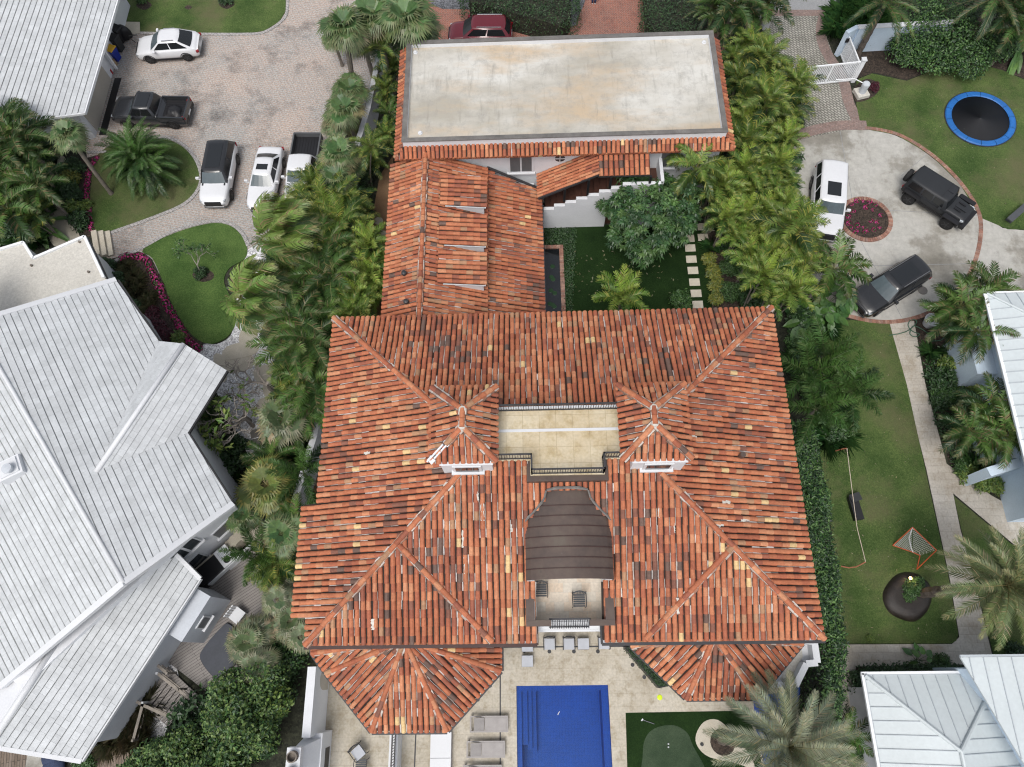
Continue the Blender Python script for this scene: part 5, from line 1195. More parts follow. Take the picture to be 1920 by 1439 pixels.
for i in range(3):
    plant('sabal%d' % i, 'fan_palm', 'palm', crown_fan('sabal', 30 + i, 22, .8, .98, 24, (-.35, .9)), 3.6 + i * .9, .16, .14)
plant('sabald0', 'fan_palm', 'palm', crown_fan('sabal_dry', 36, 16, .75, 1.0, 24, (-.35, .8)), 2.8, .15, .13)
plant('sabald1', 'fan_palm', 'palm', crown_fan('sabal_dry', 37, 14, .75, .95, 24, (-.4, .8)), 3.4, .15, .13)
plant('gold', 'fan_palm', 'palm', crown_fan('sabal_gold', 38, 24, .85, .85, 22, (-.2, .9)), 2.4, .15, .13)
plant('tallsabal', 'fan_palm', 'palm', crown_fan('sabal', 39, 36, .9, .95, 24, (-.6, 1.0)), 6.5, .17, .15, lean=(.8, -.5))
for i in range(2):
    plant('coco%d' % i, 'coconut_palm', 'palm', crown_feather('coconut', 40 + i, 16, 2.4, .66, 30, (-.1, 1.1), (.8, 1.4), lw=.06, tipdroop=.45), 3.5 + .5 * i, .13, .1, lean=(.5, .2))
for i in range(2):
    plant('windy%d' % i, 'coconut_palm', 'palm', crown_feather('windy', 50 + i, 15, 3.3, .9, 40, (.0, 1.25), (.6, 1.1), wind=1.25, windaz=R(12 - 14 * i), lw=.068, tipdroop=.3, vee=.25, fwd=.8), 5.4 - i, .13, .1, lean=(-1.7, 1.0))
for i in range(2):
    plant('fox%d' % i, 'foxtail_palm', 'palm', crown_feather('foxtail', 60 + i, 9, 2.8, .62, 100, (.05, 1.3), (.5, 1.0), plume=True, lw=.042, fwd=.55), 3.6 + i * .8, .12, .09)
plant('date0', 'date_palm', 'palm', crown_feather('date', 70, 52, 3.3, .56, 46, (-.4, 1.45), (.5, .9), lw=.048, vee=.35, fwd=.9, tipdroop=.1), 6.0, .27, .24, lean=(1.35, .25), barkm='darkbark', boots=True)
plant('date1', 'date_palm', 'palm', crown_feather('date2', 71, 44, 3.1, .52, 44, (-.4, 1.4), (.5, 1.0), lw=.046, vee=.4, fwd=.8, tipdroop=.12), 6.2, .25, .22, lean=(.8, -.15), barkm='darkbark', boots=True)
plant('date2', 'date_palm', 'palm', crown_feather('coconut', 72, 30, 3.0, .5, 40, (-.4, 1.4), (.6, 1.1), lw=.045, vee=.4, fwd=.8, tipdroop=.15), 4.5, .2, .18, barkm='darkbark', boots=True)
plant('pygmy', 'date_palm', 'palm', crown_feather('foxtail', 73, 44, 2.6, .42, 40, (-.35, 1.4), (1.0, 1.6), lw=.042, vee=.3, fwd=.6, stems=3, spread=.6), 1.9, .14, .12, barkm='darkbark')
plant('tallfeather', 'slender_palm', 'palm', crown_feather('areca', 75, 13, 1.9, .5, 26, (.0, 1.3), (1.0, 1.6), lw=.045), 5.6, .07, .05, lean=(.9, -1.1))
plant('courtyard_coco', 'coconut_palm', 'palm', crown_feather('areca', 76, 16, 2.3, .62, 34, (-.5, 1.3), (1.4, 2.0), lw=.05, tipdroop=.5), 4.8, .1, .08, lean=(.3, -.3))
for i in range(2):
    plant('dark%d' % i, 'feather_palm', 'palm', crown_feather('coconut', 80 + i, 15, 2.2, .58, 28, (.0, 1.2), (.9, 1.5), lw=.062), 2.6 + i, .1, .08)

def leaves(m, r_, n, pts_fn, size, cols, up=.5, long=1.9, curl=0):
    for _ in range(n):
        p, nrm = pts_fn(r_); c = jit(r_, r_.choice(cols), .2)
        nn_ = (nrm * .7 + V(r_.gauss(0, .5), r_.gauss(0, .5), r_.gauss(up, .4))).normalized()
        a = nn_.orthogonal().normalized(); a.rotate(Matrix.Rotation(r_.random() * 6.28, 3, nn_)); b_ = nn_.cross(a)
        s = size * r_.uniform(.6, 1.25)
        m.add([p, p + a * s * .5 * long + b_ * s * .42, p + a * s * long - nn_ * s * .25, p + a * s * .5 * long - b_ * s * .42], [[0, 1, 2, 3]], c)
def blob(cx, cy, cz, rx, ry, rz_, shell=.75):
    def f(r_):
        d = V(r_.gauss(0, 1), r_.gauss(0, 1), abs(r_.gauss(0, 1)) * 1.0 - .15).normalized(); k = shell + (1 - shell) * r_.random() ** .5
        if r_.random() < .12: k *= 1.08
        return V(cx + d.x * rx * k, cy + d.y * ry * k, cz + d.z * rz_ * k), d
    return f
SHADES = {'dark': [(.016, .042, .014), (.024, .058, .018), (.034, .075, .022)], 'mid': [(.03, .075, .02), (.045, .1, .026), (.062, .13, .032)],
          'lime': [(.07, .13, .025), (.11, .17, .035), (.15, .2, .04)], 'yellow': [(.15, .17, .03), (.2, .2, .035), (.09, .13, .03)], 'red': [(.06, .008, .018), (.09, .012, .025), (.035, .01, .015)],
          'olive': [(.15, .14, .075), (.19, .175, .1), (.11, .125, .06)], 'glossy': [(.010, .032, .010), (.02, .055, .014), (.036, .09, .022), (.08, .155, .04)], 'grapemix': [(.016, .045, .012), (.03, .075, .018), (.05, .11, .025), (.09, .155, .035), (.12, .18, .045)], 'grapelime': [(.07, .13, .025), (.11, .18, .035), (.16, .22, .05), (.03, .07, .018)], 'mango': [(.026, .066, .022), (.042, .095, .028), (.065, .125, .036)]}
def shrub_mesh(seed, rx, ry, h, n, size, shade, lobes=5, long=1.9):
    r_ = random.Random(seed); m = MB(); L = [(0, 0, h * .35, rx * .75, ry * .75, h * .6)]
    for i in range(lobes):
        a = 6.28 * i / lobes + r_.random(); k = r_.uniform(.35, .6); L.append((math.cos(a) * rx * k, math.sin(a) * ry * k, h * r_.uniform(.2, .5), rx * r_.uniform(.35, .55), ry * r_.uniform(.35, .55), h * r_.uniform(.4, .6)))
    tot = sum(l[3] * l[4] for l in L)
    for l in L: leaves(m, r_, int(n * l[3] * l[4] / tot), blob(*l, .6), size, SHADES[shade], long=long)
    return m
def shrub_proto(key, name, cat, *a, **k):
    t = thing(name, 'x', cat); shrub_mesh(*a, **k).build('foliage', 'leaf', t, local=True)
    b = MB(); hh = a[3] * .4; b.tube([(0, 0, 0), (.03, .02, hh)], [.05, .03], 5)
    for q in range(3): b.tube([(0, 0, hh * .3), (.3 * a[1] * math.cos(q * 2.1), .3 * a[2] * math.sin(q * 2.1), hh * 1.3)], [.03, .015], 4)
    b.build('stem', 'bark', t, local=True); PROTO[key] = t
shrub_proto('sh_dark', 'shrub', 'shrub', 1, .8, .8, 1.0, 900, .11, 'dark')
shrub_proto('sh_mid', 'shrub', 'shrub', 2, .8, .8, 1.0, 900, .11, 'mid')
shrub_proto('sh_lime', 'shrub', 'shrub', 3, .6, .6, .8, 700, .10, 'lime', long=2.4)
shrub_proto('sh_yel', 'croton_shrub', 'shrub', 4, .6, .6, .9, 800, .10, 'yellow', long=2.6)
shrub_proto('sh_red', 'red_shrub', 'shrub', 5, .8, .8, .9, 900, .11, 'red', long=2.6)
shrub_proto('sh_ball', 'clipped_shrub', 'shrub', 6, .75, .75, 1.1, 1600, .055, 'mid', lobes=3)
shrub_proto('sh_big', 'leafy_shrub', 'shrub', 7, 1.5, 1.5, 2.2, 2200, .15, 'mid', lobes=8)
shrub_proto('grapetree', 'sea_grape', 'shrub', 48, 1.35, 1.35, 4.0, 2300, .13, 'grapemix', lobes=9, long=1.4)
shrub_proto('grape', 'sea_grape', 'shrub', 8, 1.4, 1.4, 2.6, 1300, .16, 'glossy', lobes=9, long=1.2)
shrub_proto('grape2', 'sea_grape', 'shrub', 18, .9, .9, 3.4, 600, .15, 'grapelime', lobes=6, long=1.3)
shrub_proto('grape3', 'sea_grape', 'shrub', 28, 1.2, 1.2, 2.0, 650, .17, 'dark', lobes=7, long=1.4)
def grass_tuft(seed, r0, h, n, cols):
    r_ = random.Random(seed); m = MB()
    for _ in range(n):
        a = r_.random() * 6.28; e = r_.uniform(.5, 1.4); L = h * r_.uniform(.7, 1.3); d = V(math.cos(a) * math.cos(e), math.sin(a) * math.cos(e), math.sin(e)); o = V(r_.uniform(-.12, .12), r_.uniform(-.12, .12), 0); w_ = V(-math.sin(a), math.cos(a), 0) * .016
        q = o + d * L * .6; tip = o + d * L + V(math.cos(a), math.sin(a), 0) * r0 * .4 - V(0, 0, .25 * L)
        c = jit(r_, r_.choice(cols), .2); m.add([o - w_, o + w_, q + w_, tip, q - w_], [[0, 1, 2, 3, 4]], c)
    return m
def tuft_proto(key, name, label_cat, *a):
    t = thing(name, 'x', label_cat); grass_tuft(*a).build('blades', 'leaf', t, local=True); b = MB(); b.lathe((0, 0, 0), [(.1, 0), (.06, .1), (0, .13)], 8); b.build('root_crown', 'soil', t, local=True); PROTO[key] = t
tuft_proto('gr_olive', 'ornamental_grass', 'grass clump', 1, .7, .9, 220, SHADES['olive'])
tuft_proto('gr_dark', 'strap_leaf_plant', 'plant', 2, .8, .8, 120, [(.02, .065, .018), (.035, .095, .025), (.05, .12, .03)])
tuft_proto('gr_straw', 'ornamental_grass', 'grass clump', 3, .7, .9, 220, [(.15, .125, .075), (.2, .165, .1), (.1, .1, .05)])
# broad paddle leaves (elephant ears, banana)
def paddle(seed, n, pet, L, W, cols):
    r_ = random.Random(seed); m = MB()
    for i in range(n):
        a = i * 2.4 + r_.uniform(-.3, .3); e = r_.uniform(.5, 1.2); d = V(math.cos(a) * math.cos(e), math.sin(a) * math.cos(e), math.sin(e)); q = d * pet * r_.uniform(.7, 1.1)
        m.tube([(0, 0, 0), q], [.025, .015], 4, (.06, .1, .03), cap=False); c = jit(r_, r_.choice(cols), .2)
        f = V(math.cos(a), math.sin(a), -.25).normalized(); s = V(-math.sin(a), math.cos(a), 0); l_, w_ = L * r_.uniform(.7, 1.1), W * r_.uniform(.8, 1.1)
        prof = [(-.18, .45), (.05, .8), (.3, 1), (.55, .8), (.8, .42), (1, 0)]
        mid_ = [q + f * l_ * t - V(0, 0, .3 * l_ * t * t) for t, _ in prof]
        for k in range(5):
            for sg in (-1, 1):
                A_, B_ = mid_[k], mid_[k + 1]; m.add([A_, B_, B_ + s * sg * w_ / 2 * prof[k + 1][1] + V(0, 0, .05), A_ + s * sg * w_ / 2 * prof[k][1] + V(0, 0, .05)], [[0, 1, 2, 3] if sg > 0 else [3, 2, 1, 0]], jit(r_, c, .08))
    return m
def paddle_proto(key, name, cat, *a):
    t = thing(name, 'x', cat); paddle(*a).build('foliage', 'leaf', t, local=True); b = MB(); b.tube([(0, 0, 0), (0, 0, .3)], [.07, .05], 6); b.build('stem', 'leaf', t, local=True); PROTO[key] = t
paddle_proto('ear', 'elephant_ear', 'plant', 1, 11, 1.1, .75, .6, [(.04, .11, .025), (.06, .14, .03), (.03, .08, .022)])
paddle_proto('banana', 'banana_plant', 'plant', 2, 9, .9, 1.6, .42, [(.06, .13, .03), (.08, .17, .04)])

def region_fill(key_list, poly_px, n, z, label, group, cat, smin=.8, smax=1.3, seed=0):
    r_ = random.Random(seed); xs_ = [p[0] for p in poly_px]; ys_ = [p[1] for p in poly_px]; k = 0; tries = 0
    while k < n and tries < n * 60:
        tries += 1; x, y = r_.uniform(min(xs_), max(xs_)), r_.uniform(min(ys_), max(ys_)); inside = False
        for (x0, y0), (x1, y1) in zip(poly_px, poly_px[1:] + poly_px[:1]):
            if (y0 > y) != (y1 > y) and x < (x1 - x0) * (y - y0) / (y1 - y0) + x0: inside = not inside
        if inside: put(r_.choice(key_list), x, y, z, label, group, r_.random() * 6.28, r_.uniform(smin, smax), cat); k += 1

# ---- planting: left strip between the drive and the villa
G = 'palms in the strip beside the long white wall'
LB = 'feather palm crowded among others along the long white boundary wall'
SB = 'fan palm with pale tips crowded along the long white boundary wall'
region_fill(['sh_dark', 'sh_mid', 'gr_dark'], [(615, 330), (665, 340), (640, 560), (600, 780), (560, 760), (530, 690), (500, 600), (520, 480), (590, 420)], 95, .5, 'low dark green shrub filling the ground under the boundary wall palms', 'shrubs under the left palms', 'shrub', .8, 1.4, 1)
for x, y, k, s in [(655, 165, 'sabal0', .9), (645, 203, 'sabal1', .95), (637, 222, 'sabal0', .9), (620, 240, 'sabald1', .6), (650, 236, 'gold', .7), (635, 285, 'sabal1', .95), (628, 300, 'sabal0', .9), (648, 308, 'sabal0', .8), (630, 330, 'sabal1', .85)]:
    put(k, x, y, 0, SB, G, None, s, 'palm')
for x, y, k, s in [(588, 352, 'areca1', .85), (572, 372, 'windy1', .5), (605, 365, 'bright0', .8), (620, 350, 'areca0', .8), (562, 392, 'areca0', .8), (640, 372, 'areca1', .9), (660, 400, 'areca0', .8), (575, 395, 'areca2', .8), (610, 390, 'areca1', 1), (590, 425, 'areca0', 1.1), (640, 420, 'areca2', 1), (665, 440, 'areca1', .9), (610, 470, 'dark1', 1.1), (650, 480, 'areca0', 1),
                   (575, 460, 'areca3', .9), (620, 520, 'dark1', 1.1), (590, 550, 'dark0', 1.2), (645, 540, 'areca1', .9), (560, 600, 'dark1', 1.1), (600, 600, 'dark0', 1.1), (585, 640, 'dark1', 1.1), (555, 650, 'dark0', 1.2), (600, 670, 'dark0', 1.1), (560, 695, 'areca0', .9), (590, 720, 'dark0', 1.1),
                   (550, 740, 'areca0', .8), (600, 760, 'dark0', 1), (565, 780, 'dark0', .9), (530, 520, 'areca1', .9), (700, 300, 'areca0', .6), (725, 255, 'areca0', .6), (735, 130, 'areca0', .7), (720, 170, 'areca1', .6), (730, 215, 'dark0', .6)]:
    put(k, x, y, 0, LB, G, None, s, 'palm')
for x, y, k, s in [(695, 462, 'bright1', 1.0), (692, 512, 'bright0', 1.05), (672, 556, 'bright1', .95), (705, 545, 'bright0', .9), (660, 590, 'areca2', .9), (715, 490, 'bright0', .7)]:
    put(k, x, y, 0, 'bright yellow-green feather palm leaning over the left edge of the tiled wing roof', 'bright palms by the tiled wing', None, s, 'palm')
put('windy0', 505, 445, 0, 'windblown coconut palm with its fronds swept right over the white sedan', None, 0, 1.0, 'palm')
put('windy1', 452, 560, 0, 'windblown coconut palm with brown-tipped fronds over the white gravel path', None, 0, 1.0, 'palm')
put('tallsabal', 645, 45, 0, 'tall fan palm with thick leaning trunk beside the top of the cobbled drive', None, 0, 1.1, 'palm')
for x, y, k, s, l in [(700, 25, 'sabal2', 1.25, 'fan palm between the tall leaning fan palm and the red brick drive'), (760, 30, 'sabal2', 1.35, 'broad fan palm at the left end of the red brick drive'), (790, 52, 'sabal1', 1.1, 'lower fan palm touching the back left corner of the flat roof'), (680, 75, 'sabald1', 1.1, 'pale fan palm with drooping leaves below the tall leaning fan palm'), (712, 92, 'tallfeather', .9, 'slender palm with thin bare trunk beside the flat roof corner'), (625, 72, 'sabal0', .7, 'small fan palm hanging lowest at the edge of the cobbled drive'), (740, 70, 'dark1', 1.1, 'dark feather palm behind the slender palm at the flat roof corner')]:
    put(k, x, y, 0, l, None, None, s, 'palm')
put('tallfeather', 697, 278, 0, 'slender palm with bare grey trunk leaning over the narrow side path', None, .4, .8, 'palm')
for x, y, k, s, l in [(528, 785, 'sabald0', 1.1, 'grey-green fan palm beside the dark stepping slabs'), (500, 910, 'gold', 1.2, 'fan palm with golden yellow leaves near the white house corner'), (482, 1040, 'fox0', .7, 'plumed palm overhanging the white grill on the deck'), (570, 890, 'fox0', .8, 'plumed palm straddling the white wall by the villa step'), (510, 860, 'dark0', .8, 'small plumed palm beside the last dark stepping slab'),
                      (530, 1000, 'sabal0', .9, 'fan palm between the landing wall and the villa eave'), (560, 985, 'dark0', .9, 'dark feather palm tucked under the villa step'), (515, 1060, 'areca0', .8, 'feather palm beside the plumed palm over the deck'), (518, 1085, 'sabald0', .7, 'dry-tipped fan palm at the deck edge under the villa eave'), (520, 1125, 'sabald1', .7, 'bleached fan palm next to the white deck chair'), (455, 965, 'sabal0', .7, 'dark fan palm hanging over the white house wall'), (545, 1165, 'sabald0', .75, 'ragged fan palm at the villa corner gutter'), (565, 1195, 'sabald1', .65, 'bleached fan palm below the villa corner gutter'), (400, 790, 'dark0', .5, 'small dark palm under the cross gable eave')]:
    put(k, x, y, 0, l, None, None, s, 'palm')
# dark palms upper left and the specimen palms
region_fill(['sh_dark', 'gr_dark', 'sh_mid'], [(-20, 225), (60, 235), (105, 300), (95, 440), (60, 460), (-20, 470)], 50, .5, 'dark shrub in the shady bed left of the sand path', 'shrubs in the shady left bed', 'shrub', .8, 1.5, 3)
for x, y, k, s in [(10, 240, 'dark1', 1.1), (45, 270, 'dark0', 1.2), (15, 300, 'dark1', 1.1), (60, 310, 'dark0', 1.1), (25, 350, 'coco0', .9), (70, 350, 'dark1', 1), (15, 395, 'dark0', 1.3), (60, 400, 'areca0', .9), (30, 260, 'dark1', 1.2)]:
    put(k, x, y, 0, 'dark feather palm in the shady bed below the garage', 'palms in the shady left bed', None, s, 'palm')
put('banana', 85, 430, 0, 'banana plant with broad ribbed leaves behind the flat beige roof', None, 1, 1.1, 'plant')
put('tallsabal', 125, 250, 0, 'round grey-green fan palm in front of the garage corner', None, 2.2, .8, 'palm')
put('pygmy', 262, 298, 0, 'bushy feathery date palm on the small oval lawn', None, 0, 1.0, 'palm')
for x, y, k, s, l in [(145, 320, 'sh_dark', 1, 'dark shrub at the top of the pink flower border'), (140, 340, 'sh_yel', 1.1, 'yellow-green croton between two dark shrubs on the flower border'), (140, 375, 'sh_dark', 1.1, 'dark shrub in the middle of the flower border'), (145, 395, 'sh_lime', 1.1, 'lime shrub below the middle of the flower border'), (155, 420, 'sh_dark', 1.1, 'dark shrub at the bottom of the flower border by the steps'), (135, 325, 'sh_mid', 1, 'green shrub beside the sand path near the fan palm'), (133, 355, 'sh_mid', 1, 'green shrub beside the sand path halfway down'), (165, 390, 'sh_lime', .8, 'small lime shrub against the pink flowers')]:
    put(k, x, y, 0, l, None, None, s, 'shrub')
# flowers: rows of bright clumps, each a plant
ft = thing('flower', 'x', 'flower'); r_ = random.Random(5); m = MB(); leaves(m, r_, 60, blob(0, 0, .05, .22, .22, .15), .07, SHADES['mid']); m.build('foliage', 'leaf', ft, local=True)
m = MB(); PC = [(.42, .03, .17), (.5, .05, .24), (.34, .015, .11), (.5, .09, .28)]
for i in range(30):
    p, d = blob(0, 0, .12, .24, .24, .16, .85)(r_); a = d.orthogonal().normalized(); b_ = d.cross(a); s = .055
    m.add([p + (a * math.cos(k * 1.2566) + b_ * math.sin(k * 1.2566)) * s for k in range(5)], [[0, 1, 2, 3, 4]], jit(r_, r_.choice(PC), .15))
m.build('blossom', 'petal', ft, local=True); PROTO['flower'] = ft
def row(pts, n, label, group, s=1.0):
    q = smooth_open(pts, 12); L = [0]
    for a, c in zip(q, q[1:]): L.append(L[-1] + math.hypot(c[0] - a[0], c[1] - a[1]))
    for i in range(n):
        t = L[-1] * i / (n - 1); k = max(j for j in range(len(L)) if L[j] <= t + 1e-6); k = min(k, len(q) - 2); f = (t - L[k]) / max(1e-6, L[k + 1] - L[k])
        put('flower', q[k][0] + (q[k + 1][0] - q[k][0]) * f + rnd.uniform(-2, 2), q[k][1] + (q[k + 1][1] - q[k][1]) * f + rnd.uniform(-2, 2), 0, label, group, None, s * rnd.uniform(.8, 1.15), 'flower')
row([(182, 298), (172, 312), (166, 335), (163, 360), (166, 385), (168, 410), (172, 432)], 26, 'magenta flower clump in the row edging the small oval lawn', 'flowers edging the oval lawn', .85)
row([(232, 486), (250, 483), (266, 483), (280, 499), (290, 519), (301, 543), (309, 562), (317, 580)], 17, 'pink flower clump in the curved row along the lower lawn', 'flowers along the lower lawn', 1.15)
row([(320, 585), (328, 597), (338, 613), (348, 630), (359, 644), (373, 653)], 16, 'pink flower clump in the curved row along the lower lawn', 'flowers along the lower lawn', 1.0)
for k, (x, y) in enumerate([(240, 503), (252, 518), (262, 543), (273, 565), (252, 550), (242, 528), (280, 580), (262, 528), (284, 562)]): put('gr_olive', x, y, 0, 'brownish ornamental grass clump in the bed beside the pink flower row', 'grasses beside the pink flowers', None, .72, 'grass clump')
for x, y, s in [(286, 602, .8), (300, 618, .8), (312, 632, .65), (290, 588, .6)]: put('sh_red', x, y, 0, 'dark red leafy shrub at the end of the pink flower bed', 'dark red shrubs', None, s, 'shrub')
for x, y, k, s, l in [(205, 505, 'sh_dark', .9, 'dark shrub between the beige steps and the flat roof'), (225, 530, 'sh_dark', .9, 'dark shrub along the white roof eave by the flower bed'), (340, 640, 'sh_lime', .9, 'lime shrub between the gable and the pink flowers'), (255, 580, 'sh_dark', .9, 'dark shrub under the white roof eave beside the grasses'), (380, 515, 'sh_dark', .65, 'small round dark shrub in the mulch ring on the lower lawn')]:
    put(k, x, y, 0, l, None, None, s, 'shrub')
ground('tree_ring', smooth_px([(362, 512), (380, 504), (400, 512), (398, 524), (380, 529), (364, 522)], 3), .054, 'soil')
for q in ((270, 10), (353, 14), (425, 8)):
    x, y = q; rr = 15 if x != 353 else 7; ground('tree_ring', smooth_px([(x - rr, y), (x, y - rr * .6), (x + rr, y), (x, y + rr * .6)], 4), .056, 'soil')
put('sh_mid', 268, 3, 0, 'round green shrub ring under a young tree on the top lawn', None, None, .7, 'shrub'); put('sh_dark', 425, 5, 0, 'round dark shrub ring near the right end of the top lawn', None, None, .8, 'shrub')
# ---- generic branching tree
def branch_tree(seed, h, spread, levels, leaf_n, size, shade, r0=.08, bare=.0, trunk=.3, long=2.2):
    r_ = random.Random(seed); tr = MB(); lf = MB(); tips = []
    def grow(p, d, L, rr, lv):
        q = p + d * L; mid_ = p.lerp(q, .5) + V(r_.gauss(0, .04), r_.gauss(0, .04), .03) * L
        tr.tube([p, mid_, q], [rr, rr * .85, rr * .7], 5, cap=False)
        if lv == 0: tips.append((q, d)); return
        for k in range(r_.choice((2, 3, 3))):
            a = r_.random() * 6.28; o = d.orthogonal().normalized(); o.rotate(Matrix.Rotation(a, 3, d))
            nd_ = (d * .75 + o * spread * r_.uniform(.6, 1.2) + V(0, 0, .12)).normalized(); grow(q, nd_, L * r_.uniform(.62, .85), rr * .66, lv - 1)
    grow(V(0, 0, 0), V(.05, .03, 1).normalized(), h * trunk, r0, levels)
    for q, d in tips:
        if r_.random() < bare: continue
        leaves(lf, r_, leaf_n, lambda r2: (q + V(r2.gauss(0, .09), r2.gauss(0, .09), r2.gauss(0, .06)), d), size, SHADES[shade], long=long)
    return tr, lf
def btree(key, name, *a, **k):
    t = thing(name, 'x', 'tree'); tr, lf = branch_tree(*a, **k); tr.build('trunk', 'palebark', t, local=True); c = lf.build('crown', 'leaf', t, local=True); PROTO[key] = t
btree('frangi', 'frangipani_tree', 3, 3.2, .95, 5, 5, .12, 'lime', .11, bare=.93, trunk=.3)
btree('frangi2', 'frangipani_tree', 4, 3.4, .9, 5, 6, .15, 'lime', .1, bare=.72, trunk=.28)
btree('young', 'young_tree', 5, 2.6, .8, 4, 9, .09, 'mid', .045, bare=.05, trunk=.34)
def put_base(key, px, py, label, s=1, rz=0, cat='tree'):
    p = P(px, py, 0); t = PROTO[key]
    if key not in used: used[key] = 1; t.location = p; t.rotation_euler = (0, 0, rz); t.scale = (s,) * 3; return tag(t, label, cat)
    return dup(t, p, rz, label, s)
put_base('frangi', 515, 735, 'nearly leafless frangipani spreading over the white gravel path', 1.25, 2.9)
put_base('frangi2', 475, 800, 'frangipani with yellow-green leaf tufts by the white house eave', 1.35, .5)
put_base('frangi', 470, 790, 'bare twiggy frangipani nearest the dark stepping slabs', 1.0, 1.2)
put_base('young', 380, 512, 'young tree with thin olive crown in the mulch ring on the lower lawn', 1.0, .4)
for x, y, k, s, l in [(395, 850, 'sh_dark', 1.3, 'dark shrub under the screened porch'), (430, 880, 'sh_dark', 1.3, 'dark shrub right of the porch below the frangipani'), (450, 915, 'gr_dark', 1.3, 'strap-leaved plant under the white house corner'), (420, 915, 'sh_dark', 1.1, 'dark shrub close to the white house eave corner'), (390, 800, 'sh_mid', 1.1, 'green shrub under the frangipani tufts'), (445, 840, 'sh_dark', 1.1, 'dark shrub left of the dark stepping slabs'), (540, 830, 'sh_dark', 1.1, 'dark shrub right of the dark stepping slabs'), (560, 850, 'gr_dark', 1.2, 'strap-leaved plant against the inner side of the white wall'), (545, 930, 'sh_mid', .9, 'green shrub beside the grey slabs by the villa step')]:
    put(k, x, y, 0, l, None, None, s, 'shrub')
# ---- bottom left: sea grapes and grasses
region_fill(['grape', 'grape2', 'grape3', 'grape3'], [(470, 1180), (550, 1190), (565, 1260), (545, 1300), (515, 1439), (280, 1450), (310, 1400), (355, 1355), (455, 1290), (452, 1235), (465, 1190)], 24, .8, 'glossy sea grape bush in the thicket left of the fireplace wall', 'sea grape thicket', 'shrub', .5, 1.25, 6)
region_fill(['sh_big'], [(560, 1190), (575, 1250), (540, 1330), (500, 1439), (330, 1439), (400, 1360), (480, 1280), (500, 1210)], 14, .8, 'dense green bush in the thicket against the villa side', 'bushes against the villa side', 'shrub', .7, 1.0, 7)
for x, y, s in [(470, 1290, 1.0), (452, 1330, .9), (500, 1370, 1.05), (385, 1390, .9), (330, 1410, .85), (455, 1420, 1.05), (528, 1265, .9), (515, 1310, .9), (410, 1440, 1.0), (290, 1440, .8), (480, 1340, 1.1), (345, 1450, .9)]:
    put('grapetree', x, y, 2.2, 'tall sea grape with pale-tipped leaves rising over the deck-side thicket', 'tall sea grapes by the deck', None, s, 'shrub')
for x, y, k, s in [(462, 1205, 'sabald0', .8), (482, 1250, 'sabald1', .75), (478, 1190, 'sabald0', .75), (545, 1180, 'sabald0', .6)]: put(k, x, y, 0, 'bleached fan palm rising from the sea grape thicket', 'fan palms in the sea grapes', None, s, 'palm')
for x, y, k in [(262, 1318, 'gr_straw'), (275, 1335, 'gr_olive'), (255, 1350, 'gr_straw'), (238, 1365, 'gr_olive'), (262, 1370, 'gr_straw'), (225, 1380, 'gr_straw'), (285, 1315, 'gr_olive'), (205, 1392, 'gr_olive'), (245, 1385, 'gr_straw'), (270, 1390, 'gr_olive')]: put(k, x, y, 0, 'straw-coloured grass clump on the sand under the lower white roof', 'grasses on the sand', None, 1.0, 'grass clump')
put('sh_mid', 165, 1432, 0, 'small green shrub beside the boardwalk at the bottom edge', None, None, .8, 'shrub')
# ---- right strip of areca palms
region_fill(['sh_dark', 'sh_mid', 'gr_dark'], [(1345, 120), (1440, 90), (1490, 200), (1490, 330), (1460, 480), (1500, 570), (1400, 580), (1350, 420), (1370, 300)], 80, .5, 'dark shrub under the yellow-green palms right of the courtyard', 'shrubs under the right palms', 'shrub', .8, 1.4, 8)
G2 = 'areca palms between the courtyard and the round drive'
r_ = random.Random(12)
ar = [(1375, 110), (1400, 85), (1430, 115), (1385, 150), (1420, 155), (1455, 140), (1402, 195), (1445, 190), (1395, 235), (1430, 235), (1465, 222), (1485, 200), (1395, 275), (1430, 275), (1470, 265), (1495, 158), (1390, 320), (1425, 320), (1460, 310), (1370, 370), (1405, 365), (1445, 355), (1475, 345), (1395, 405), (1430, 400), (1470, 390), (1380, 440), (1415, 445), (1455, 435), (1490, 430), (1405, 485), (1440, 480), (1480, 470), (1510, 460), (1430, 520), (1465, 515), (1500, 505), (1450, 555), (1485, 545), (1360, 410), (1350, 350)]
for x, y in ar:
    bright = r_.random() < (.25 + .5 * (y > 280))
    put(r_.choice(['bright0', 'bright1']) if bright else r_.choice(['areca0', 'areca1', 'areca2', 'areca3']), x, y, 0, 'yellow-green areca palm in the dense strip between courtyard and round drive', G2, None, r_.uniform(.6, 1.05), 'palm')
for x, y, k, s in [(1340, 15, 'date2', .7), (1375, 10, 'dark1', 1.2), (1410, 25, 'dark0', 1.2), (1440, 5, 'dark1', 1.1), (1355, 45, 'dark0', 1.0)]: put(k, x, y, 0, 'dark feather palm between the clipped hedge and the gate drive', 'dark palms by the gate drive', None, s, 'palm')
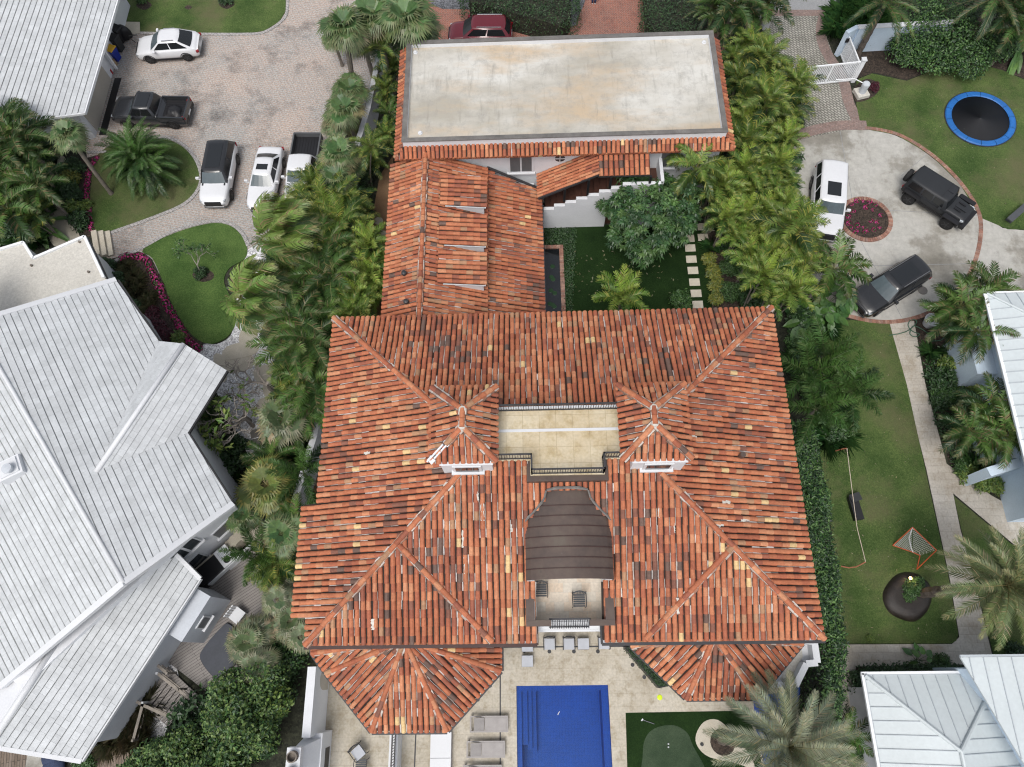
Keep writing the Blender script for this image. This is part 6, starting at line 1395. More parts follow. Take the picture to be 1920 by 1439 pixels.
# ---- courtyard
def mango():
    r_ = random.Random(21); m = MB(); t = thing('courtyard_tree', 'large dense dark green tree with drooping leaf whorls over the courtyard turf', 'tree', P(1215, 425, 0))
    cen = P(1218, 400, 2.9); L = []
    for i in range(640):
        d = V(r_.gauss(0, 1), r_.gauss(0, 1), r_.gauss(.25, .8)).normalized(); k = (r_.uniform(.78, 1.0) if i < 470 else r_.uniform(.45, .78)) * (1 + .13 * math.sin(3 * math.atan2(d.y, d.x) + 1) + .1 * math.sin(7 * math.atan2(d.y, d.x)))
        if d.z < -.5: continue
        L.append((V(cen.x + d.x * 2.95 * k, cen.y + d.y * 2.75 * k, 2.7 + d.z * 2.1 * k), d))
    for q, d in L:
        c0 = jit(r_, r_.choice(SHADES['mango']), .25); n = r_.randint(14, 20)
        for j in range(n):
            a = 6.28 * j / n + r_.uniform(-.2, .2); out = V(math.cos(a), math.sin(a), 0); e = r_.uniform(-.5, .5); dr = (out * math.cos(e) + V(0, 0, math.sin(e)) + d * .35).normalized()
            ln = r_.uniform(.26, .46); s = dr.cross(V(0, 0, 1)); s = s.normalized() * .056 if s.length > .05 else V(.056, 0, 0)
            o = q + d * r_.uniform(-.12, .1); mid_ = o + dr * ln * .5; tip = o + dr * ln - V(0, 0, .35 * ln)
            m.add([o, mid_ + s, tip, mid_ - s], [[0, 1, 2, 3]], jit(r_, c0, .16))
    m.build('crown', 'leaf', t)
    b = MB(); o = t.location; b.tube([o, o + V(.05, 0, 1.3)], [.16, .13], 8)
    for i in range(7): a = i * .9; b.tube([o + V(.05, 0, 1.2), o + V(math.cos(a) * .9, math.sin(a) * .9, 2.3), o + V(math.cos(a) * 2, math.sin(a) * 2, 3.2)], [.09, .06, .02], 6)
    b.build('trunk', 'bark', t)
mango()
put('courtyard_coco', 1305, 318, 0, 'drooping coconut palm at the right corner of the rear wing wall', None, 0, 1.0, 'palm')
put('bright0', 1165, 560, 0, 'bright yellow-green palm peeping over the villa roof edge into the courtyard', None, .3, 1.1, 'palm')
put('dark0', 1345, 400, 0, 'dark feather palm beside the upper stepping stones', None, 0, .8, 'palm'); put('dark0', 1335, 350, 0, 'dark feather palm under the drooping coconut palm', None, 1, .9, 'palm')
for x, y, k, s, l in [(1275, 570, 'sh_mid', 1.0, 'leafy green shrub left of the lowest stepping stones'), (1365, 555, 'sh_ball', 1.1, 'clipped round shrub nearest the villa roof by the areca strip'), (1362, 508, 'sh_ball', 1.0, 'clipped round shrub second from the villa roof by the areca strip'), (1330, 465, 'gr_dark', .8, 'small strap-leaved plant at the bend of the stepping stones'), (1328, 490, 'sh_yel', .8, 'yellow croton first in the row right of the stepping stones'), (1335, 515, 'sh_yel', .9, 'yellow croton second in the row right of the stepping stones'), (1340, 540, 'sh_yel', .9, 'yellow croton third in the row right of the stepping stones'), (1340, 565, 'sh_yel', .8, 'yellow croton last in the row right of the stepping stones'), (1300, 365, 'sh_big', .6, 'loose green bush behind the courtyard tree'), (1275, 320, 'sh_big', .6, 'light green bush between the stair and the coconut palm'), (1250, 310, 'young', .8, 'thin bush against the landing roof')]:
    put(k, x, y, 0, l, None, None, s, 'shrub')
# ---- groundcover ivy beds (nobody could count the leaves)
def cover(name, poly, n, h, size, shade, seed):
    r_ = random.Random(seed); m = MB(); pts = [P(x, y, 0) for x, y in poly]; x0, x1 = min(p.x for p in pts), max(p.x for p in pts); y0, y1 = min(p.y for p in pts), max(p.y for p in pts); k = 0
    while k < n:
        x, y = r_.uniform(x0, x1), r_.uniform(y0, y1); ins_ = False
        for a, c in zip(pts, pts[1:] + pts[:1]):
            if (a.y > y) != (c.y > y) and x < (c.x - a.x) * (y - a.y) / (c.y - a.y) + a.x: ins_ = not ins_
        if ins_: leaves(m, r_, 1, lambda r2: (V(x, y, r2.uniform(.05, h)), V(0, 0, 1)), size, SHADES[shade]); k += 1
    tag(m.build(name, 'leaf'), kind='stuff')
cover('ground_cover', [(1022, 432), (1080, 430), (1078, 470), (1072, 590), (1056, 590), (1054, 462), (1022, 462)], 2600, .22, .07, 'dark', 1)
cover('ground_cover', [(1725, 680), (1780, 640), (1840, 700), (1850, 860), (1860, 920), (1785, 870), (1750, 790)], 3200, .35, .11, 'dark', 2)
cover('fallen_leaves', [(1560, 620), (1660, 615), (1780, 1190), (1580, 1200)], 260, .05, .06, 'olive', 4)
cover('fallen_leaves', [(1630, 170), (1900, 150), (1900, 400), (1800, 330), (1690, 250)], 160, .05, .06, 'olive', 5)
cover('fallen_leaves', [(1060, 470), (1260, 470), (1280, 560), (1070, 575)], 130, .06, .1, 'olive', 3)
# ---- hedges: each a clipped wall of leaves
def hedge(name, label, poly, z, h, n, size, shade, seed, rough=.12):
    r_ = random.Random(seed); m = MB(); pts = [P(x, y, z) for x, y in poly]; cx = sum(p.x for p in pts) / len(pts); cy = sum(p.y for p in pts) / len(pts)
    x0, x1 = min(p.x for p in pts), max(p.x for p in pts); y0, y1 = min(p.y for p in pts), max(p.y for p in pts)
    per = [(a, c, (c - a).length) for a, c in zip(pts, pts[1:] + pts[:1])]; tot = sum(l for _, _, l in per)
    def inside(x, y):
        i_ = False
        for a, c in zip(pts, pts[1:] + pts[:1]):
            if (a.y > y) != (c.y > y) and x < (c.x - a.x) * (y - a.y) / (c.y - a.y) + a.x: i_ = not i_
        return i_
    k = 0
    while k < n * .6:
        x, y = r_.uniform(x0, x1), r_.uniform(y0, y1)
        if inside(x, y):
            zz = h + rough * 2 * (math.sin(x * 2.1 + seed) * math.cos(y * 1.7) + r_.gauss(0, .5)); leaves(m, r_, 1, lambda r2: (V(x, y, zz), V(0, 0, 1)), size, SHADES[shade]); k += 1
    for a, c, l in per:
        out = V(c.y - a.y, a.x - c.x, 0).normalized()
        if out.dot(V(a.x - cx, a.y - cy, 0)) < 0: out = -out
        for _ in range(int(n * .4 * l / tot)): leaves(m, r_, 1, lambda r2: (a.lerp(c, r2.random()) * 1 + out * r2.gauss(0, rough) + V(0, 0, -z + r2.uniform(.1, h)), out), size, SHADES[shade])
    t = thing(name, label, 'hedge', (cx, cy, 0)); m.build('foliage', 'leaf', t)
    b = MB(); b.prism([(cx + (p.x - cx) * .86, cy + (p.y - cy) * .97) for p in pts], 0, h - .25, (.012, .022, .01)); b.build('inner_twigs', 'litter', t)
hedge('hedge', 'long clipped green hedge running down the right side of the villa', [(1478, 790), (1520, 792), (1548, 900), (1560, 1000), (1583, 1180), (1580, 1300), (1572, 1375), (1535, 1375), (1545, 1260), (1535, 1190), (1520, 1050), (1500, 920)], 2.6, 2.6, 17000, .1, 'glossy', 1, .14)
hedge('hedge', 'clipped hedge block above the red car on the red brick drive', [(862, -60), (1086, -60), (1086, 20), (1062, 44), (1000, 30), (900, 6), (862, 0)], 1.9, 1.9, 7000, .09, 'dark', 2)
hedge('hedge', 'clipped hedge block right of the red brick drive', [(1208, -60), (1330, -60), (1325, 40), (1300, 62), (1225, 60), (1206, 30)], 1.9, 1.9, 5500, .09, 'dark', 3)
hedge('low_hedge', 'low dark hedge along the back edge of the metal-roofed pavilion', [(1600, 1262), (1640, 1250), (1800, 1248), (1800, 1262), (1650, 1268), (1625, 1310), (1604, 1300)], .8, .8, 3000, .09, 'dark', 4)
hedge('side_hedge', 'narrow dark hedge against the white wall beside the side path', [(684, 275), (695, 280), (690, 340), (680, 430), (668, 430), (675, 340)], 1.2, 1.2, 2200, .08, 'dark', 5)
b = MB(); pts = [P(*q, 1.0) for q in [(1172, 1215), (1186, 1212), (1260, 1286), (1236, 1291)]]; b.prism([(p.x, p.y) for p in pts], 0, .95); 
hedge('planter_hedge', 'low dark hedge strip in a black planter along the right bay', [(1174, 1217), (1187, 1213), (1258, 1284), (1236, 1288)], 1.0, 1.05, 1800, .05, 'dark', 6, .05)
tag(b.build('planter_box', 'black'), 'black planter box holding the low hedge strip beside the right bay', 'planter')
# ---- upper right garden
t_ = thing('broad_tree', 'broad dense green tree behind the pale blue wall', 'tree', P(1790, 95, 0)); r_ = random.Random(31); m = MB()
for (x, y, z, rx) in [(1735, 55, 2.2, 1.9), (1790, 40, 2.6, 2.2), (1840, 60, 2.3, 2.0), (1870, 30, 2.2, 1.8), (1760, 90, 1.6, 1.6), (1820, 95, 1.6, 1.7), (1710, 80, 1.5, 1.4), (1790, 10, 2.4, 2.0), (1740, 15, 2.3, 1.8), (1880, 70, 1.6, 1.4)]:
    p = P(x, y, z); leaves(m, r_, 1700, blob(p.x, p.y, z * .5, rx, rx, z * .75, .6), .13, SHADES['glossy'] + SHADES['mid'], long=1.6)
m.build('crown', 'leaf', t_); b = MB(); o = t_.location
for a in range(5): b.tube([o, o + V(math.cos(a * 1.3) * 1.5, math.sin(a * 1.3) * 1.5 + 1, 1.8)], [.12, .05], 6)
b.build('trunk', 'bark', t_)
for x, y in [(1575, 45), (1590, 30), (1605, 55), (1620, 40), (1585, 65), (1600, 75), (1615, 25), (1570, 28), (1635, 55), (1560, 60), (1640, 35), (1595, 10)]: put('gr_dark', x, y, 0, 'lush strap-leaved plant in the bed behind the pale blue wall', 'strap-leaved plants by the gate', None, 1.5, 'plant')
put('date2', 1660, 5, 0, 'feathery palm arching over the strap-leaved bed at the top edge', None, 1, 1.0, 'palm'); put('date2', 1870, -5, 0, 'feathery palm above the broad tree at the top edge', None, 2, 1.0, 'palm')
for x, y, k, s, l in [(1905, 60, 'dark0', 1.1, 'dark feather palm at the right edge beside the broad tree'), (1900, 110, 'banana', 1.0, 'broad-leaved plant right of the broad tree'), (1915, 90, 'ear', 1.1, 'elephant ear plant at the right edge near the broad tree'), (1900, 25, 'dark1', 1.0, 'feather palm at the upper right corner')]: put(k, x, y, 0, l, None, None, s, 'plant')
put('sh_red', 1638, 168, 0, 'rust-brown low plant beside the gate motor', None, None, .5, 'plant')
# ---- right of the villa
put('coco0', 1563, 505, 0, 'dark coconut palm leaning over the round drive beside the dark estate car', None, .2, 1.0, 'palm')
for x, y, k, s, l in [(1545, 668, 'fox1', .88, 'plumed foxtail palm furthest up the villa side lawn'), (1530, 768, 'fox0', .92, 'plumed foxtail palm nearest the long clipped hedge'), (1592, 738, 'fox1', .88, 'plumed foxtail palm standing furthest out on the lawn'), (1515, 700, 'fox0', 1.0, 'dark plumed palm tight against the villa eave')]: put(k, x, y, 0, l, None, None, s, 'palm')
for x, y, s in [(1545, 575, 1.0), (1575, 560, 1.0), (1525, 600, 1.1), (1500, 615, 1.0), (1550, 605, .9), (1510, 580, 1.0)]: put('ear', x, y, 0, 'elephant ear plant in the clump at the edge of the round drive', 'elephant ears by the round drive', None, s, 'plant')
region_fill(['sh_dark', 'sh_mid', 'gr_dark'], [(1478, 600), (1540, 590), (1560, 700), (1590, 790), (1580, 830), (1520, 800), (1490, 720)], 26, .5, 'dark shrub filling the bed between the villa eave and the foxtail palms', 'shrubs by the foxtail palms', 'shrub', .8, 1.3, 9)
for x, y in [(1560, 800), (1545, 830), (1575, 820)]: put('gr_dark', x, y, 0, 'strap-leaved plant at the top of the long clipped hedge', 'strap-leaved plants by the hedge', None, 1.4, 'plant')
for x, y, k, s, l in [(1800, 575, 'coco0', .9, 'coconut palm at the corner of the blue house roof nearest the round drive'), (1828, 622, 'coco1', .85, 'coconut palm leaning over the pale blue wall'), (1862, 770, 'coco0', .85, 'coconut palm overlapping the metal roof edge midway'), (1818, 808, 'coco1', .78, 'coconut palm over the shrubs midway along the blue house'), (1880, 815, 'coco0', .9, 'coconut palm close to the blue entry wall'), (1850, 545, 'dark1', .9, 'short palm peeping above the blue house roof corner'), (1775, 600, 'dark0', .9, 'low palm near the white planter pot')]: put(k, x, y, 0, l, None, R(165 + (x * 7) % 40), s, 'palm')
region_fill(['sh_dark', 'sh_mid', 'gr_dark', 'sh_lime'], [(1730, 665), (1775, 650), (1830, 720), (1850, 840), (1850, 900), (1800, 880), (1760, 800)], 26, .5, 'shrub in the bed between the stone walk and the blue house', 'shrubs by the blue house', 'shrub', .7, 1.2, 10)
for x, y in [(1835, 905), (1860, 912), (1885, 905), (1810, 890)]: put('sh_lime', x, y, 0, 'bright leafy shrub at the foot of the pale blue entry wall', 'shrubs at the entry wall', None, 1.0, 'shrub')
put('date0', 1478, 1400, 0, 'large grey-green date palm over the spill pool and putting turf', None, 0, 1.0, 'palm')
put('date1', 1888, 1098, 0, 'tall olive-green date palm rising from the round lawn bed', None, 0, 1.0, 'palm')
M_['wetmulch'] = stonemat('wet_mulch', [(.3, (.012, .009, .008)), (.6, (.028, .021, .017)), (.8, (.05, .04, .034))], 3.0, 8, .28, None, .9)
b = MB(); bp = [P(*q, 0) for q in smooth_px([(1655, 1110), (1680, 1078), (1715, 1075), (1745, 1100), (1742, 1140), (1715, 1166), (1680, 1158), (1660, 1140)], 4)]; bc = sum(bp, V(0, 0, 0)) / len(bp); n_ = len(bp)
b.add([bc.lerp(p, k) + V(0, 0, z) for k, z in ((1, .02), (.93, .2), (.75, .34), (.5, .36), (.2, .3)) for p in bp], [[i * n_ + j, i * n_ + (j + 1) % n_, (i + 1) * n_ + (j + 1) % n_, (i + 1) * n_ + j] for i in range(4) for j in range(n_)] + [list(range(4 * n_, 5 * n_))])
tag(b.build('round_bed', 'wetmulch', smooth=True), kind='structure')
put('sh_mid', 1712, 1100, 0, 'bright leafy shrub lit by a lamp in the round lawn bed', None, None, .75, 'shrub'); put('sh_mid', 1700, 1112, 0, 'leafy shrub at the foot of the tall date palm trunk', None, None, .7, 'shrub')
for x, y, k, s, l in [(1718, 1240, 'ear', .6, 'pale rosette plant in the bed behind the low hedge'), (1760, 1240, 'sh_mid', .6, 'small green shrub beside the metal-roofed house corner'), (1580, 1380, 'dark0', .7, 'dark feather palm at the lower end of the long hedge'), (1595, 1405, 'sh_mid', .8, 'green shrub below the date palm beside the pavilion'), (1900, 1225, 'sh_dark', .8, 'dark shrub between the lawn and the metal roof'), (1630, 1197, 'sh_lime', .35, 'small pale plant on the lawn edge by the stone walk')]: put(k, x, y, 0, l, None, None, s, 'plant')

# ================================================================ vehicles
def paint(name, c, rough=.25, metal=0.0): return mat(name, c, rough, .03, .8, 9, metal, .5, coat=.6)
M_['car_white'] = paint('white_car_paint', (.67, .68, .70)); M_['car_black'] = paint('black_car_paint', (.016, .017, .019)); M_['car_matte'] = mat('matt_black_paint', (.022, .024, .027), .5, .06, 1, 12)
M_['car_grey'] = paint('dark_grey_car_paint', (.024, .026, .03)); M_['car_red'] = paint('deep_red_car_paint', (.12, .008, .016)); M_['carglass'] = mat('car_glass', (.012, .014, .016), .22, .03, spec=.7)
M_['windscreen'] = mat('windscreen_glass', (.075, .10, .112), .25, .1, 1.5, 4, spec=.7); M_['lampred'] = mat('tail_lamp', (.25, .012, .018), .2, .05); M_['lampclear'] = mat('head_lamp', (.42, .45, .48), .12, .08, spec=.6)
M_['rim'] = mat('dark_alloy', (.06, .062, .066), .35, .1, metal=.4); M_['chrome'] = mat('bright_trim', (.5, .51, .53), .2, .04, metal=.8); M_['trimgrey'] = mat('grey_trim', (.1, .104, .11), .5, .08)
def interp(tab, x):
    for (x0, y0), (x1, y1) in zip(tab, tab[1:]):
        if x <= x1: return y0 + (y1 - y0) * (x - x0) / (x1 - x0)
    return tab[-1][1]
def vehicle(name, label, cat, front, rear, z, prm, group=None):
    f_, r_ = P(*front, z), P(*rear, z); c = (f_ + r_) / 2; rz = math.atan2(f_.y - r_.y, f_.x - r_.x)
    t = thing(name, label, cat, (c.x, c.y, .012), rz, group)
    L, W, H = prm['L'], prm['W'], prm['H']; hx = L / 2; body, gb = prm['body'], prm.get('base', .3)
    deck = prm['deck']                      # (x fraction -1..1, height) of bonnet, waist and boot
    plan = prm.get('plan', [(-1, .80), (-.92, .93), (-.6, 1), (.5, 1), (.82, .95), (.94, .86), (1, .66)])
    N = 34; rings = []
    for i in range(N + 1):
        u = -1 + 2 * i / N; u = math.copysign(abs(u) ** .85, u); x = u * hx; hw = W / 2 * interp(plan, u); zd = interp(deck, u); e = max(0, abs(u) - .93) / .07
        zb = gb + .1 * e; zd2 = zd - .1 * e * (zd - zb) * 1.2; sh = (zd2 - zb)
        half = [(hw * .9, zb), (hw * .985, zb + .22 * sh), (hw, zb + .5 * sh), (hw * .985, zb + .78 * sh), (hw * .94, zb + .93 * sh), (hw * .84, zb + sh * 1.0), (hw * .5, zb + sh * 1.03), (0, zb + sh * 1.04)]
        rings.append([(x, y, zz) for y, zz in half] + [(x, -y, zz) for y, zz in half[-2::-1]])
    b = MB(); k = len(rings[0]); vs = [p for r__ in rings for p in r__]
    b.add(vs, [[i * k + j, i * k + j + 1, (i + 1) * k + j + 1, (i + 1) * k + j] for i in range(N) for j in range(k - 1)] + [[i * k, (i + 1) * k, (i + 1) * k + k - 1, i * k + k - 1] for i in range(N)] + [list(range(k)), list(range(N * k + k - 1, N * k - 1, -1))])
    bo = b.build('body', body, t, smooth=True, local=True)
    # cabin
    wb, wt, rt_, rb = [q * hx for q in prm['cabin']]; zb_, zr = prm['belt'], H; wB, wR = W / 2 * prm.get('wB', .93), W / 2 * prm.get('wR', .72)
    rings = [(zb_ - .06, wb + .02, rb - .02, wB), (zr - .07, wt, rt_, wR), (zr - .02, wt - .1, rt_ + .08, wR * .95), (zr + .005, wt - .28, rt_ + .24, wR * .78)]
    b = MB()
    def ring(zz, xf, xr, hw): 
        q = []; n = 5
        for s, xx in ((1, xf), (-1, xr)):
            for i in range(n + 1):
                y = hw * (1 - 2 * i / n) * s; bow = .09 * (1 - (y / hw) ** 2); q.append((xx + bow * s, y, zz + (.0)))
        return q
    R4 = [ring(*q) for q in rings]; k = len(R4[0]); vs = [p for r__ in R4 for p in r__]
    fs = [[i * k + j, i * k + (j + 1) % k, (i + 1) * k + (j + 1) % k, (i + 1) * k + j] for i in range(3) for j in range(k)]
    n5 = 6; top = 3 * k; fs += [[top + j, top + j + 1, top + k - 2 - j, top + k - 1 - j] for j in range(n5 - 1)]
    b.add(vs, fs); co = b.build('roof', prm.get('roof', body), t, smooth=True, local=True)
    # glazing, standing just proud of the cabin
    def face(p0, p1, p2, p3, ins, out, nm, m, par=co):
        p0, p1, p2, p3 = map(Vector, (p0, p1, p2, p3)); q = []
        u0, u1, v0, v1 = ins
        def bl(u, v): return p0.lerp(p1, u).lerp(p3.lerp(p2, u), v)
        nn_ = (p1 - p0).cross(p3 - p0).normalized(); nn_ = nn_ if nn_.dot(Vector(out)) > 0 else -nn_
        b = MB(); pts = [bl(u0, v0), bl(u1, v0), bl(u1, v1), bl(u0, v1)]; b.poly([p + nn_ * .014 for p in pts]); 
        b.build(nm, m, par, local=True)
    z0, z1 = zb_ - .06, zr - .07
    for s in (1, -1):
        A, B_, C_, D = (wb + .02, s * wB, z0), (rb - .02, s * wB, z0), (rt_, s * wR, z1), (wt, s * wR, z1)
        cuts = prm.get('cuts', [(.05, .47), (.5, .93)])
        for u0, u1 in cuts: face(A, B_, C_, D, (u0, u1, .2, .93), (0, s, .3), 'side_window', 'carglass')
    b = MB(); n = 5; fl = ring(z0, wb + .02, rb - .02, wB)[:6]; fu = ring(z1, wt, rt_, wR)[:6]; rl = ring(z0, wb + .02, rb - .02, wB)[6:]; ru_ = ring(z1, wt, rt_, wR)[6:]
    def screen(lo, up, v0, v1, nm, m, sgn):
        b = MB()
        for i in range(5):
            a, c, d, e = [Vector(q) for q in (lo[i], lo[i + 1], up[i + 1], up[i])]
            u0, u1 = (.3 if i == 0 else 0), (.7 if i == 4 else 1)
            nn_ = (c - a).cross(e - a).normalized(); nn_ = nn_ if nn_.x * sgn > 0 else -nn_
            b.poly([a.lerp(c, u0).lerp(e.lerp(d, u0), v0) + nn_ * .014, a.lerp(c, u1).lerp(e.lerp(d, u1), v0) + nn_ * .014, a.lerp(c, u1).lerp(e.lerp(d, u1), v1) + nn_ * .014, a.lerp(c, u0).lerp(e.lerp(d, u0), v1) + nn_ * .014])
        b.build(nm, m, co, local=True)
    screen(fl, fu, .08, .96, 'windscreen', prm.get('ws', 'windscreen'), 1); screen(rl, ru_, .22, .95, 'rear_window', 'carglass', -1)
    if prm.get('sunroof'):
        x0, x1, wd = prm['sunroof']; b = MB(); b.box(x0 * hx, -wd, zr + .012, x1 * hx, wd, zr + .024); b.build('sunroof', 'carglass', co, local=True)
    if prm.get('rails'):
        for s in (1, -1): b = MB(); b.bar((wt - .3, s * wR * .9, zr + .03), (rt_ + .2, s * wR * .9, zr + .03), .05, .05); b.build('roof_rail', prm['rails'], co, local=True)
    # wheels
    wr = prm.get('wr', .36)
    for sx_ in prm.get('axles', (.6, -.58)):
        for s in (1, -1):
            ww = prm.get('ww', .25); y0_ = s * (W / 2 * prm.get('track', .99) - ww); y1_ = s * W / 2 * prm.get('track', .99) + s * .012; x = sx_ * hx
            b = MB(); b.tube([(x, y0_, wr), (x, y0_ + (y1_ - y0_) * .1, wr), (x, y0_ + (y1_ - y0_) * .85, wr), (x, y1_, wr)], [wr * .93, wr, wr, wr * .92], 20); wh = b.build('wheel', 'rubber', t, local=True)
            b = MB(); b.tube([(x, y1_ + s * .001, wr), (x, y1_ + s * .006, wr)], [wr * .68, wr * .66], 18); b.build('rim', 'black', wh, local=True)
            b = MB()
            for q in range(5): a = q * 1.2566; b.bar((x, y1_ + s * .012, wr), (x + wr * .62 * math.cos(a), y1_ + s * .012, wr + wr * .62 * math.sin(a)), .05, .012, up=(0, 1, 0))
            b.build('spokes', prm.get('rim', 'rim'), wh, local=True)
            # dark arch lip
            b = MB(); pts = [(x + (wr + .055) * math.cos(a * math.pi / 10), s * (W / 2 * 1.0 + .004), max(gb, wr + (wr + .055) * math.sin(a * math.pi / 10))) for a in range(11)]
            b.tube(pts, .03, 5); b.build('wheel_arch', prm.get('arch', 'black'), t, local=True)
    # lamps, grille, mirrors, sills
    for s in (1, -1):
        hz = prm.get('lampz', interp(deck, .9) - .16); b = MB(); yb = W / 2 * .7; b.obox((hx * .905, s * yb, hz), .2, W * .16, .11, s * -.3); b.build('headlight', 'lampclear', t, local=True)
        b = MB(); b.obox((-hx * .965, s * W * .40, prm.get('tailz', interp(deck, -.95) - .3)), .2, W * .13, .16, s * .35); b.build('tail_lamp', 'lampred', t, local=True)
        b = MB(); mx_ = wb - .15 * 1; b.tube([(mx_ - .12, s * (W / 2 - .06), zb_ + .02), (mx_ - .15, s * (W / 2 + .06), zb_ + .06)], .03, 5); b.obox((mx_ - .18, s * (W / 2 + .13), zb_), .14, .22, .15); b.build('mirror', prm.get('mir', body), t, local=True)
        b = MB(); b.box(-.45 * hx, s * W / 2 - .03 if s > 0 else -W / 2 - .012, gb - .02, .42 * hx, W / 2 + .012 if s > 0 else -W / 2 + .03, gb + .1); b.build('sill', 'black', t, local=True)
    b = MB(); b.box(hx * .93, -W * .27, gb + .22, hx + .012, W * .27, hz + .06); b.build('grille', prm.get('grille', 'black'), t, local=True)
    b = MB(); b.box(hx * .9, -W * .36, gb - .03, hx * .995, W * .36, gb + .14); b.box(-hx * 1.0, -W * .38, gb - .02, -hx * .92, W * .38, gb + .2); b.build('bumper', prm.get('bump', 'trimgrey'), t, local=True)
    b = MB(); b.box(-hx - .02, -.26, gb + .34, -hx * .97, .26, gb + .46); b.build('number_plate', 'white_paint', t, local=True)
    return t, bo, co, hx
SUV = dict(L=4.7, W=1.93, H=1.63, body='car_white', deck=[(-1, .95), (-.9, 1.06), (-.5, 1.08), (.3, 1.05), (.45, 1.02), (.8, .92), (.95, .80), (1, .68)], belt=1.06, cabin=(.42, .1, -.66, -.93), wB=.92, wR=.70, wr=.37)
def V_(**k): d = dict(SUV); d.update(k); return d
t, bo, co, hx = vehicle('parked_car', 'white coupe-shaped suv parked nose to the bins beside the top lawn', 'car', (256, 88), (373, 80), .8, V_(cabin=(.45, .12, -.45, -.88), rails='chrome', wR=.68))
t, bo, co, hx = vehicle('parked_car', 'white suv with black roof parked between the oval lawn and the white sedan', 'car', (398, 385), (420, 268), .8, V_(L=4.9, W=2.0, H=1.72, roof='car_black', cabin=(.42, .2, -.82, -.97), wR=.74, belt=1.12, deck=[(-1, 1.0), (-.9, 1.12), (.3, 1.12), (.45, 1.1), (.8, 1.04), (.95, .92), (1, .75)], sunroof=(.1, -.7, .48)))
for s in (1, -1): b = MB(); b.box(.36 * hx, s * .74 - .05, 1.1, .5 * hx, s * .74 + .05, 1.125); b.build('bonnet_vent', 'black', t, local=True)
SED = [(-1, .82), (-.92, .98), (-.6, 1.0), (-.3, .98), (.3, .96), (.45, .95), (.8, .85), (.95, .72), (1, .6)]
vehicle('parked_car', 'white sedan with sunroof beneath the windblown coconut palm', 'car', (484, 392), (510, 276), .7, V_(L=4.95, W=1.86, H=1.45, deck=SED, belt=.97, cabin=(.38, .1, -.42, -.72), wR=.66, wr=.34, sunroof=(-.02, -.2, .38), base=.24))
vehicle('parked_car', 'dark red suv parked on red brick behind the flat roof', 'car', (843, 57), (957, 57), .9, V_(L=4.65, W=1.86, H=1.68, body='car_red', cabin=(.5, .2, -.78, -.95), wR=.74, rails='chrome', ws='carglass'))
vehicle('parked_car', 'large white suv beside the round flower bed on the concrete drive', 'car', (1549, 446), (1557, 311), .9, V_(L=5.35, W=2.05, H=1.9, deck=[(-1, 1.1), (-.93, 1.22), (.3, 1.2), (.45, 1.2), (.8, 1.14), (.95, 1.04), (1, .85)], belt=1.2, cabin=(.42, .25, -.9, -.975), wR=.78, wB=.95, wr=.42, sunroof=(.12, -.27, .42), cuts=[(.05, .34), (.37, .64), (.67, .95)]))
vehicle('parked_car', 'black estate suv parked aslant on the lower edge of the round drive', 'car', (1616, 570), (1722, 504), .85, V_(L=5.0, W=1.95, H=1.75, body='car_black', roof='car_black', deck=[(-1, 1.0), (-.9, 1.12), (.3, 1.1), (.45, 1.08), (.8, 1.0), (.95, .88), (1, .72)], belt=1.1, cabin=(.42, .15, -.85, -.96), wR=.74, rails='trimgrey', sunroof=(.05, -.6, .5)))
# pickups
def pickup(label, front, rear, prm, bedcol, liner, axles=(.6, -.62)):
    t, bo, co, hx = vehicle('pickup_truck', label, 'pickup', front, rear, .9, prm); W = prm['W']; x0, x1 = -hx * .97, prm['cabin'][3] * hx - .08
    for s in (1, -1): b = MB(); b.box(x0, s * W / 2 * .99 - (.1 if s > 0 else 0), .75, x1, s * W / 2 * .99 + (0 if s > 0 else .1), 1.18); b.build('bed_side', bedcol, t, local=True)
    b = MB(); b.box(-hx, -W / 2 * .95, .55, -hx + .1, W / 2 * .95, 1.17); b.build('tailgate', bedcol, t, local=True)
    b = MB(); b.box(x1 - .08, -W / 2 * .97, .75, x1, W / 2 * .97, 1.17); b.build('bed_bulkhead', liner, t, local=True)
    b = MB(); b.box(x0, -W / 2 * .9, .78, x1 - .081, W / 2 * .9, .82)
    for i in range(9): y = -W / 2 * .8 + i * W * .1; b.box(x0 + .1, y, .82, x1 - .1, y + .06, .84)
    b.build('bed_floor', liner, t, local=True); return t, hx
PK = V_(L=5.6, W=1.98, H=1.82, deck=[(-1, .8), (-.34, .8), (-.3, 1.16), (.3, 1.16), (.5, 1.16), (.85, 1.12), (.95, 1.0), (1, .85)], belt=1.16, cabin=(.46, .26, -.16, -.24), wR=.76, wB=.95, wr=.4, plan=[(-1, .95), (-.9, 1), (.6, 1), (.85, .97), (.95, .9), (1, .78)])
d = dict(PK); d.update(body='car_grey', roof='car_grey', L=5.5, axles=(.62, -.6), sunroof=(.2, -.12, .6), tailz=.9)
t, hx = pickup('charcoal pickup truck with open bed parked in front of the garage', (205, 203), (360, 207), d, 'car_grey', 'black')
t = tag(t, 'charcoal pickup truck with open bed parked in front of the garage', 'pickup')
r_ = random.Random(3); b = MB(); vs = []; nx, ny = 12, 9
for i in range(nx + 1):
    for j in range(ny + 1):
        u, v_ = i / nx - .5, j / ny - .5; vs.append((-hx * .62 + u * 1.1, v_ * 1.0 + .1, .86 + .24 * max(0, 1 - (u * 2.1) ** 2 - (v_ * 2.1) ** 2) ** .5 + r_.uniform(-.03, .05) - (.04 if abs(u) > .45 or abs(v_) > .45 else 0)))
b.add(vs, [[i * (ny + 1) + j, (i + 1) * (ny + 1) + j, (i + 1) * (ny + 1) + j + 1, i * (ny + 1) + j + 1] for i in range(nx) for j in range(ny)])
wp = t.matrix_basis
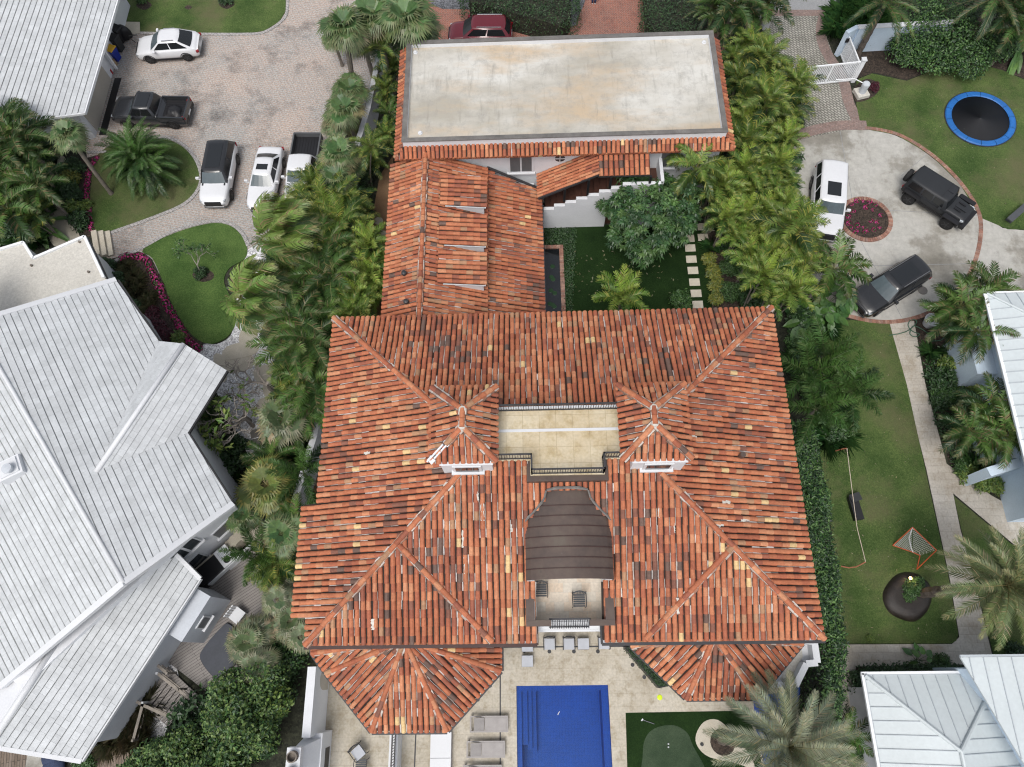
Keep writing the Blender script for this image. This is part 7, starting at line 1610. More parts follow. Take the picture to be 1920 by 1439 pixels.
o = b.build('tarpaulin', 'black', None, smooth=True); o.location = t.location; o.rotation_euler = t.rotation_euler; tag(o, 'crumpled black tarpaulin lying in the bed of the charcoal pickup', 'tarpaulin')
d = dict(PK); d.update(axles=(.62, -.6), L=5.6)
pickup('white pickup truck with black open bed half hidden under the palms', (556, 390), (580, 246), d, 'trimgrey', 'black')
# boxy off-roader
J = V_(L=4.3, W=1.72, H=1.78, body='car_matte', roof='car_matte', deck=[(-1, 1.12), (.36, 1.12), (.42, 1.16), (.95, 1.1), (1, .95)], belt=1.12, cabin=(.36, .26, -.93, -.97), wB=.97, wR=.88, wr=.44, ww=.32, track=1.2, plan=[(-1, .97), (.3, .97), (.42, .86), (.95, .8), (1, .78)], axles=(.66, -.64), base=.5, arch='car_matte', ws='carglass', rim='rim', cuts=[(.06, .3), (.34, .6), (.64, .94)])
t, bo, co, hx = vehicle('off_road_car', 'matt black boxy off-road car with rear spare wheel at the drive edge', 'off-roader', (1812, 402), (1712, 338), 1.0, J)
for sx_ in (.66, -.64):
    for s in (1, -1): b = MB(); x = sx_ * hx; b.obox((x, s * .98, .96), 1.0, .32, .07); b.obox((x + .5, s * .98, .75), .1, .32, .24); b.obox((x - .5, s * .98, .75), .1, .32, .24); b.build('wheel_flare', 'black', t, local=True)
b = MB(); b.tube([(-hx - .05, .1, 1.02), (-hx - .12, .1, 1.02), (-hx - .28, .1, 1.02), (-hx - .34, .1, 1.02)], [.38, .42, .42, .37], 20); sp_ = b.build('spare_wheel', 'rubber', t, local=True)
b = MB(); b.tube([(-hx - .341, .1, 1.02), (-hx - .36, .1, 1.02)], [.24, .22], 16); b.build('rim', 'rim', sp_, local=True)
b = MB(); b.box(hx * .95, -.82, .55, hx + .22, .82, .78); b.build('steel_bumper', 'black', t, local=True)
for s in (1, -1): b = MB(); b.box(.52 * hx, s * .3 - .05, 1.2, .74 * hx, s * .3 + .05, 1.222); b.build('bonnet_vent', 'black', t, local=True)
b = MB(); b.box(.5 * hx, -.12, 1.19, .85 * hx, .12, 1.212); b.build('bonnet_bulge', 'car_matte', t, local=True)
b = MB(); b.bar((.05 * hx, -.7, 1.795), (.05 * hx, .7, 1.795), .02, .012); b.bar((.05 * hx, 0, 1.795), (.25 * hx, 0, 1.795), .02, .012); b.build('roof_seam', 'black', co, local=True)

# ================================================================ loose things
# bins by the garage
def bin_(p, rz, lid, bodym, label, s=1.0):
    t = thing('wheelie_bin', label, 'bin', p, rz); b = MB()
    b.add([(-.22, -.25, .05), (.22, -.25, .05), (.22, .25, .05), (-.22, .25, .05), (-.29, -.33, 1.0), (.29, -.33, 1.0), (.29, .33, 1.0), (-.29, .33, 1.0)], [[3, 2, 1, 0], [0, 1, 5, 4], [1, 2, 6, 5], [2, 3, 7, 6], [3, 0, 4, 7], [4, 5, 6, 7]]); b.build('bin_body', bodym, t, local=True)
    b = MB(); b.add([(-.32, -.36, 1.0), (.32, -.36, 1.0), (.32, .37, 1.04), (-.32, .37, 1.04), (-.29, -.32, 1.08), (.29, -.32, 1.08), (.28, .33, 1.12), (-.28, .33, 1.12)], [[0, 1, 5, 4], [1, 2, 6, 5], [2, 3, 7, 6], [3, 0, 4, 7], [4, 5, 6, 7]]); b.build('lid', lid, t, local=True)
    for x in (-.2, .2):
        b = MB(); b.tube([(x - .04, .28, .1), (x + .04, .28, .1)], .1, 10); b.build('wheel', 'rubber', t, local=True)
    b = MB(); b.bar((-.25, .4, 1.0), (.25, .4, 1.0), .04, .04); b.build('handle', bodym, t, local=True)
    t.scale = (s, s, s); return t
M_['yellow'] = mat('yellow_plastic', (.62, .36, .02), .45, .08); M_['blueplastic'] = mat('blue_plastic', (.014, .035, .30), .4, .1); M_['greyplastic'] = mat('charcoal_plastic', (.03, .032, .034), .5, .12); M_['card'] = mat('cardboard', (.42, .30, .19), .8, .1); M_['redplastic'] = mat('red_plastic', (.4, .012, .02), .45, .1)
M_['cushion'] = mat('light_grey_cushion', (.46, .48, .52), .85, .05, 3, 30, bmp=.1); M_['wicker'] = mat('grey_sling', (.34, .32, .31), .7, .1, 3, 40, bmp=.2); M_['slate'] = mat('slate_slats', (.07, .075, .082), .6, .1)
bin_(P(220, 112), R(70), 'yellow', 'blueplastic', 'blue recycling bin with yellow lid against the garage wall', 1.05)
bin_(P(226, 94), R(75), 'black', 'greyplastic', 'dark lidded bin standing beside the blue recycling bin', 1.15)
bin_(P(231, 76), R(65), 'black', 'black', 'black bin under a folded black cover at the garage corner', 1.1)
t = thing('barbecue', 'black covered barbecue with splayed folding arms beside the bins', 'barbecue', P(238, 72)); o = t.location
b = MB(); vs = []; n = 12
for i, (rr, z) in enumerate(((.45, .1), (.5, .5), (.46, .85), (.3, 1.05), (.1, 1.12))):
    for j in range(n): a = 6.28 * j / n; k = rr * (1 + .12 * math.sin(3 * a + i)); vs.append((o.x + k * math.cos(a) * 1.1, o.y + k * math.sin(a) * .8, z))
b.add(vs, [[i * n + j, i * n + (j + 1) % n, (i + 1) * n + (j + 1) % n, (i + 1) * n + j] for i in range(4) for j in range(n)] + [list(range(4 * n, 5 * n))]); b.build('cover', 'black', t, smooth=True)
for a, c in (((241, 68), (256, 66)), ((243, 72), (254, 80)), ((225, 50), (232, 62))):
    b = MB(); b.tube([P(*a, .9), P(*c, .12)], .03, 6); b.build('folding_arm', 'darkmetal', t)
t = thing('cardboard_box', 'opened cardboard box below the blue recycling bin', 'box', P(214, 122)); o = t.location
b = MB(); b.obox(o, .5, .4, .35, .5); b.build('carton', 'card', t); b = MB(); b.add([(o.x - .2, o.y - .3, .35), (o.x + .25, o.y - .1, .35), (o.x + .15, o.y - .1 + .25, .47), (o.x - .3, o.y - .05, .5)], [[0, 1, 2, 3]]); b.build('flap', 'card', t)
t = thing('petrol_can', 'small red plastic can by the garage drain', 'can', P(208, 138)); o = t.location
b = MB(); b.obox(o, .34, .28, .36, .3); b.lathe((o.x, o.y, .36), [(.1, 0), (.05, .08), (.05, .14)], 8); b.build('can_body', 'redplastic', t); b = MB(); b.tube([o + V(-.12, 0, .37), o + V(-.1, 0, .46), o + V(.1, 0, .46), o + V(.12, 0, .37)], .02, 5); b.build('handle', 'redplastic', t)
# trampoline sunk in the lawn
c = P(1837, 224); t = thing('trampoline', 'round sunken trampoline with blue pads and black mat on the lawn', 'trampoline', (c.x, c.y, 0)); RT = 2.32; M_['bluepad'] = mat('blue_vinyl_pad', (.02, .13, .40), .5, .12, .8, 10); M_['mat_'] = mat('trampoline_mat', (.035, .036, .04), .7, .12, .5, 30)
for i in range(14):
    b = MB(); a0, a1 = i / 14 * 6.2832 + .006, (i + 1) / 14 * 6.2832 - .006; prof = [(RT - .42, .10), (RT - .36, .15), (RT - .06, .15), (RT, .10), (RT, .04)]; vs = []
    for j in range(5): a = a0 + (a1 - a0) * j / 4; vs += [(c.x + r * math.cos(a), c.y + r * math.sin(a), z) for r, z in prof]
    b.add(vs, [[j * 5 + k, (j + 1) * 5 + k, (j + 1) * 5 + k + 1, j * 5 + k + 1] for j in range(4) for k in range(4)]); b.build('pad', 'bluepad', t)
b = MB(); b.lathe((c.x, c.y, .0), [(0, .065), (.6, .066), (1.2, .072), (RT - .41, .09)], 48); b.build('jump_mat', 'mat_', t, smooth=True)
b = MB(); b.lathe((c.x, c.y, 0), [(RT + .01, .0), (RT + .01, .07), (RT + .06, .07), (RT + .06, .0)], 48); b.build('frame_ring', 'darkmetal', t)
# lacrosse goal
t = thing('lacrosse_goal', 'orange-framed goal with white net lying tipped on the lawn by the walk', 'goal', P(1715, 1030)); M_['orange'] = mat('orange_tube', (.50, .10, .035), .5, .1); M_['net'] = None
m, nt_, bs = newmat('white_net'); M_['net'] = m; o_ = nt_.nodes['Material Output']; tr_ = nd(nt_, 'ShaderNodeBsdfTransparent'); mxs = nd(nt_, 'ShaderNodeMixShader'); bs.inputs['Base Color'].default_value = (.45, .48, .46, 1)
wv1 = nd(nt_, 'ShaderNodeTexWave', bands_direction='X'); wv2 = nd(nt_, 'ShaderNodeTexWave', bands_direction='Y'); co_ = objco(nt_, rot=R(38))
for wv in (wv1, wv2): wv.inputs['Scale'].default_value = 5.5; nt_.links.new(co_, wv.inputs['Vector'])
mxx = nd(nt_, 'ShaderNodeMath', operation='MAXIMUM'); nt_.links.new(wv1.outputs['Fac'], mxx.inputs[0]); nt_.links.new(wv2.outputs['Fac'], mxx.inputs[1])
gt = nd(nt_, 'ShaderNodeMath', operation='GREATER_THAN'); gt.inputs[1].default_value = .9; nt_.links.new(mxx.outputs[0], gt.inputs[0]); nt_.links.new(gt.outputs[0], mxs.inputs[0]); nt_.links.new(tr_.outputs[0], mxs.inputs[1]); nt_.links.new(bs.outputs[0], mxs.inputs[2]); nt_.links.new(mxs.outputs[0], o_.inputs['Surface'])
g0, g1, g2, g3_, g4, g5 = P(1674, 1023, .05), P(1711, 989, 1.2), P(1756, 1032, 1.2), P(1719, 1068, .05), P(1725, 1042, .05), P(1712, 1036, .1)
for a, c in ((g0, g1), (g1, g2), (g2, g3_), (g3_, g4), (g0, g5), (g5, g4)): b = MB(); b.tube([a, c], .028, 6); b.build('goal_tube', 'orange', t)
b = MB(); n = 8
for tri in ((g0, g1, g5), (g1, g2, g5), (g2, g4, g5)):
    for i in range(n):
        for j in range(n - i):
            def bb_(u, v_): return tri[0] * (1 - u - v_) + tri[1] * u + tri[2] * v_ - V(0, 0, .35 * u * v_ + .2 * u * (1 - u - v_))
            p, q, s = bb_(i / n, j / n), bb_((i + 1) / n, j / n), bb_(i / n, (j + 1) / n); b.poly([p, q, s])
            if i + j < n - 1: b.poly([q, bb_((i + 1) / n, (j + 1) / n), s])
b.build('net', 'net', t)
b = MB(); b.tube([g1, g1.lerp(g5, .4) + V(-.1, 0, -.2), g5 + V(-.1, .2, .1), g5], .03, 5); b.build('net_lacing', 'white_paint', t)
# soccer rebounder: orange ends and a long pale line
t = thing('practice_net', 'long pale net line with bent orange end poles on the lawn beside the hedge', 'sports net', P(1600, 950))
M_['terrapole'] = mat('faded_orange_pole', (.36, .14, .08), .6, .1); M_['paleline'] = mat('pale_rope', (.55, .47, .38), .7, .08)
b = MB(); b.tube([P(1588, 841, 1.0), P(1597, 915, .8), P(1607, 990, .75), P(1623, 1054, .9)], .02, 6); b.build('top_line', 'paleline', t)
for a in ([(1553, 855, .05), (1566, 846, .3), (1580, 842, .8), (1588, 841, 1.0)], [(1577, 1062, .05), (1592, 1065, .2), (1606, 1063, .5), (1623, 1054, .9)]):
    b = MB(); b.tube([P(*q) for q in a], .035, 6); b.build('end_pole', 'terrapole', t)
for (a, c) in (((1588, 841, 1.0), (1586, 848, .05)), ((1623, 1054, .9), (1619, 1056, .05))): b = MB(); b.tube([P(*a), P(*c)], .02, 5); b.build('stay', 'paleline', t)
t = thing('storage_crate', 'dark crate with a lid lying under the net line on the lawn', 'crate', P(1600, 950)); b = MB(); p = P(1601, 955); b.obox(p, .5, 1.3, .35, .12); b.build('crate_body', 'black', t); b = MB(); q = P(1604, 933, .36); b.obox(q, .6, .45, .05, .3); b.build('crate_lid', 'greyplastic', t)
# round drive flower bed
fb_ = thing('round_flower_bed', 'round brick-edged bed of magenta flowers in the concrete drive', 'flower bed', P(1622, 412)); c = fb_.location
b = MB(); b.lathe((c.x, c.y, 0), [(0, .09), (1.0, .08), (1.45, .05)], 32); b.build('soil_mound', 'soil', fb_)
b = MB(); cols_ = [(.28, .145, .105), (.23, .12, .09), (.31, .19, .145), (.25, .155, .125)]
for i in range(64):
    a0, a1 = 6.2832 * i / 64 + .006, 6.2832 * (i + 1) / 64 - .006; b.prism([(c.x + r * math.cos(a), c.y + r * math.sin(a)) for r, a in ((1.45, a0), (1.72, a0), (1.72, a1), (1.45, a1))], 0, .1, rnd.choice(cols_))
b.build('brick_ring', 'brick_edge', fb_)
r_ = random.Random(8)
for (x, y) in [(1596, 385), (1605, 378), (1617, 378), (1630, 380), (1594, 397), (1600, 398), (1622, 390), (1636, 395), (1590, 408), (1632, 416), (1643, 418), (1637, 432), (1625, 434), (1607, 424), (1596, 428), (1606, 434), (1618, 428), (1620, 436), (1602, 437), (1590, 420), (1650, 405), (1648, 428), (1641, 385)]:
    put('flower', x, y, 0, 'magenta flower clump in the round brick-edged bed', 'flowers in the round bed', None, r_.uniform(.55, .85), 'flower')
# stepping stones
for i, (x, y) in enumerate([(1294, 466), (1296, 487), (1299, 508), (1302, 530), (1305, 551), (1308, 572), (1318, 446), (1317, 426), (1330, 428), (1337, 410), (1292, 448)]):
    p = P(x, y, 0); b = MB(); b.obox((p.x, p.y, .0), .66, .52, .05, 0); tag(b.build('stepping_stone', 'stepstone' if i < 6 else 'slab'), 'pale square stone in the stepping path along the courtyard turf' if i < 6 else 'mossy square stone in the upper stepping path beside the planting', 'stepping stone', 'stepping stones on the turf' if i < 6 else 'upper stepping stones')
for i, (x, y) in enumerate([(700, 415), (707, 440), (703, 412 + 55), (699, 490)]):
    p = P(x + 10, y, 0); b = MB(); b.lathe((p.x, p.y, .0), [(.3, 0), (.3, .035), (.02, .04)], 14); tag(b.build('round_stepping_stone', 'slab'), 'round stepping stone on the sandy side path left of the tiled wing', 'stepping stone', 'round stones on the side path')
for q in ([(505, 940), (521, 938), (525, 955), (508, 957)], [(495, 968), (510, 957), (524, 972), (508, 984)]):
    ground('garden_slab', q, .05, 'slab')
# pond beside the tiled wing
t = thing('garden_pond', 'narrow dark lily pond with brick kerb along the tiled wing', 'pond', P(1036, 530)); a, c = P(1020, 466), P(1048, 466)
b = MB(); b.box(.7, 16.8, 0, c.x, a.y - .15, .12); b.build('water', 'pond', t); b = MB(); r_ = random.Random(2); y = 16.8
while y < a.y: b.box(c.x, y, 0, c.x + .26, y + .1, .22, r_.choice(cols_)); y += .11
x = .9
while x < c.x + .2: b.box(x, a.y - .15, 0, x + .1, a.y + .1, .221, r_.choice(cols_)); x += .11
b.build('brick_kerb', 'brick_edge', t)
M_['lily'] = mat('lily_pad', (.02, .06, .02), .4, .2)
for (x, y) in [(1034, 520), (1037, 524), (1033, 545), (1040, 550), (1036, 572), (1039, 575), (1031, 570), (1036, 500)]:
    p = P(x, y, .125); b = MB(); b.lathe(p, [(.16, 0), (.14, .008), (.01, .006)], 9); tag(b.build('lily_pad', 'lily'), 'small green lily pad floating on the narrow dark pond', 'lily pad', 'lily pads on the pond')
# terrace furniture
def dining_chair(name, label, p, rz, cushion=True, arms=True, group=None):
    t = thing(name, label, 'chair', p, rz, group); b = MB()
    if cushion: b.box(-.27, -.28, .38, .27, .26, .48); b.build('seat_cushion', 'cushion', t, local=True)
    else:
        for i in range(6): b.box(-.26, -.28 + i * .095, .4, .26, -.21 + i * .095, .43)
        b.build('seat', 'slate', t, local=True)
    b = MB(); n = 8
    top = [V(-.28 + .56 * i / n, .36 - .08 * (abs(i / n - .5) * 2) ** 2, .88) for i in range(n + 1)]; b.tube(top, .03, 6)
    for i in range(n + 1): b.tube([top[i], V(-.26 + .52 * i / n, .27, .44)], .013, 4)
    b.build('backrest', 'darkmetal' if cushion else 'slate', t, local=True)
    for s in (1, -1):
        b = MB(); b.tube([(s * .3, .32, .66), (s * .31, 0, .64), (s * .3, -.28, .62), (s * .3, -.29, .02)], .02, 6); b.build('arm', 'darkmetal', t, local=True)
        b = MB(); b.tube([(s * .29, .34, .86), (s * .29, .3, .4), (s * .29, .36, .02)], .022, 6); b.build('leg', 'darkmetal', t, local=True)
    return t
GC = None
dining_chair('dining_chair', 'black-framed chair with grey cushion, left of the pair under the balcony opening', P(1030, 1208, .02), 0)
dining_chair('dining_chair', 'black-framed chair with grey cushion, right of the pair under the balcony opening', P(1066, 1208, .02), 0)
dining_chair('dining_chair', 'grey-cushioned chair tucked under the right eave by the balcony opening', P(1131, 1207, .02), 0)
def ottoman(label, p, rz=0):
    t = thing('ottoman', label, 'ottoman', p, rz); b = MB(); b.box(-.29, -.27, .3, .29, .27, .44); b.build('cushion', 'cushion', t, local=True)
    b = MB(); b.box(-.3, -.28, .24, .3, .28, .298)
    b.build('frame', 'darkmetal', t, local=True)
    for x in (-.27, .27):
        for y in (-.25, .25): b = MB(); b.tube([(x, y, .02), (x, y, .25)], .022, 5); b.build('leg', 'darkmetal', t, local=True)
ottoman('light grey ottoman between the pair of chairs and the right eave', P(1093, 1208, .02)); ottoman('grey ottoman half under the left front gutter', P(989, 1212, .02)); ottoman('grey ottoman standing alone nearest the pool', P(989, 1240, .02))
for (px, py, lab) in ((1014, 1107, 'slatted grey armchair in the left corner of the roof balcony'), (1086, 1126, 'slatted grey armchair in the middle of the roof balcony')):
    p = P(px, py, 6.6); dining_chair('balcony_chair', lab, (p.x, p.y, 6.2), 0, False)
p = P(672, 1411, 1.6); dining_chair('terrace_chair', 'dark metal chair with pale cushion turned aslant on the raised left terrace', (p.x, p.y, 1.2), R(40))
p = P(676, 1437, 1.7); dining_chair('terrace_chair', 'dark metal chair cut by the bottom edge on the raised left terrace', (p.x, p.y, 1.2), R(180), False)
def lounger(label, p):
    t = thing('sun_lounger', label, 'sun lounger', p, 0); b = MB(); b.box(-.95, -.38, .24, .98, -.31, .32); b.box(-.95, .31, .24, .98, .38, .32); b.box(.91, -.309, .24, .98, .309, .32); b.box(-.95, -.309, .24, -.88, .309, .32); b.build('frame', 'wicker', t, local=True)
    b = MB(); b.box(-.2, -.305, .29, .905, .305, .325); b.build('sling_seat', 'wicker', t, local=True)
    b = MB(); b.add([(-.22, -.3, .33), (-.22, .3, .33), (-.72, .3, .62), (-.72, -.3, .62), (-.22, -.3, .3), (-.22, .3, .3), (-.73, .3, .59), (-.73, -.3, .59)], [[0, 1, 2, 3], [7, 6, 5, 4], [0, 3, 7, 4], [1, 5, 6, 2], [3, 2, 6, 7], [0, 4, 5, 1]]); b.build('backrest', 'wicker', t, local=True)
    for x in (-.85, .85):
        for y in (-.34, .34): b = MB(); b.box(x - .04, y - .03, 0, x + .04, y + .03, .239); b.build('leg', 'wicker', t, local=True)
    b = MB(); b.tube([(-.5, .0, .3), (-.68, .0, .58)], .015, 5); b.build('back_support', 'darkmetal', t, local=True)
lounger('grey sling lounger with raised back by the pool, nearer the house', P(917, 1357, .02)); lounger('grey sling lounger with raised back by the pool, further from the house', P(911, 1404, .02))
lounger('grey sling lounger barely showing at the bottom edge beside the pool', P(905, 1449, .02))
t = thing('daybed', 'wide white cushioned daybed under the left bay eave', 'daybed', P(828, 1405, .02)); p = t.location; b = MB(); b.box(p.x - .52, p.y - .35, .2, p.x + .52, p.y + .8, .42); b.build('mattress', 'white_paint', t); b = MB(); b.box(p.x - .52, p.y - 1.1, .2, p.x + .52, p.y - .37, .42); b.build('mattress', 'white_paint', t); b = MB(); b.box(p.x - .54, p.y - 1.12, .02, p.x + .54, p.y + .82, .19); b.build('base', 'wicker', t)
M_['neon'] = mat('neon_yellow', (.62, .8, .02), .5, .03)
p = P(1237, 1308, .02); b = MB(); b.lathe(p, [(0.0, .03), (.07, .03), (.12, .022), (.135, .0)], 20); tag(b.build('frisbee', 'neon'), 'neon yellow frisbee lying on the pale pool terrace', 'frisbee')
t = thing('golf_putter', 'golf putter lying on the dark turf above the putting green', 'golf club', P(1213, 1353, .06)); b = MB(); b.tube([P(1204, 1350, .06), P(1227, 1358, .06)], .018, 5); b.build('shaft', 'chrome', t); b = MB(); p = P(1204, 1350, .045); b.obox(p, .12, .06, .04, .8); b.build('club_head', 'white_paint', t)
for k, (x, y) in enumerate([(1253, 1395), (1253, 1401)]): p = P(x, y, .04); b = MB(); b.lathe(p, [(.0, .0), (.035, .015), (.045, .045), (.035, .075), (0, .09)], 10); tag(b.build('golf_ball', 'white_paint', smooth=True), 'white golf ball on the putting green, one of the close pair', 'golf ball', 'pair of golf balls')
t = thing('island_light', 'small round light fitting in the pale sand island', 'ground light', P(1316, 1396, .045)); b = MB(); b.lathe(t.location, [(.09, 0), (.09, .03), (.05, .04), (.0, .03)], 12); b.build('fitting', 'greyplastic', t)
p = P(1355, 1392, .04); b = MB(); b.lathe(p, [(.62, 0), (.6, .05), (.4, .07), (.3, .05)], 18); tag(b.build('palm_root_ring', 'soil'), kind='structure')
b = MB(); pts = [P(1084, 1340, -.02)]; q = P(1046, 1341, -.07); b.tube([q, q + V(.03, .08, .01), q + V(.1, .16, 0)], .02, 5); tag(b.build('pool_toy', 'white_paint'), 'tiny white curved toy floating on the blue pool', 'toy')
# lamp glowing in the round lawn bed
t = thing('garden_lamp', 'small lit spotlight glowing at the edge of the round lawn bed', 'lamp', P(1700, 1086, .05)); p = t.location
m, nt_, bs = newmat('lamp_glow'); bs.inputs['Emission Color'].default_value = (1, .66, .25, 1); bs.inputs['Emission Strength'].default_value = 6; M_['glow'] = m
b = MB(); b.lathe((p.x, p.y, .05), [(.05, 0), (.04, .3), (.09, .32), (.09, .42)], 10); b.build('lamp_body', 'darkmetal', t); b = MB(); b.lathe((p.x, p.y, .471), [(.085, 0), (.06, .02), (0, .03)], 12); b.build('lamp_lens', 'glow', t)
ld_ = bpy.data.lights.new('garden_lamp_light', 'POINT'); ld_.energy = 9; ld_.color = (1, .66, .28); ld_.shadow_soft_size = .05; lo = bpy.data.objects.new('garden_lamp_light', ld_); COL.objects.link(lo); lo.parent = t; lo.location = (0, 0, .55)
# planter pot and hose
t = thing('planter_pot', 'white round planter pot filled with soil beside the green hose', 'pot', P(1739, 608)); p = t.location; b = MB(); b.lathe(p, [(.3, 0), (.36, .3), (.44, .58), (.44, .62), (.38, .62), (.36, .52)], 20); b.build('pot', 'white_paint', t); b = MB(); b.lathe((p.x, p.y, .5), [(.365, 0), (0, .03)], 16); b.build('soil', 'soil', t)
M_['hosegreen'] = mat('green_hose', (.06, .14, .09), .5, .1)
hp_ = [(1668, 629), (1690, 625), (1706, 618), (1718, 606), (1716, 600), (1706, 602), (1703, 612), (1712, 622), (1724, 627), (1716, 632), (1706, 626), (1712, 612), (1726, 616), (1742, 626), (1758, 630), (1772, 628), (1764, 638), (1745, 640)]
b = MB(); b.tube([P(x, y, .06) for x, y in smooth_open(hp_, 5)], .028, 5); tag(b.build('garden_hose', 'hosegreen', smooth=True), 'tangled green garden hose lying over the stone walk and bed', 'hose')
# deck things
t = thing('grill_island', 'dark counter with a white steel sink and grill end on the grey deck', 'outdoor kitchen', P(412, 1060, .3)); a, c = P(392, 1082, .3), P(438, 1043, .3); du = (c - a).normalized(); ang = math.atan2(du.y, du.x); mid_ = (a + c) / 2
b = MB(); q = a.lerp(c, .32); b.obox((q.x, q.y, .3), 2.0, .95, .85, ang); b.build('counter_body', 'black', t); b = MB(); q = a.lerp(c, .9); b.obox((q.x, q.y, .3), .75, 1.05, .92, ang); b.build('sink_unit', 'whitemetal', t)
b = MB(); q2 = q + V(du.y, -du.x, 0) * .25; b.lathe((q2.x, q2.y, 1.221), [(.2, 0), (.17, .012), (0, .006)], 14); b.build('sink_bowl', 'black', t); b = MB()
for i in range(6): q3 = q - V(du.y, -du.x, 0) * (.02 + i * .07); b.bar(V(*(q3 - du * .25).xy, 1.23), V(*(q3 + du * .25).xy, 1.23), .03, .02)
b.build('drain_ribs', 'grey_wall', t); b = MB(); q4 = a.lerp(c, .3) - V(du.y, -du.x, 0) * .5; b.bar(V(*(q4 - du * .8).xy, 1.0), V(*(q4 + du * .9).xy, 1.0), .16, .2); b.build('splash_back', 'slab', t)
t = thing('deck_chair', 'white deck chair half hidden by leaves at the deck edge', 'chair', P(450, 1155, .3), R(55)); b = MB(); b.box(-.35, -.3, .35, .35, .3, .42); b.build('seat', 'white_paint', t, local=True)
b = MB()
for i in range(5): b.box(-.35 + i * .15, .3, .4, -.25 + i * .15, .36, 1.0)
b.build('backrest', 'white_paint', t, local=True)
for x in (-.3, .3):
    for y in (-.27, .3): b = MB(); b.box(x - .03, y - .03, 0, x + .03, y + .03, .349); b.build('leg', 'white_paint', t, local=True)
t = thing('hot_tub', 'square hot tub under a charcoal cover sunk in the grey deck', 'hot tub', P(420, 1220, .3)); pts = [P(*q, .4) for q in smooth_px([(376, 1235), (385, 1212), (418, 1175), (432, 1172), (460, 1200), (462, 1225), (412, 1268), (398, 1266)], 3)]
M_['slatevinyl'] = mat('charcoal_vinyl', (.05, .056, .07), .55, .12, 1.5, 10); b = MB(); b.prism([(p.x, p.y) for p in pts], .29, .46); b.build('cover', 'slatevinyl', t); b = MB(); cx = sum(p.x for p in pts) / len(pts); cy = sum(p.y for p in pts) / len(pts); b.prism([(cx + (p.x - cx) * 1.04, cy + (p.y - cy) * 1.04) for p in pts], .28, .36); b.build('rim', 'greyplastic', t)
M_['navy'] = mat('navy_cushion', (.035, .05, .10), .8, .15, 3, 20)
for (x, y, l) in ((97, 1419, 'round navy cushion upper of the two by the lower white roof'), (99, 1438, 'round navy cushion lower of the two at the bottom edge')): p = P(x, y, .3); b = MB(); b.lathe(p, [(.0, -.26), (.48, -.24), (.56, -.1), (.5, .06), (.2, .12), (0, .1)], 18); tag(b.build('floor_cushion', 'navy', smooth=True), l, 'cushion')
t = thing('garden_urn', 'large dark round urn below the screened porch', 'urn', P(392, 868)); p = t.location; b = MB(); b.lathe(p, [(.3, 0), (.45, .3), (.5, .6), (.45, .75), (.36, .75), (.36, .3)], 16); b.build('urn_body', 'greyplastic', t, smooth=True); b = MB(); b.lathe((p.x, p.y, .6), [(.37, 0), (0, .02)], 14); b.build('urn_soil', 'soil', t)
t = thing('roadside_sign', 'turquoise plastic marker standing at the road verge', 'marker', P(1577, 9)); M_['turq'] = mat('turquoise_plastic', (.08, .42, .55), .5, .06); p = t.location; b = MB(); b.obox(p, .1, .1, .9); b.build('post', 'white_paint', t); b = MB(); b.obox((p.x, p.y + .06, .4), .4, .05, .75, .2); b.build('panel', 'turq', t)
t = thing('bench', 'dark blue-grey bench end at the right edge of the side driveway', 'bench', P(1912, 405)); p = t.location; b = MB(); b.bar(P(1893, 413, .5), P(1925, 385, .5), .4, .08); b.build('seat', 'slate', t); b = MB(); b.bar(P(1893, 413, .23), P(1896, 410, .23), .4, .44); b.bar(P(1920, 390, .23), P(1923, 387, .23), .4, .44); b.build('bench_legs', 'slate', t)
t = thing('bin_lamp', 'small dark wall lamp bracket on the boundary wall', 'lamp', P(712, 160, 1.7)); p = P(712, 158, 1.7); b = MB(); b.obox(p, .45, .3, .35, .3); b.build('lamp_box', 'greyplastic', t); b = MB(); b.obox(p + V(0, 0, .351), .5, .35, .04, .3); b.build('lamp_cap', 'darkmetal', t)
for q, l in (((1730, 545), 'oval utility cover in the concrete drive nearer the coconut palms'), ((1702, 536), 'small square utility cover beside the black estate suv')):
    p = P(*q, .018); b = MB(); b.lathe(p, [(.3, 0), (.3, .012), (.02, .014)], 14); tag(b.build('utility_cover', 'coping'), l, 'cover')
# ---------------------------------------------------------------- the walker at the top of the red brick drive (only shoes and jeans in view)
M_['skin'] = mat('skin', (.45, .27, .19), .6, .05); M_['jeans'] = mat('blue_denim', (.03, .05, .13), .85, .12); M_['shirt'] = mat('grey_shirt', (.3, .31, .33), .85, .08); M_['hair'] = mat('brown_hair', (.06, .035, .02), .7, .15)
def skin_body(name, verts, edges, rad, m, par, root):
    me = bpy.data.meshes.new(name); me.from_pydata(verts, edges, []); me.materials.append(M_[m]); o = bpy.data.objects.new(name, me); COL.objects.link(o); o.parent = par
    md = o.modifiers.new('Skin', 'SKIN'); md.use_smooth_shade = True
    if not me.skin_vertices: me.attributes.new('skin_vertex', 'FLOAT', 'POINT')
    return o
wk = thing('person', 'person in blue jeans and white shoes standing on the red brick drive', 'person', P(1113, 7), R(180))
def limb(m, pts, rad, n=10): m.tube(pts, rad, n)
b = MB()
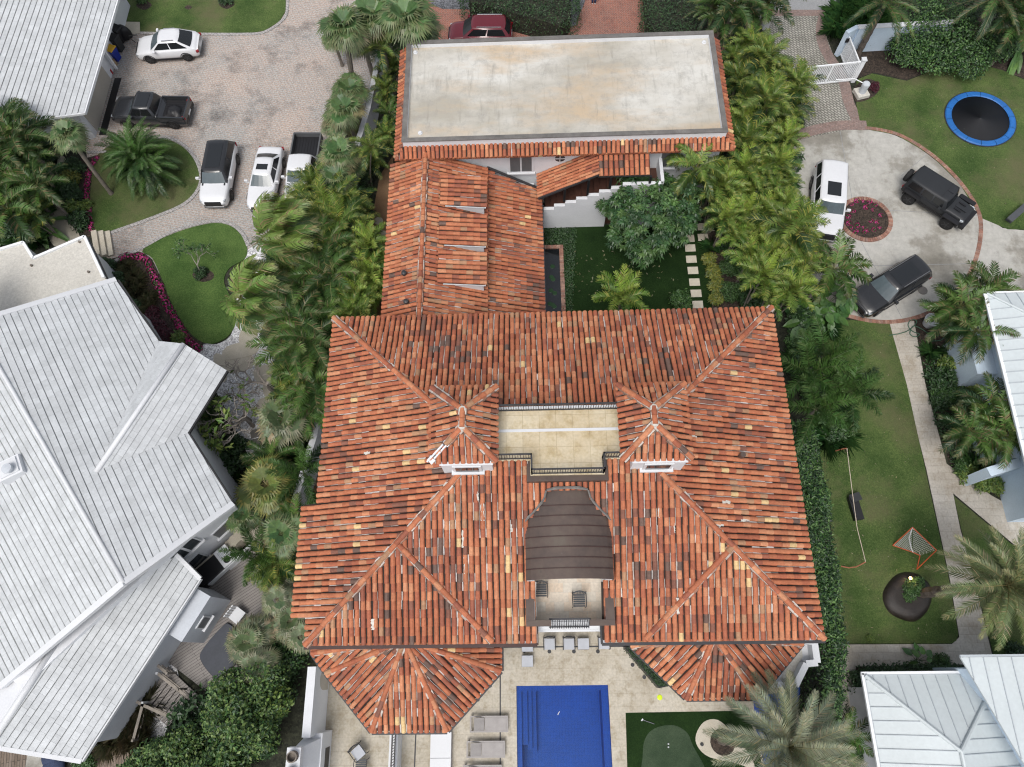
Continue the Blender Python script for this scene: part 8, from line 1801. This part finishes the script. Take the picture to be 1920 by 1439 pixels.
# one continuous skin: lofted from the feet up through pelvis, chest, neck and head, limbs fused in the same mesh
for s in (1, -1):
    limb(b, [(s * .1, -.02, .06), (s * .1, 0, .12), (s * .105, .0, .28), (s * .105, .01, .48), (s * .1, 0, .7), (s * .085, 0, .93)], [.045, .045, .058, .056, .075, .085])
    limb(b, [(s * .19, 0, 1.44), (s * .235, .0, 1.3), (s * .26, .02, 1.12), (s * .27, -.02, .92), (s * .27, -.05, .84)], [.05, .048, .042, .036, .03])
    limb(b, [(s * .27, -.05, .85), (s * .27, -.06, .78), (s * .268, -.07, .74)], [.036, .042, .03], 8)
    for k in range(4): limb(b, [(s * .27 + (k - 1.5) * .018, -.065, .75), (s * .27 + (k - 1.5) * .019, -.075, .71 - .004 * (k in (1, 2))), (s * .268 + (k - 1.5) * .018, -.095, .675)], [.010, .009, .007], 6)
    limb(b, [(s * .245, -.07, .8), (s * .228, -.1, .765), (s * .232, -.11, .735)], [.012, .011, .008], 6)
limb(b, [(0, 0, .86), (0, 0, .95), (0, 0, 1.1), (0, 0, 1.28), (0, 0, 1.42), (0, 0, 1.48), (0, -.01, 1.54), (0, -.015, 1.6), (0, -.02, 1.68), (0, -.01, 1.75), (0, 0, 1.79)], [.13, .15, .135, .16, .15, .075, .058, .082, .098, .085, .03], 14)
limb(b, [(0, -.11, 1.67), (0, -.135, 1.645), (0, -.11, 1.63)], [.012, .017, .012], 6)
body_ = b.build('body', 'skin', wk, smooth=True, local=True)
for s in (1, -1):
    b = MB(); b.lathe((s * .035, -.11, 1.69), [(0, -.012), (.012, 0), (0, .012)], 8); b.build('eye', 'white_paint', wk, local=True)
    b = MB(); b.tube([(s * .1, .08, .04), (s * .1, .0, .05), (s * .1, -.1, .045), (s * .1, -.19, .035)], [.04, .052, .05, .03], 8); b.build('shoe', 'white_paint', wk, smooth=True, local=True)
    b = MB(); b.tube([(s * .1, 0, .1), (s * .105, 0, .28), (s * .105, .01, .5), (s * .1, 0, .72), (s * .08, 0, .95)], [.075, .075, .08, .095, .11], 10); b.build('trouser_leg', 'jeans', wk, smooth=True, local=True)
    b = MB(); b.tube([(s * .18, 0, 1.45), (s * .235, 0, 1.3), (s * .25, .01, 1.2)], [.068, .066, .062], 10); b.build('sleeve', 'shirt', wk, smooth=True, local=True)
b = MB(); b.tube([(0, 0, .9), (0, 0, 1.1), (0, 0, 1.3), (0, 0, 1.43), (0, 0, 1.49)], [.175, .158, .18, .17, .085], 14); b.build('shirt', 'shirt', wk, smooth=True, local=True)
b = MB(); b.tube([(0, .03, 1.62), (0, .03, 1.7), (0, .015, 1.77), (0, .01, 1.81)], [.092, .105, .09, .03], 12); b.build('hair', 'hair', wk, smooth=True, local=True)
b = MB(); b.bar((-.03, -.115, 1.605), (.03, -.115, 1.605), .01, .008); b.build('mouth', 'redplastic', wk, local=True)

# prototypes that found no place are removed
for k, t in list(PROTO.items()):
    if k not in used:
        for c in list(t.children):
            for d in list(c.children): bpy.data.objects.remove(d)
            bpy.data.objects.remove(c)
        bpy.data.objects.remove(t)
